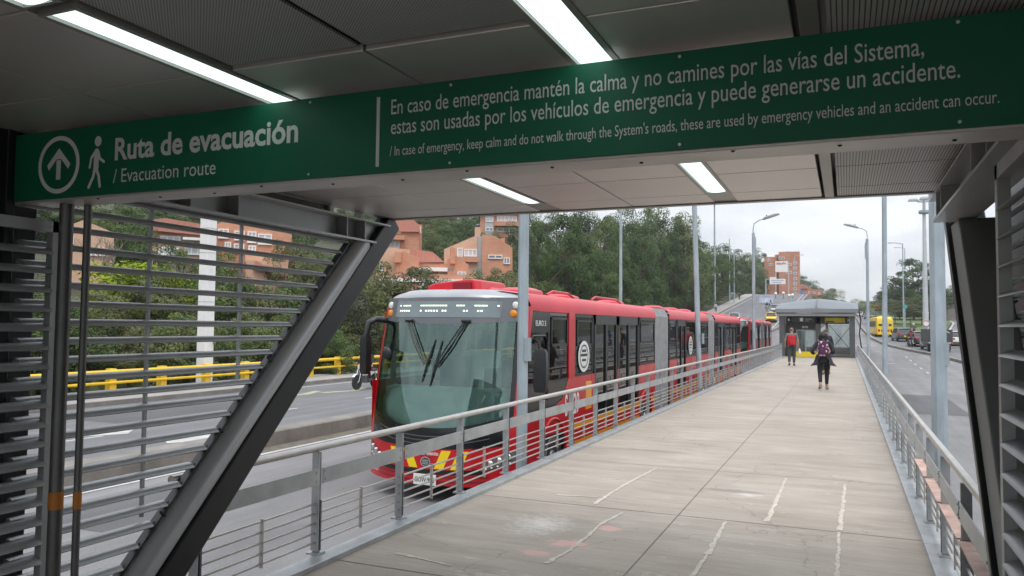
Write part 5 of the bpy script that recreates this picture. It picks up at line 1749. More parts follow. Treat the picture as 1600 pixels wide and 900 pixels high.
# ------------------------------------------------------------------ trees and shrubs
L_dark = leafmat('leaf_dark_green', (0.026, 0.042, 0.017), (0.062, 0.100, 0.038), (0.115, 0.170, 0.062))
L_pine = leafmat('leaf_pine_green', (0.034, 0.048, 0.020), (0.080, 0.112, 0.040), (0.145, 0.185, 0.066))
L_mid = leafmat('leaf_mid_green', (0.040, 0.060, 0.022), (0.10, 0.135, 0.050), (0.19, 0.22, 0.085))
L_olive = leafmat('leaf_olive', (0.055, 0.060, 0.030), (0.13, 0.135, 0.064), (0.21, 0.205, 0.105))
L_lime = leafmat('leaf_lime', (0.09, 0.12, 0.006), (0.26, 0.30, 0.012), (0.42, 0.44, 0.03))
L_grey = leafmat('leaf_grey_green', (0.035, 0.038, 0.032), (0.075, 0.080, 0.066), (0.12, 0.125, 0.10))
M_bark = mat('bark', (0.10, 0.075, 0.055), 0.9, 0, 0.3, 5.0, 0.6, 14)
M_barkpale = mat('bark_pale', (0.22, 0.19, 0.16), 0.9, 0, 0.3, 5.0, 0.5, 14)
def crown_mesh(name, rnd, n_cl, n_leaf, size, shape, m, spread=0.17, elong=1.0):
    """many small leaf faces gathered in clumps through the volume of a unit crown (height 1, radius .5)"""
    vs, fs = [], []
    cl = []
    while len(cl) < n_cl:
        x, y, z = rnd.uniform(-.5, .5), rnd.uniform(-.5, .5), rnd.uniform(0, 1)
        r = math.hypot(x, y)
        R_ = shape(z) * (0.86 + 0.28 * math.sin(5 * math.atan2(y, x) + 9 * z + n_cl))
        if r > R_ or r < R_ * 0.35 and rnd.random() < 0.7: continue
        cl.append((x, y, z, rnd.uniform(0.6, 1.35)))
    for (x, y, z, k) in cl:
        rk = spread * 0.62 * k
        ctr = Vector((x, y, z))
        co_ = Vector((x * 1.6, y * 1.6, 0.25 + 0.5 * z))
        for i in range(n_leaf):
            d = Vector((rnd.gauss(0, 1), rnd.gauss(0, 1), rnd.gauss(0.25, 1))).normalized()
            if d.dot(co_) < -0.25 and rnd.random() < 0.7: continue
            p = ctr + Vector((d.x, d.y, d.z * 0.72)) * rk * (1.12 - 0.55 * rnd.random() ** 2.2)
            p.z = max(0.0, p.z)
            n = (d + co_ * 0.5 + Vector((rnd.uniform(-.45, .45), rnd.uniform(-.45, .45), rnd.uniform(-.3, .55)))).normalized()
            t = n.cross(Vector((rnd.uniform(-1, 1), rnd.uniform(-1, 1), rnd.uniform(-1, 1)))).normalized()
            q = n.cross(t)
            s = size * rnd.uniform(0.6, 1.4)
            o = len(vs)
            vs += [p + t * s * elong, p + q * s * 0.55, p - t * s * elong, p - q * s * 0.55 + n * s * 0.25]
            fs.append((o, o + 1, o + 2, o + 3))
    me = bpy.data.meshes.new(name)
    me.from_pydata([tuple(v) for v in vs], [], fs)
    me.materials.append(m)
    return me
rt = random.Random(11)
sh_round = lambda z: 0.5 * math.sin(math.pi * min(1, max(0, 0.10 + 0.88 * z))) ** 0.6
sh_cone = lambda z: 0.48 * (1 - z) ** 0.62 * min(1, 0.45 + 3 * z) + 0.02
sh_tall = lambda z: 0.46 * math.sin(math.pi * min(1, max(0, 0.16 + 0.80 * z))) ** 0.75
sh_bush = lambda z: 0.5 * (1 - z ** 2.2) ** 0.5
sh_flat = lambda z: 0.5 * math.sin(math.pi * min(1, max(0, z))) ** 0.45
CROWNS = {
    'cypress': [crown_mesh('cypress_crown', rt, 120, 200, 0.0125, sh_cone, m, 0.13) for m in (L_pine, L_dark)],
    'tall': [crown_mesh('tall_crown', rt, 80, 250, 0.0135, sh_tall, m, 0.17) for m in (L_dark, L_mid, L_pine, L_dark)],
    'round': [crown_mesh('round_crown', rt, 60, 260, 0.0155, sh_round, m, 0.20) for m in (L_mid, L_olive, L_dark)],
    'bush': [crown_mesh('bush_crown', rt, 65, 230, 0.0165, sh_bush, m, 0.19) for m in (L_mid, L_olive, L_mid)],
    'lime': [crown_mesh('lime_crown', rt, 100, 120, 0.018, sh_bush, L_lime, 0.17)],
    'grey': [crown_mesh('grey_crown', rt, 100, 90, 0.017, sh_round, L_grey, 0.17)],
    'flat': [crown_mesh('flat_crown', rt, 80, 150, 0.0135, sh_flat, L_olive, 0.13)],
}
def trunk_mesh(kind, rnd, m):
    b_ = MB()
    th = {'bush': 0.05, 'lime': 0.05, 'grey': 0.06}.get(kind, 0.04)
    b_.tube([(0, 0, -0.02), (0.01, 0.005, 0.25), (0.0, -0.01, 0.55), (0.01, 0, 0.85)], [th * 0.55, th * 0.42, th * 0.28, th * 0.08], 7)
    for k in range(9):
        z = 0.22 + 0.06 * k
        a = rnd.uniform(0, 6.28)
        l_ = 0.34 * (1 - 0.5 * z)
        b_.tube([(0, 0, z), (l_ * 0.5 * math.cos(a), l_ * 0.5 * math.sin(a), z + 0.07), (l_ * math.cos(a), l_ * math.sin(a), z + 0.18)], [th * 0.2, th * 0.13, th * 0.05], 5)
    me = bpy.data.meshes.new('trunk_mesh')
    me.from_pydata(b_.v, [], b_.f)
    me.materials.append(m)
    return me
TRUNKS = {k: trunk_mesh(k, rt, M_bark) for k in CROWNS}
NAMES = {'cypress': ('cypress_tree', 'tree'), 'tall': ('forest_tree', 'tree'), 'round': ('leafy_tree', 'tree'), 'bush': ('shrub', 'shrub'), 'lime': ('lime_shrub', 'shrub'), 'grey': ('grey_shrub', 'shrub'), 'flat': ('flat_topped_tree', 'tree')}
def tree(kind, x, y, h, w, label, group=None, var=None, z0=None, base=0.12):
    nm, cat = NAMES[kind]
    z = (g(x, y) - 0.14) if z0 is None else z0
    t = thing(nm, label, cat, (x, y, z), rt.uniform(0, 6.28), group)
    ms = CROWNS[kind]
    me = ms[(var if var is not None else rt.randrange(len(ms))) % len(ms)]
    c = bpy.data.objects.new('crown', me)
    COL.objects.link(c)
    c.parent = t
    c.location = (0, 0, h * base)
    c.scale = (w, w, h * (1 - base))
    k = bpy.data.objects.new('trunk', TRUNKS[kind])
    COL.objects.link(k)
    k.parent = t
    k.scale = (h * 0.8, h * 0.8, h)
    return t
GS = 'shrubs in the mass behind the yellow rail'
GF = 'trees in the dark forest on the left slope'
GB = 'trees far behind on the wooded hill'
LS = 'leafy green shrub in the dense bank of shrubs behind the yellow rail'
LF = 'tall dark green tree in the dense forest on the left slope'
LBK = 'green tree on the wooded hill behind and between the brick houses'
rnd = random.Random(5)
# front bank of shrubs right behind the rail
y = 1.0
while y < 74:
    x = -25.6 - rnd.uniform(0, 1.2)
    h = rnd.uniform(2.2, 3.4)
    if 44 < y < 62: h *= 1.0
    tree('bush', x, y, h, h * rnd.uniform(1.0, 1.4), LS, GS, base=0.0)
    y += rnd.uniform(1.5, 2.3)
# second row, higher
y = 2.0
while y < 80:
    x = -28.6 - rnd.uniform(0, 2.0)
    if y < 30: h = rnd.uniform(3.2, 4.4)
    elif y < 58: h = rnd.uniform(3.8, 5.2)
    else: h = rnd.uniform(5.0, 7.0)
    tree(rnd.choice(('bush', 'bush', 'round')), x, y, h, h * rnd.uniform(0.9, 1.2), 'taller shrub or young tree standing behind the front row of roadside shrubs', 'second row of shrubs behind the yellow rail', base=0.02)
    y += rnd.uniform(2.0, 3.0)
# particular ones
p = spot(195, 470, 42); tree('lime', p.x, p.y, 4.6, 6.5, 'bright lime yellow bush behind the louvres, by the vertical pipes', z0=g(p.x, p.y) - 0.1, base=0.0)
p = spot(265, 470, 44); tree('lime', p.x, p.y, 4.4, 4.0, 'smaller lime yellow bush behind the louvres, left of the white column', z0=g(p.x, p.y) - 0.1, base=0.0)
p = spot(535, 490, 46); tree('grey', p.x, p.y, 4.6, 4.2, 'grey leafless looking shrub left of the bus, above the yellow rail', base=0.0)
p = spot(520, 560, 41.5); tree('bush', p.x, p.y, 2.6, 2.8, 'fresh green low shrub above the yellow rail, left of the bus mirror', var=0, base=0.0)
p = spot(585, 480, 52); tree('round', p.x, p.y, 6.8, 6.0, 'soft olive green tree left of the bus destination display', var=1, base=0.0)
p = spot(640, 470, 60); tree('round', p.x, p.y, 7.0, 6.4, 'olive green tree above the front left corner of the bus roof', var=1, base=0.0)
p = spot(770, 455, 70); tree('round', p.x, p.y, 6.6, 7.0, 'light green tree above the bus roof, below the gabled house', var=0, base=0.0)
# the big cypresses and the forest
for (px, top, D, w, lab) in ((885, 330, 84, 9.5, 'broad cypress like tree just right of the near galvanised pole'), (842, 350, 80, 6.0, 'dark cypress tree partly behind the near galvanised pole'), (925, 395, 86, 6.5, 'lower cypress tree at the right side of the broad one')):
    p = spot(px, top, D)
    z0 = g(p.x, p.y) - 0.1
    tree('cypress', p.x, p.y, p.z - z0, w, lab, z0=z0, base=0.02)
forest = []
for (px, top, D, w) in ((965, 352, 100, 8), (1000, 340, 108, 9), (1035, 335, 112, 9), (1068, 338, 118, 9), (985, 420, 92, 6.5), (1015, 450, 94, 5), (1085, 372, 124, 8), (1105, 380, 132, 9), (1128, 385, 138, 8.5), (1150, 392, 146, 9), (1172, 398, 158, 9), (1145, 440, 128, 6.5), (1110, 430, 120, 7), (1065, 420, 106, 7), (1035, 415, 100, 7), (1090, 450, 108, 5.5), (1165, 432, 146, 7), (1190, 418, 190, 9), (1205, 425, 205, 8), (1222, 428, 215, 8), (1188, 392, 178, 7), (945, 345, 118, 9), (1130, 470, 112, 4), (1120, 475, 104, 4), (1160, 462, 140, 5), (950, 430, 88, 6)):
    p = spot(px, top, D)
    if p.x > -27.5:
        k_ = min(27.5 / -p.x, 2.2)
        p = spot(px, top, D * k_)
        w *= k_ ** 0.7
    z0 = g(p.x, p.y) - 0.1
    h = max(3.0, p.z - z0)
    tree('tall' if h > 6 else 'round', p.x, p.y, h, min(w, h * 1.1), LF, GF, z0=z0, base=0.05)
for (px, top, D, w) in ((870, 322, 150, 11), (905, 318, 160, 12), (975, 322, 165, 12), (1020, 325, 170, 12), (1055, 335, 175, 12)):
    p = spot(px, top, D)
    z0 = g(p.x, p.y) - 0.1
    tree('tall', p.x, p.y, max(6, min(22, p.z - z0)), w, LF, GF, z0=max(z0, p.z - 20), base=0.05)
# hillside trees behind the houses
for (px, top, D, w) in ((655, 345, 130, 8), (690, 338, 140, 9), (720, 345, 132, 8), (740, 338, 150, 9), (675, 365, 118, 7), (715, 372, 116, 7), (600, 330, 150, 9), (560, 322, 150, 10), (520, 318, 140, 9), (480, 318, 120, 8), (430, 320, 115, 8), (395, 315, 105, 8), (330, 312, 100, 8), (270, 312, 96, 8), (215, 312, 90, 8), (160, 315, 84, 7), (120, 320, 80, 7), (60, 318, 78, 7), (640, 325, 180, 12), (760, 322, 190, 13), (810, 318, 185, 13), (590, 318, 185, 12), (545, 395, 78, 4.5), (500, 385, 70, 4.5), (468, 380, 66, 4.0), (335, 395, 58, 4.0), (235, 360, 66, 4.5), (185, 345, 66, 4.5), (795, 390, 108, 6), (822, 375, 118, 7), (680, 345, 160, 10), (705, 330, 175, 11)):
    p = spot(px, top, D)
    z0 = g(p.x, p.y) - 0.1
    h = p.z - z0
    h = max(4.0, min(14, h))
    tree(rnd.choice(('round', 'tall', 'round')), p.x, p.y, h, w, LBK, GB, z0=p.z - h, base=0.05)
for (px, top, D, w, k_) in ((612, 440, 70, 4.5, 'round'), (690, 440, 74, 5.0, 'round'), (722, 432, 80, 4.5, 'bush'), (748, 420, 86, 5.5, 'round'), (792, 412, 90, 6.5, 'round'), (762, 356, 114, 6.0, 'round'), (786, 361, 114, 6.0, 'round'), (806, 352, 112, 6.5, 'tall'), (668, 395, 100, 5.0, 'round'), (225, 352, 56, 4.0, 'round'), (455, 366, 60, 4.5, 'round'), (478, 372, 62, 4.5, 'round'), (335, 372, 57, 3.6, 'round'), (275, 385, 54, 3.6, 'bush')):
    p = spot(px, top, D)
    z0 = g(p.x, p.y) - 0.1
    h = max(3.5, min(9, p.z - z0))
    tree(k_, p.x, p.y, h, w, 'garden tree or shrub standing close in front of the brick houses', 'garden trees in front of the brick houses', z0=p.z - h, base=0.05)
# bare trees behind the louvres
def bare_tree(x, y, h, label):
    z0 = g(x, y) - 0.1
    t = thing('bare_tree', label, 'tree', (x, y, z0))
    r_ = random.Random(int(x * 10))
    b_ = MB()
    def grow(p, d, l_, r, n):
        q = p + d * l_
        b_.tube([p, p + d * l_ * 0.5 + Vector((r_.uniform(-1, 1), r_.uniform(-1, 1), 0)) * l_ * 0.06, q], [r, r * 0.85, r * 0.7], 5, False)
        if n == 0: return
        for _ in range(3 if n > 2 else 2):
            e = (d + Vector((r_.uniform(-1, 1), r_.uniform(-1, 1), r_.uniform(-0.15, 0.7))) * 0.75).normalized()
            grow(q, e, l_ * r_.uniform(0.6, 0.85), r * 0.62, n - 1)
    grow(Vector((0, 0, 0)), Vector((0, 0, 1)), h * 0.3, h * 0.018, 5)
    obj('trunk', b_, M_barkpale, t)
    return t
for (px, py, D, lab) in ((170, 345, 50, 'bare branched tree behind the louvres, beside the vertical pipes'), (300, 400, 52, 'bare branched tree behind the louvres, left of the white column'), (395, 425, 52, 'bare branched tree behind the louvres, right of the white column')):
    p = spot(px, py, D); bare_tree(p.x, p.y, p.z - g(p.x, p.y), lab)
# right side
def at_ground(px, py):
    d = (CAM_M @ Vector((px - 800.0, 450.0 - py, -F_PX))).normalized()
    s = 20.0
    while s < 900:
        p = EYE + d * s
        if p.z < g(p.x, p.y): return p
        s += 0.25
    return p
for (px, top, D, w, kind, lab) in ((1427, 402, 205, 17, 'cypress', 'big dark conical tree on the green island behind the floodlight mast'), (1405, 440, 215, 13, 'round', 'rounder dark tree left of the big conical tree'), (1452, 445, 210, 13, 'round', 'rounder dark tree right of the big conical tree'), (1398, 468, 172, 12, 'flat', 'olive flat topped tree on the green island, left of the mast'), (1440, 464, 165, 12, 'flat', 'olive flat topped tree on the green island, right of the mast'), (1422, 478, 155, 7, 'flat', 'small olive flat topped tree at the foot of the mast')):
    p = spot(px, top, D); z0 = g(p.x, p.y) - 0.1
    tree(kind, p.x, p.y, p.z - z0, w, lab, z0=z0, base=0.5 if kind == 'flat' else (0.2 if kind == 'round' else 0.06))
for i, (px, top, D, w) in enumerate(((1488, 450, 230, 12), (1502, 446, 240, 13), (1520, 452, 220, 13), (1540, 450, 210, 13), (1476, 462, 260, 12))):
    p = spot(px, top, D); z0 = g(p.x, p.y) - 0.1
    tree('round', p.x, p.y, p.z - z0, w, 'dark tree in the row beyond the wall of the slip road', 'trees beyond the slip road wall', z0=z0, var=2)
for (px, top, D, w, m) in ((1262, 440, 330, 16, 'round'), (1285, 446, 340, 16, 'round'), (1247, 430, 350, 15, 'tall'), (1300, 462, 290, 14, 'bush'), (1275, 458, 270, 14, 'bush'), (1318, 468, 290, 12, 'bush'), (1255, 462, 250, 9, 'bush'), (1330, 474, 300, 10, 'round')):
    p = spot(px, top, D); h = 14
    tree(m, p.x, p.y, h, w, 'green tree on the crest beyond the roof of the far shelter', 'trees on the crest beyond the shelter', z0=p.z - h, var=0 if m == 'bush' else None)
for (px, top, D, w) in ((1345, 466, 620, 26), (1362, 470, 640, 26), (1378, 468, 660, 26), (1395, 466, 640, 26), (1335, 470, 600, 22), (1352, 474, 560, 20), (1372, 476, 560, 20)):
    p = spot(px, top, D); h = 22
    tree('round', p.x, p.y, h, w, 'hazy tree far down the right road', 'hazy trees at the end of the right road', z0=p.z - h, var=0)
# a rougher look under the trees: low ground cover on the slope
gc = MB()
rg = random.Random(21)
for i in range(9000):
    y = rg.uniform(-5, 150); x = -24.4 - abs(rg.gauss(0, 1)) * 7
    z = g(x, y) - 0.14
    s = rg.uniform(0.15, 0.5)
    a = rg.uniform(0, 6.28)
    c_, s_ = math.cos(a) * s, math.sin(a) * s
    gc.add([(x - c_, y - s_, z), (x + c_, y + s_, z), (x + c_ * 0.6, y + s_ * 0.6, z + s * rg.uniform(0.6, 1.6)), (x - c_ * 0.5, y - s_ * 0.5, z + s * rg.uniform(0.6, 1.6))], [(0, 1, 2, 3)])
o = obj('ground_cover', gc, L_olive)
tag(o, 'low rough ground cover under the roadside shrubs', 'ground cover', kind='stuff')

# ------------------------------------------------------------------ brick houses on the slope
M_brick = brickmat('orange_brick', (0.62, 0.30, 0.185), (0.55, 0.25, 0.15), (0.45, 0.34, 0.26))
M_brick2 = brickmat('pale_orange_brick', (0.68, 0.43, 0.30), (0.62, 0.37, 0.25), (0.50, 0.40, 0.32))
M_tile = mat('pink_roof_tile', (0.46, 0.20, 0.15), 0.8, 0, 0.2, 2.0, 0.5, 12, (6, 1, 1))
M_apt = brickmat('apartment_brick', (0.55, 0.24, 0.145), (0.49, 0.205, 0.12), (0.42, 0.28, 0.21), 1.2)
class House:
    def __init__(s, name, label, px, py, D, cat='house', yaw=0.0):
        s.o = spot(px, py, D)
        s.D = D
        az = math.atan2(-s.o.x, s.o.y)
        s.rz = az + yaw
        s.k = D / 1.0
        s.t = thing(name, label, cat, tuple(s.o), s.rz)
        s.px, s.py = px, py
        # metres per pixel at this distance (across the sight line)
        d = CAM_M @ Vector((px - 800.0, 450.0 - py, -F_PX))
        s.m = D / math.hypot(d.x, d.y)
    def X(s, px): return (px - s.px) * s.m * 0.97
    def Z(s, py): return (s.py - py) * s.m
    def block(s, nm, x0, x1, y0, y1, d0, d1, m, parent=None, bevel=0):
        return obj(nm, MB().box(s.X(x0), s.X(x1), d0, d1, s.Z(y1), s.Z(y0)), m, parent or s.t, bevel=bevel)
    def poly(s, nm, pts, d0, d1, m, parent=None):
        pp = [(s.X(a), s.Z(b)) for a, b in pts]
        return obj(nm, MB().prism(pp, lambda u, v, a: (u, a, v), d0, d1), m, parent or s.t)
    def win(s, x0, x1, y0, y1, d, mull=2, m=None):
        f = 0.10
        a, c, z1, z0 = s.X(x0), s.X(x1), s.Z(y0), s.Z(y1)
        b_ = MB()
        b_.box(a, c, d - 0.08, d + 0.1, z0, z0 + f).box(a, c, d - 0.08, d + 0.1, z1 - f, z1)
        for i in range(mull + 1):
            xx = a + (c - a - f) * i / mull
            b_.box(xx, xx + f, d - 0.075, d + 0.1, z0 + f, z1 - f)
        w = obj('window', b_, M_white, s.t)
        obj('pane', MB().box(a + 0.02, c - 0.02, d - 0.02, d + 0.05, z0 + 0.02, z1 - 0.02), m or M_housewin, w)
        return w
M_curtain = mat('curtained_glass', (0.52, 0.55, 0.57), 0.2, 0, 0.15, 0.7)
h = House('brick_house', 'three storey orange brick house with pink hipped roof, left above the bus', 620, 400, 104)
h.block('wall', 592, 655, 358, 440, 0, 9, M_brick)
h.block('wall', 631, 660, 348, 440, 1.0, 10, M_brick)
h.poly('roof', [(590, 362), (606, 338), (640, 338), (656, 352), (656, 362)], -0.5, 9.5, M_tile)
h.block('balcony', 588, 632, 369, 376, -1.4, 0, M_brick)
h.win(598, 626, 352 + 2, 365, -0.1, 3, M_curtain); h.win(602, 624, 376, 388, -0.1, 3, M_curtain); h.win(633, 648, 363, 390, 0.9, 2, M_curtain); h.win(652, 658, 352, 362, 0.9, 1, M_curtain)
h = House('brick_house', 'low orange brick house with twin gables and chimneys, behind the bus roof', 640, 430, 88)
h.poly('wall', [(577, 450), (577, 408), (603, 387), (640, 390), (640, 450)], 0, 8, M_brick2)
h.poly('wall', [(618, 450), (618, 400), (630, 394), (655, 404), (655, 450)], -1.2, 0, M_brick)
h.poly('wall', [(640, 450), (640, 410), (735, 410), (735, 450)], 0.5, 8, M_brick)
h.poly('roof', [(640, 389), (676, 392), (696, 408), (640, 410)], 0.3, 8.4, M_tile)
h.poly('wall', [(700, 450), (700, 405), (712, 398), (734, 413), (734, 450)], -1.0, 0.5, M_brick)
h.block('chimney', 616, 626, 396, 412, -1.6, -0.2, M_brick); h.block('chimney', 704, 712, 387, 412, -1.4, -0.2, M_brick)
h.block('balcony_slab', 655, 710, 418, 424, -1.0, 0.4, M_white)
h.win(580, 598, 413, 424, -0.1, 3); h.win(592, 600, 430, 446, -0.1, 1, M_curtain); h.win(658, 682, 428, 440, 0.4, 3); h.win(686, 700, 424, 440, 0.4, 2, M_curtain); h.win(716, 730, 424, 436, -1.1, 2, M_curtain)
h = House('brick_house', 'orange brick house with one long sloping gable and tall chimney beside the near pole', 745, 420, 98)
h.poly('wall', [(692, 440), (692, 390), (745, 367), (745, 440)], 0, 8, M_brick2)
h.poly('wall', [(753, 440), (753, 366), (774, 368), (802, 386), (803, 440)], 0, 8, M_brick)
h.block('wall', 745, 753, 368, 440, 0.6, 8, M_slat)
h.block('chimney', 741, 750, 353, 370, 1.0, 3.0, M_brick2); h.block('chimney', 783, 790, 370, 382, 1.0, 2.5, M_brick)
h.win(713, 722, 388, 405, -0.1, 1, M_curtain); h.win(724, 745, 390, 401, -0.1, 3, M_curtain); h.win(763, 786, 398, 404, -0.1, 2); h.win(788, 798, 402, 412, -0.1, 2)
h.block('parapet', 713, 748, 402, 410, -0.6, 0, M_brick)
h = House('brick_house', 'tall orange brick house with wide white windows under the station roof edge', 780, 370, 128)
h.block('wall', 749, 812, 334, 400, 0, 9, M_brick)
h.win(776, 808, 337, 346, -0.1, 5, M_curtain); h.win(776, 806, 356, 362, -0.1, 3); h.win(796, 806, 366, 384, -0.1, 2)
h.block('balcony', 772, 812, 347, 354, -1.2, 0, M_brick)
h.block('loggia_shade', 757, 771, 338, 398, -0.12, 0.02, M_slat)  # flat grey panel standing in for the shade of a recess
h.win(758, 770, 341, 347, -0.2, 2, M_curtain); h.win(758, 770, 356, 362, -0.2, 2)
h.block('roof_slab', 745, 816, 331.5, 334, -0.8, 9.5, M_tile)
h = House('brick_house', 'orange brick row house with white floor bands, left of the bus roof air unit', 665, 445, 80)
h.block('wall', 605, 745, 428, 470, 0, 6, M_brick)
h.block('floor_band', 605, 745, 436, 441, -0.3, 0, M_white)
h.win(612, 622, 442, 455, -0.1, 1, M_curtain); h.win(655, 662, 442, 455, -0.1, 1, M_curtain); h.win(676, 684, 440, 455, -0.1, 1)
# seen through the louvres
h = House('brick_house', 'pale brick house with pink sloping roof seen through the louvres', 290, 400, 62)
h.poly('wall', [(240, 450), (240, 362), (330, 366), (330, 450)], 0, 7, M_brick2)
h.poly('roof', [(236, 348), (258, 344), (332, 352), (332, 368), (240, 364)], -0.6, 7, M_tile)
h.block('floor_band', 285, 332, 372, 376, -0.8, 0, M_white)
h.win(252, 282, 370, 380, -0.1, 3, M_curtain); h.win(288, 328, 384, 398, -0.1, 4, M_curtain); h.win(250, 280, 388, 400, -0.1, 3, M_curtain)
h = House('brick_house', 'gabled brick house with tall white windows seen through the louvres', 400, 400, 66)
h.poly('wall', [(340, 450), (340, 352), (366, 343), (400, 350), (455, 364), (458, 450)], 0, 8, M_brick)
for (a, c, d, e) in ((342, 358, 360, 375), (366, 382, 362, 377), (386, 400, 362, 380), (402, 424, 365, 382), (352, 362, 380, 392), (366, 382, 382, 396), (388, 400, 384, 398)):
    h.win(a, c, d, e, -0.1, 2, M_curtain)
h.block('balcony', 384, 450, 398, 412, -1.0, 0, M_brick2)
h = House('brick_house', 'low brick house with pink tiled roof seen through the louvres near the leaning column', 420, 420, 60)
h.block('wall', 385, 450, 408, 470, 0, 5, M_brick2)
h.poly('roof', [(400, 408), (410, 414), (446, 422), (452, 432), (396, 420)], -0.5, 5, M_tile)
h = House('brick_house', 'brick house with a dark gable at the far left behind the pipes', 150, 400, 60)
h.poly('wall', [(90, 450), (90, 365), (130, 345), (175, 362), (175, 450)], 0, 7, M_brick2)
h.win(100, 118, 372, 384, -0.1, 2, M_curtain); h.win(140, 165, 388, 400, -0.1, 3, M_curtain)
p = spot(567, 405, 84)
t = thing('garden_canopy', 'small pale pointed garden canopy left of the low brick house', 'canopy', tuple(p - Vector((0, 0, 2.0))))
obj('canopy_cloth', MB().lathe([(1.6, 1.9), (0.9, 2.15), (0.3, 2.7), (0.05, 2.95)], (0, 0, 0), 8), mat('cream_canvas', (0.62, 0.58, 0.50), 0.8, 0, 0.08, 3.0), t)
obj('canopy_pole', MB().tube([(0, 0, -1.5), (0, 0, 2.6)], 0.06, 6), M_white, t)
# apartment block, billboard, gantry
h = House('apartment_block', 'tall orange brick apartment block with stepped roof on the hill', 1222, 430, 262, 'building')
h.block('wall', 1195, 1214, 401, 500, 0, 16, M_apt); h.block('wall', 1211, 1222, 397, 500, 1, 15, M_apt); h.block('wall', 1217, 1249, 394, 500, -1.5, 14, M_apt)
h.block('roof_house', 1228, 1233, 392, 396, 2, 6, M_apt)
for k in range(7):
    y0 = 402 + 8 * k + 8
    h.win(1239, 1244, y0, y0 + 4, -1.6, 1)
for (a, c, d, e) in ((1217, 1226, 402, 406), (1218, 1224, 411, 415), (1202, 1208, 411, 415), (1199, 1204, 404, 408), (1228, 1236, 412, 416), (1228, 1236, 424, 428)):
    h.win(a, c, d, e, -1.6 if a > 1216 else -0.1, 2)
bl = House('billboard', 'white billboard with red lettering in front of the apartment block', 1221, 400, 222, 'billboard')
bl.block('board', 1211.5, 1230.5, 408, 425, 0, 0.5, M_white)
bl.block('post', 1211.5, 1213, 425, 470, 0.1, 0.4, M_slat); bl.block('post', 1231, 1232.5, 410, 470, 0.1, 0.4, M_slat)
q = MB()
text_mesh(q, 'alquilo', (bl.X(1213), -0.06, bl.Z(413)), (1, 0, 0), (0, 0, 1), bl.X(1228) - bl.X(1213), 0.9, 0.02)
obj('billboard_lettering', q, mat('billboard_red', (0.5, 0.05, 0.06), 0.6, 0, 0.1, 3.0), bl.t)
gs = House('road_sign_gantry', 'white overhead road sign on a grey cantilever post over the left road', 1215, 440, 186, 'road sign')
gs.block('post', 1196, 1198, 436, 472, 0, 0.4, M_galv); gs.block('cantilever', 1196, 1226, 435.5, 437, 0, 0.3, M_galv)
q = gs.block('sign_board', 1203, 1227, 436, 444, -0.3, -0.1, M_white)
gs.block('sign_board', 1203, 1213, 433, 436, -0.3, -0.1, M_white)
b_ = MB()
for (a, c, yy) in ((1205, 1225, 438), (1206, 1221, 441)):
    b_.box(gs.X(a), gs.X(c), -0.33, -0.31, gs.Z(yy + 0.8), gs.Z(yy))
obj('sign_print', b_, mat('sign_blue_print', (0.25, 0.33, 0.50), 0.5, 0, 0.1, 3.0), gs.t)
gs.block('traffic_box', 1198.5, 1202, 437, 443, -0.2, 0.2, M_blk)
h = House('orange_house', 'far orange houses stepping up the hill right of the apartment block', 1268, 455, 300, 'house')
for i, (a, c, d, e) in enumerate(((1249, 1262, 446, 475), (1258, 1268, 450, 475), (1266, 1278, 452, 475), (1276, 1284, 453, 475))):
    h.block('wall', a, c, d, e, 0.4 * i, 10, M_apt)
h.poly('roof', [(1249, 446), (1254, 443), (1262, 448), (1262, 451), (1249, 451)], -0.4, 8, M_tile)
h.win(1263, 1266, 455, 459, 0.2, 1); h.win(1270, 1274, 456, 459, 0.5, 1); h.win(1278, 1281, 457, 460, 1.0, 1)
h = House('blue_gable', 'blue gable wall at the foot of the apartment block', 1252, 460, 288, 'house')
h.poly('wall', [(1248, 470), (1248, 451), (1250, 450), (1258, 461), (1258, 470)], 0, 5, mat('blue_wall', (0.10, 0.20, 0.50), 0.7, 0, 0.15, 1.0))
h.win(1250, 1253, 460, 464, -0.1, 1)
# pale murals / stalls by the left road, white wall
h = House('painted_wall', 'pale blue and white painted wall beside the pavement of the left road', 1200, 465, 176, 'wall')
h.block('wall', 1186, 1208, 462, 473, 0, 0.4, mat('mural_pale', (0.50, 0.54, 0.66), 0.8, 0, 0.35, 0.9))
h.block('coping', 1186, 1208, 461.3, 462, -0.1, 0.5, M_white)
# concrete wall / viaduct parapet on the far right
h = House('slip_road_wall', 'grey concrete wall along the far side of the right slip road', 1500, 490, 205, 'wall')
h.poly('wall', [(1470, 505), (1470, 478), (1545, 494), (1545, 512)], 0, 0.6, M_conc)
h.poly('wall_railing', [(1470, 478), (1470, 470), (1545, 488), (1545, 494)], 0.2, 0.3, M_dsteel)

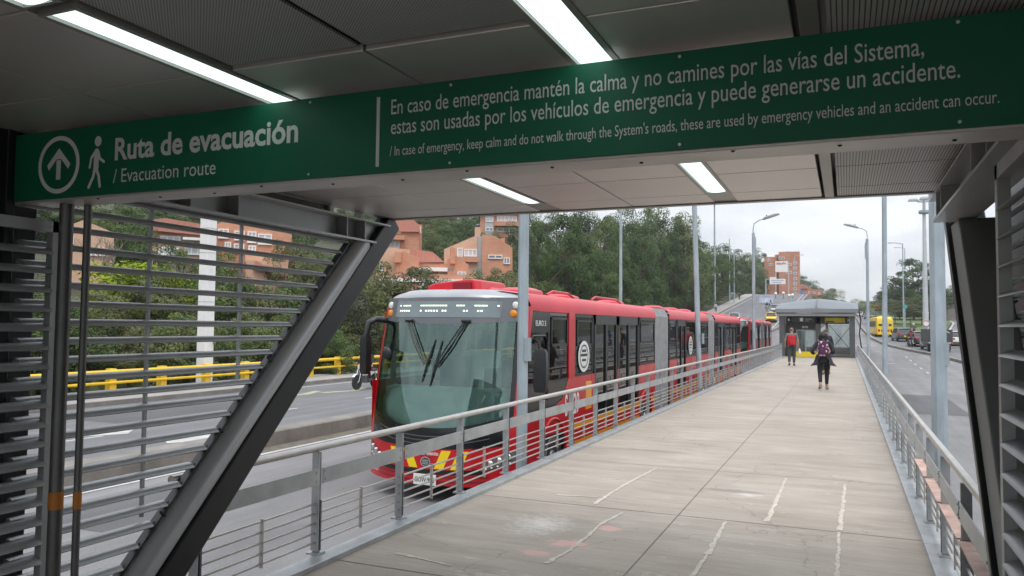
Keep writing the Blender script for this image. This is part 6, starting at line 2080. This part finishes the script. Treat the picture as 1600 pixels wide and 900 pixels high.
# ------------------------------------------------------------------ vehicles
M_carglass = mat('car_glass', (0.03, 0.035, 0.04), 0.08, 0, 0.2, 2.0)
M_tail = mat('tail_lamp_red', (0.45, 0.01, 0.012), 0.2, 0, 0.15, 20.0)
M_taxi = mat('taxi_yellow', (0.75, 0.50, 0.02), 0.3, 0, 0.06, 1.0, coat=0.5)
def paint(nm, c): return mat('car_paint_' + nm, c, 0.28, 0.1, 0.06, 1.0, coat=0.7)
def car(name, label, cat, x, y, rz, m, L_=4.1, Wd=1.7, H=1.48, tail='hatch', plate=True, roofsign=False, group=None):
    """built with its nose towards +y; local z 0 is the road"""
    t = thing(name, label, cat, (x, y, g(x, y)), rz, group)
    hw, l2 = Wd / 2, L_ / 2
    # lower body: rings from tail to nose
    st = [(-l2, 0.36, 0.74, 0.80), (-l2 + 0.08, 0.26, 0.92, 0.92), (-l2 + 0.5, 0.2, 0.98, 0.98), (-0.3, 0.18, 0.95, 1.0), (l2 - 1.2, 0.18, 0.93, 1.0), (l2 - 0.45, 0.2, 0.80, 0.96), (l2 - 0.06, 0.26, 0.66, 0.86), (l2, 0.34, 0.56, 0.76)]
    rings = []
    for (yy, zb, zt, k) in st:
        w = hw * k
        rings.append([(-w * 0.9, yy, zb), (-w, yy, zb + 0.14), (-w, yy, (zb + zt) / 2), (-w * 0.97, yy, zt - 0.06), (-w * 0.86, yy, zt), (w * 0.86, yy, zt), (w * 0.97, yy, zt - 0.06), (w, yy, (zb + zt) / 2), (w, yy, zb + 0.14), (w * 0.9, yy, zb)])
    obj('body', MB().loft(rings), m, t, smooth=True, bevel=0.02)
    tl = {'hatch': -l2 + 0.12, 'sedan': -l2 + 0.65}[tail]
    cab = [(tl, 0.93, 0.95), (tl + 0.45, H - 0.06, 0.80), (tl + 0.9, H, 0.78), (0.35, H, 0.78), (0.55, H - 0.03, 0.79), (1.15, 0.92, 0.93)]
    rings = [[(-hw * 0.93 * 1.0, yy, 0.90), (-hw * k * (0.98), yy, zt - 0.02), (-hw * k * 0.88, yy, zt), (hw * k * 0.88, yy, zt), (hw * k * 0.98, yy, zt - 0.02), (hw * 0.93, yy, 0.90)] for (yy, zt, k) in cab]
    obj('window', MB().loft(rings), M_carglass, t, smooth=True)
    rf = MB().loft([[(-hw * 0.77, yy, z), (-hw * 0.66, yy, z + 0.035), (hw * 0.66, yy, z + 0.035), (hw * 0.77, yy, z)] for yy, z in ((tl + 0.42, H - 0.05), (tl + 0.85, H), (0.40, H), (0.62, H - 0.05))])
    rf.tube([(-hw * 0.93, 1.2, 0.90), (-hw * 0.79, 0.56, H - 0.02)], 0.035, 6).tube([(hw * 0.93, 1.2, 0.90), (hw * 0.79, 0.56, H - 0.02)], 0.035, 6)
    rf.tube([(-hw * 0.93, tl, 0.92), (-hw * 0.80, tl + 0.47, H - 0.05)], 0.05, 6).tube([(hw * 0.93, tl, 0.92), (hw * 0.80, tl + 0.47, H - 0.05)], 0.05, 6)
    for s in (-1, 1):
        rf.tube([(s * hw * 0.95, -0.25, 0.9), (s * hw * 0.795, -0.25, H)], 0.035, 6)
    obj('roof', rf, m, t, smooth=True)
    for s in (-1, 1):
        for yy in (-l2 + 0.75, l2 - 0.8):
            wheel(t, s * (hw - 0.10), yy, 0.30, 0.30, 0.19, s)
        obj('tail_light', MB().box(min(s * hw * 0.60, s * hw * 0.93), max(s * hw * 0.60, s * hw * 0.93), -l2 - 0.012, -l2 + 0.14, 0.68, 0.84), M_tail, t, bevel=0.02)
        obj('headlight', MB().ball((s * hw * 0.66, l2 - 0.10, 0.60), 0.16, 0.08, 0.075, 10, 6), M_wlens, t, smooth=True)
        obj('wing_mirror', MB().box(min(s * hw * 0.98, s * (hw + 0.16)), max(s * hw * 0.98, s * (hw + 0.16)), 0.72, 0.82, 0.92, 1.04), m, t, bevel=0.02)
    obj('bumper', MB().box(-hw * 0.84, hw * 0.84, -l2 - 0.04, -l2 + 0.10, 0.30, 0.46).box(-hw * 0.72, hw * 0.72, l2 - 0.1, l2 + 0.03, 0.28, 0.40), M_blk, t, bevel=0.03)
    if plate:
        obj('number_plate', MB().box(-0.2, 0.2, -l2 - 0.052, -l2 - 0.042, 0.50, 0.63), M_yb, t)
    if roofsign:
        obj('roof_sign', MB().box(-0.3, 0.3, -0.25, -0.05, H + 0.035, H + 0.15), M_wlens, t, bevel=0.02)
    return t
hd = R(4)
car('parked_car' if False else 'car', 'dark grey hatchback queueing right behind the yellow bus', 'car', 5.9, 99.5, R(8), paint('dark_grey', (0.05, 0.052, 0.055)), 4.0, 1.7, 1.45, 'hatch', True, False, 'cars on the right road')
car('car', 'dark car with red tail lights just left of the lorry on the right road', 'car', 6.9, 89.2, R(8), paint('charcoal', (0.045, 0.047, 0.052)), 4.2, 1.75, 1.45, 'sedan', True, False, 'cars on the right road')
car('taxi', 'yellow taxi on the right road left of the yellow bus', 'taxi', 5.0, 172.0, R(3), M_taxi, 4.0, 1.68, 1.5, 'hatch', False, True, 'cars on the right road')
car('taxi', 'yellow taxi coming down the left road above the queued bus', 'taxi', -10.9, 131.5, R(184), M_taxi, 4.0, 1.7, 1.5, 'hatch', False, True, 'cars on the left road')
car('car', 'silver car following the yellow taxi down the left road', 'car', -11.7, 150.5, R(184), paint('silver', (0.40, 0.41, 0.43)), 4.4, 1.8, 1.5, 'sedan', False, False, 'cars on the left road')
car('car', 'white car on the left road just above the rear of the long bus', 'car', -16.4, 130.0, R(184), paint('white', (0.62, 0.63, 0.62)), 4.2, 1.75, 1.5, 'hatch', False, False, 'cars on the left road')
car('car', 'silver blue car in the far tail of the right road queue', 'car', 5.2, 215.0, R(2), paint('silver_blue', (0.25, 0.29, 0.36)), 4.3, 1.8, 1.5, 'sedan', True, False, 'cars on the right road')
car('car', 'white car in the far tail of the right road queue', 'car', 3.6, 240.0, R(2), paint('white', (0.62, 0.63, 0.62)), 4.3, 1.8, 1.5, 'hatch', True, False, 'cars on the right road')
car('car', 'black car alone on the slip road at the far right', 'car', 23.0, 172.0, R(-10), paint('black', (0.02, 0.021, 0.024)), 4.4, 1.8, 1.5, 'sedan', True, False, 'cars on the right road')

# yellow coach seen from behind
def coach(x, y, rz):
    t = thing('coach', 'bright yellow coach with dark rear window on the right road', 'bus', (x, y, g(x, y)), rz)
    def ring(yy, k, zt):
        w = 1.25 * k
        return [(-w * 0.92, yy, 0.35), (-w, yy, 0.6), (-w, yy, 1.6), (-w * 0.96, yy, zt - 0.45), (-w * 0.86, yy, zt - 0.12), (-w * 0.6, yy, zt), (w * 0.6, yy, zt), (w * 0.86, yy, zt - 0.12), (w * 0.96, yy, zt - 0.45), (w, yy, 1.6), (w, yy, 0.6), (w * 0.92, yy, 0.35)]
    my = mat('coach_yellow', (0.80, 0.55, 0.005), 0.3, 0, 0.06, 0.8, coat=0.5)
    obj('body', MB().loft([ring(0, 0.88, 2.85), ring(0.12, 0.96, 3.05), ring(0.5, 1.0, 3.2), ring(8.6, 1.0, 3.2), ring(9.0, 0.92, 2.9)]), my, t, smooth=True)
    obj('rear_window', MB().loft([[(-0.95, -0.03, 1.75), (0.95, -0.03, 1.75)], [(-0.92, 0.0, 2.1), (0.92, 0.0, 2.1)], [(-0.8, 0.08, 2.45), (0.8, 0.08, 2.45)]], closed=False), M_carglass, t)
    for s in (-1, 1):
        obj('side_window', MB().box(min(s * 1.2, s * 1.258), max(s * 1.2, s * 1.258), 0.9, 8.2, 1.65, 2.55), M_carglass, t)
        obj('tail_light', MB().box(min(s * 0.75, s * 1.02), max(s * 0.75, s * 1.02), -0.05, 0.02, 0.85, 1.25), M_tail, t, bevel=0.02)
        obj('side_graphic', MB().add([(s * 1.256, 1.0, 0.7), (s * 1.256, 2.6, 0.7), (s * 1.256, 3.6, 1.6), (s * 1.256, 2.4, 1.6)], [(0, 1, 2, 3)]), M_org, t)
        for yy in (1.9, 7.0):
            wheel(t, s * 1.05, yy, 0.48, 0.48, 0.28, s)
    obj('rear_bumper', MB().box(-1.1, 1.1, -0.12, 0.15, 0.38, 0.70), my, t, bevel=0.05)
    obj('rear_sign', MB().box(-0.4, 0.5, -0.045, -0.035, 1.80, 2.05), M_plate, t)
    obj('number_plate', MB().box(-0.2, 0.2, -0.14, -0.125, 0.48, 0.6), M_plate, t)
    obj('engine_grille', MB().box(-0.6, 0.6, -0.02, 0.02, 0.85, 1.2), M_dsteel, t)
    obj('roof_pod', MB().loft([[(-0.7 * k, yy, 3.15), (-0.6 * k, yy, 3.15 + 0.22 * k), (0.6 * k, yy, 3.15 + 0.22 * k), (0.7 * k, yy, 3.15)] for yy, k in ((1.5, 0.6), (1.8, 1), (3.6, 1), (3.9, 0.6))]), my, t)
    return t
coach(4.6, 109.5, R(6)).scale = (0.8, 0.8, 0.8)
# dark flat-nosed lorry with dropside rear, seen from behind
def lorry(x, y, rz):
    t = thing('lorry', 'dark grey lorry with red and white reflectors on the right road', 'lorry', (x, y, g(x, y)), rz)
    obj('cab', MB().loft([[(-1.0, yy, 0.55), (-1.05, yy, 1.3), (-0.92, yy, zt), (0.92, yy, zt), (1.05, yy, 1.3), (1.0, yy, 0.55)] for yy, zt in ((5.0, 2.25), (5.2, 2.35), (6.2, 2.3), (6.7, 1.5))]), paint('white', (0.62, 0.63, 0.62)), t, smooth=True)
    obj('cab_window', MB().box(-1.02, 1.02, 5.3, 6.1, 1.45, 2.1), M_carglass, t)
    obj('load_bed', MB().box(-1.15, 1.15, 0, 4.9, 0.95, 1.1), M_dsteel, t)
    b_ = MB().box(-1.18, -1.12, 0, 4.9, 1.1, 2.45).box(1.12, 1.18, 0, 4.9, 1.1, 2.45).box(-1.18, 1.18, 4.84, 4.9, 1.1, 2.5)
    obj('side_board', b_, mat('lorry_tarp_grey', (0.055, 0.058, 0.062), 0.6, 0, 0.2, 3.0), t)
    obj('tailgate', MB().box(-1.11, 1.11, 0.0, 0.06, 1.1, 2.4), mat('lorry_tarp_grey', (0.055, 0.058, 0.062), 0.6, 0, 0.2, 3.0), t)
    b_ = MB()
    for x0 in (-0.9, 0.55):
        b_.bar((x0, -0.012, 2.28), (x0 + 0.35, -0.012, 2.08), 0.01, 0.06)
    obj('tailgate_stripe', b_, M_plate, t)
    b_ = MB()
    for k in range(8):
        (b_.box(-1.14 + 0.285 * k, -1.0 + 0.285 * k, -0.04, 0.0, 0.96, 1.06))
    obj('reflector_white', b_, M_plate, t)
    b_ = MB()
    for k in range(8):
        (b_.box(-0.997 + 0.285 * k, -0.858 + 0.285 * k, -0.04, 0.0, 0.96, 1.06))
    obj('reflector_red', b_, M_tail, t)
    obj('rear_bumper', MB().box(-1.0, 1.0, 0.05, 0.15, 0.5, 0.62), M_blk, t)
    for s in (-1, 1):
        obj('tail_light', MB().box(min(s * 0.7, s * 0.98), max(s * 0.7, s * 0.98), -0.01, 0.05, 0.72, 0.86), M_tail, t)
        wheel(t, s * 0.92, 1.2, 0.42, 0.42, 0.34, s)
        wheel(t, s * 0.92, 5.9, 0.42, 0.42, 0.25, s)
        obj('mudflap', MB().box(min(s * 0.68, s * 1.1), max(s * 0.68, s * 1.1), 0.62, 0.64, 0.2, 0.7), M_blk, t)
    return t
lorry(7.75, 79.0, R(4)).scale = (0.82, 0.82, 0.82)
car('car', 'white tow car standing in the load bed side of the lorry' if False else 'white hatchback close beyond the dark grey lorry', 'car', 10.2, 90.0, R(6), paint('white', (0.62, 0.63, 0.62)), 4.0, 1.7, 1.5, 'hatch', False, False, 'cars on the right road')
# orange and white lorry far away
h = House('lorry', 'orange lorry far off at the crest of the right road', 1371, 482, 210, 'lorry')
h.block('load_box', 1366, 1376, 475.5, 483, 0, 5, mat('faded_orange', (0.62, 0.26, 0.06), 0.5, 0, 0.1, 1.0), bevel=0.2)
h.block('rear_door', 1367, 1375, 477, 482, -0.06, 0.0, mat('faded_orange', (0.62, 0.26, 0.06), 0.5, 0, 0.1, 1.0))
h.block('bumper', 1366.5, 1375.5, 484, 485.5, -0.1, 0.3, M_blk)

# motorcycles and riders
def motorcycle(label, x, y, rz, col, group=None):
    t = thing('motorcycle', label, 'motorcycle', (x, y, g(x, y)), rz, group)
    for yy in (-0.66, 0.66):
        w = obj('wheel', MB().lathe([(0.24, -0.045), (0.29, -0.05), (0.31, -0.02), (0.31, 0.02), (0.29, 0.05), (0.24, 0.045)], (0, yy, 0.31), 22, 'X'), M_tyre, t, smooth=True)
        b_ = MB()
        for k in range(5):
            a = 2 * math.pi * k / 5
            b_.tube([(0, yy, 0.31), (0, yy + 0.245 * math.cos(a), 0.31 + 0.245 * math.sin(a))], 0.016, 5)
        b_.lathe([(0.06, -0.05), (0.06, 0.05)], (0, yy, 0.31), 12, 'X')
        obj('spokes', b_, M_rim, w)
    b_ = MB()
    for s in (-1, 1):
        b_.tube([(s * 0.08, 0.66, 0.31), (s * 0.085, 0.42, 0.92)], 0.022, 8)
        b_.tube([(s * 0.10, -0.66, 0.31), (s * 0.08, -0.1, 0.38)], 0.02, 6)
        b_.tube([(s * 0.12, -0.6, 0.34), (s * 0.12, -0.45, 0.72)], 0.026, 6)
    obj('handlebar', MB().tube([(-0.36, 0.30, 1.02), (-0.12, 0.40, 1.0), (0.12, 0.40, 1.0), (0.36, 0.30, 1.02)], 0.014, 6), M_blk, t)
    obj('fork', b_, M_chrome, t, smooth=True)
    obj('engine', MB().box(-0.14, 0.14, -0.18, 0.2, 0.26, 0.56), M_dsteel, t, bevel=0.04)
    obj('fuel_tank', MB().loft([[(-0.12 * k, yy, 0.68), (-0.14 * k, yy, 0.78), (-0.07 * k, yy, 0.70 + 0.2 * k), (0.07 * k, yy, 0.70 + 0.2 * k), (0.14 * k, yy, 0.78), (0.12 * k, yy, 0.68)] for yy, k in ((-0.12, 0.6), (0.05, 1), (0.28, 1), (0.4, 0.6))]), col, t, smooth=True)
    obj('seat', MB().box(-0.13, 0.13, -0.72, -0.10, 0.72, 0.80), M_blk, t, bevel=0.03)
    obj('mudguard', MB().loft([[(-0.06, 0.66 + 0.34 * math.cos(a), 0.31 + 0.34 * math.sin(a)), (0.06, 0.66 + 0.34 * math.cos(a), 0.31 + 0.34 * math.sin(a))] for a in [R(40 + 14 * i) for i in range(8)]], closed=False), col, t)
    obj('headlight', MB().lathe([(0.03, -0.06), (0.09, 0.0), (0.09, 0.04), (0.02, 0.05)], (0, 0.46, 0.92), 14, 'Y'), M_wlens, t, smooth=True)
    obj('tail_light', MB().box(-0.06, 0.06, -0.78, -0.72, 0.72, 0.79), M_tail, t)
    obj('exhaust', MB().tube([(0.15, 0.1, 0.28), (0.16, -0.3, 0.28), (0.17, -0.8, 0.36)], [0.025, 0.03, 0.045], 8), M_chrome, t, smooth=True)
    return t
def rider(label, x, y, rz, jc, hm):
    J = dict(pelvis=(0, -0.25, 0.90), waist=(0, -0.24, 1.04), chest=(0, -0.18, 1.25), neck=(0, -0.13, 1.41), head=(0, -0.10, 1.53), crown=(0, -0.11, 1.60),
             shl=(-0.19, -0.16, 1.34), ell=(-0.30, 0.02, 1.14), wrl=(-0.33, 0.22, 1.06), hal=(-0.33, 0.29, 1.05), shr=(0.19, -0.16, 1.34), elr=(0.30, 0.02, 1.14), wrr=(0.33, 0.22, 1.06), har=(0.33, 0.29, 1.05),
             hil=(-0.11, -0.2, 0.86), knl=(-0.23, 0.20, 0.78), anl=(-0.20, -0.05, 0.40), tol=(-0.21, 0.12, 0.34), hir=(0.11, -0.2, 0.86), knr=(0.23, 0.20, 0.78), anr=(0.20, -0.05, 0.40), tor=(0.21, 0.12, 0.34), face=(0, 1, 0))
    return person(label, (x, y, g(x, y)), rz, J, 1.7, cloth(jc[0], jc[1]), cloth('rider_trousers', (0.03, 0.032, 0.04)), mat('black_shoe', (0.015, 0.015, 0.016), 0.5, 0, 0.2, 12.0), M_hair, helmet=mat('helmet_' + hm[0], hm[1], 0.25, 0, 0.1, 4.0, coat=0.5))
bk = M_blk
MG = 'motorcycles in the traffic'
for (x, y, rz, col, ml, rl, jc, hm) in (
        (-18.25, 27.6, R(180), M_chrome, 'silver motorcycle whose front wheel shows beside the left edge of the bus', 'motorcyclist in black mostly hidden behind the big bus mirror', ('black_rider_jacket', (0.015, 0.015, 0.018)), ('black', (0.015, 0.015, 0.016))),
        (-13.6, 155.0, R(184), bk, 'motorcycle left of the pair coming down the left road', 'helmeted motorcyclist on the left of the pair coming down the left road', ('navy_jacket', (0.03, 0.035, 0.06)), ('black', (0.015, 0.015, 0.016))),
        (-13.5, 162.0, R(184), bk, 'motorcycle right of the pair coming down the left road', 'helmeted motorcyclist with pale chest right of the pair on the left road', ('pale_jacket', (0.35, 0.35, 0.36)), ('black', (0.015, 0.015, 0.016))),
        (8.0, 112.5, R(6), bk, 'motorcycle beside the grass kerb right of the yellow coach', 'motorcyclist beside the grass kerb right of the yellow coach', ('grey_jacket', (0.08, 0.08, 0.09)), ('pale', (0.5, 0.5, 0.5))),
        (9.6, 96.5, R(6), bk, 'motorcycle in front of the lorry near the floodlight mast', 'motorcyclist in front of the lorry near the floodlight mast', ('black_rider_jacket', (0.015, 0.015, 0.018)), ('black', (0.015, 0.015, 0.016))),
        (5.95, 87.5, R(6), mat('red_tank', (0.5, 0.02, 0.02), 0.3, 0, 0.1, 3.0), 'red motorcycle tucked against the left side of the dark sedan', 'motorcyclist in dark red at the left side of the dark sedan', ('maroon_jacket', (0.16, 0.03, 0.03)), ('black', (0.015, 0.015, 0.016))),
        (12.4, 75.0, R(184), bk, 'motorcycle half hidden by the right leaning column', 'motorcyclist in blue half hidden by the right leaning column', ('blue_jacket', (0.06, 0.09, 0.18)), ('black', (0.015, 0.015, 0.016)))):
    motorcycle(ml, x, y, rz, col, MG)
    rider(rl, x, y, rz, jc, hm)
# signs on the green island, green barrier
p = at_ground(1447, 516)
t = thing('warning_sign', 'yellow diamond warning sign on a thin post on the green island', 'road sign', (p.x, p.y, p.z))
m_ = (EYE - p).length / F_PX
obj('post', MB().tube([(0, 0, 0), (0, 0, 20 * m_)], 0.05, 6), M_galv, t)
sd = 4.4 * m_
o = obj('sign_plate', MB().prism([(0, -sd), (sd, 0), (0, sd), (-sd, 0)], lambda u, v, a: (u, a, v + 24 * m_), -0.06, -0.02), M_yb, t)
q = MB()
q.add([(-0.08 * 2, -0.066, 24 * m_ - 0.2), (0.16, -0.066, 24 * m_ - 0.2), (0.1, -0.066, 24 * m_ + 0.22), (-0.1, -0.066, 24 * m_ + 0.22)], [(0, 1, 2, 3)])
obj('sign_symbol', q, M_blk, o)
p = Vector((hx_, hy_ - 0.5, g(hx_, hy_)))
t = thing('speed_sign', 'small round white road sign at the foot of the floodlight mast', 'road sign', tuple(p))
obj('sign_plate', MB().lathe([(0.36, -0.02), (0.36, 0.02)], (0, 0, 1.9), 24, 'Y'), M_white, t)
q = MB().tube([(0.325 * math.cos(2 * math.pi * i / 24), -0.025, 1.9 + 0.325 * math.sin(2 * math.pi * i / 24)) for i in range(25)], 0.03, 6)
obj('sign_rim', q, M_tail, t)
obj('post', MB().tube([(0, 0.04, 0), (0, 0.04, 2.2)], 0.035, 6), M_galv, t)
p = at_ground(1491, 540)
t = thing('traffic_barrier', 'green plastic barrier at the nose of the slip road', 'barrier', (p.x, p.y, p.z), R(10))
obj('barrier_body', MB().prism([(-0.35, 0), (0.35, 0), (0.30, 0.5), (0.14, 1.0), (0.10, 1.05), (-0.10, 1.05), (-0.14, 1.0), (-0.30, 0.5)], lambda u, v, a: (u, a, v), -1.2, 1.2), mat('green_plastic', (0.05, 0.28, 0.12), 0.45, 0, 0.1, 3.0), t, bevel=0.03)
obj('reflective_strip', MB().box(-0.255, 0.255, -1.203, -1.2, 0.6, 0.7), M_plate, t)
p = at_ground(1497, 541)
t = thing('grey_gravel_patch' if False else 'paved_nose', 'pale paved nose between the slip road and the right road', 'paving', tuple(p))
obj('paving', MB().box(-1.4, 3.5, -4, 6, -0.1, 0.012), M_pave, t)
p = spot(1414, 479, 120)
t = thing('bus_stop_sign', 'small teal road sign among the olive trees left of the mast', 'road sign', (p.x, p.y, g(p.x, p.y)))
zz = p.z - g(p.x, p.y)
obj('post', MB().tube([(0, 0, 0), (0, 0, zz)], 0.05, 6), M_galv, t)
obj('sign_plate', MB().box(-0.25, 0.25, -0.05, -0.01, zz - 0.25, zz + 0.25), mat('teal_sign', (0.05, 0.35, 0.33), 0.5, 0, 0.1, 3.0), t)
# people and lamps far up the left pavement
GP = 'people far up the left pavement'
for i, (x, y) in enumerate(((-22.6, 188), (-22.3, 150))):
    J = walk_joints(1.7, 0.15, False, 0.03, 0.08)
    person(('dark clothed person walking up the left pavement by the painted wall', 'person in a white top on the left pavement just above the long bus')[i], (x, y, g(x, y) + 0.14), R(0), J, 1.7, cloth(('dark_jacket', 'white_top')[i], ((0.03, 0.032, 0.036), (0.6, 0.6, 0.6))[i]), cloth('dark_trousers', (0.03, 0.03, 0.036)), mat('black_shoe', (0.015, 0.015, 0.016), 0.5, 0, 0.2, 12.0), M_hair, group=GP)
for i, (px, py) in enumerate(((1212, 459), (1224, 458), (1233, 462), (1238, 461))):
    p = spot(px, py, 196)
    t = thing('globe_lamp', 'white globe lamp in the row at the crest of the left road', 'street lamp', (p.x, p.y, p.z - 3.2), 0, 'globe lamps at the crest of the left road')
    obj('globe', MB().ball((0, 0, 3.2), 0.36, 0.36, 0.36, 12, 8), M_white, t, smooth='all')
    obj('post', MB().tube([(0, 0, 0), (0, 0, 2.9)], 0.07, 6), M_dsteel, t)

# ------------------------------------------------------------------ the pale air that fades far things
hz = MB().box(-760, 700, -120, 900, -3.5, 75)
hm = bpy.data.materials.new('haze_air')
hm.use_nodes = True
t_ = hm.node_tree
t_.nodes.clear()
ho = t_.nodes.new('ShaderNodeOutputMaterial')
pv = t_.nodes.new('ShaderNodeVolumePrincipled')
pv.inputs['Color'].default_value = (0.93, 0.95, 1.0, 1)
pv.inputs['Density'].default_value = HAZE
pv.inputs['Anisotropy'].default_value = 0.3
t_.links.new(pv.outputs['Volume'], ho.inputs['Volume'])
o = obj('haze', hz, hm)
tag(o, kind='stuff')
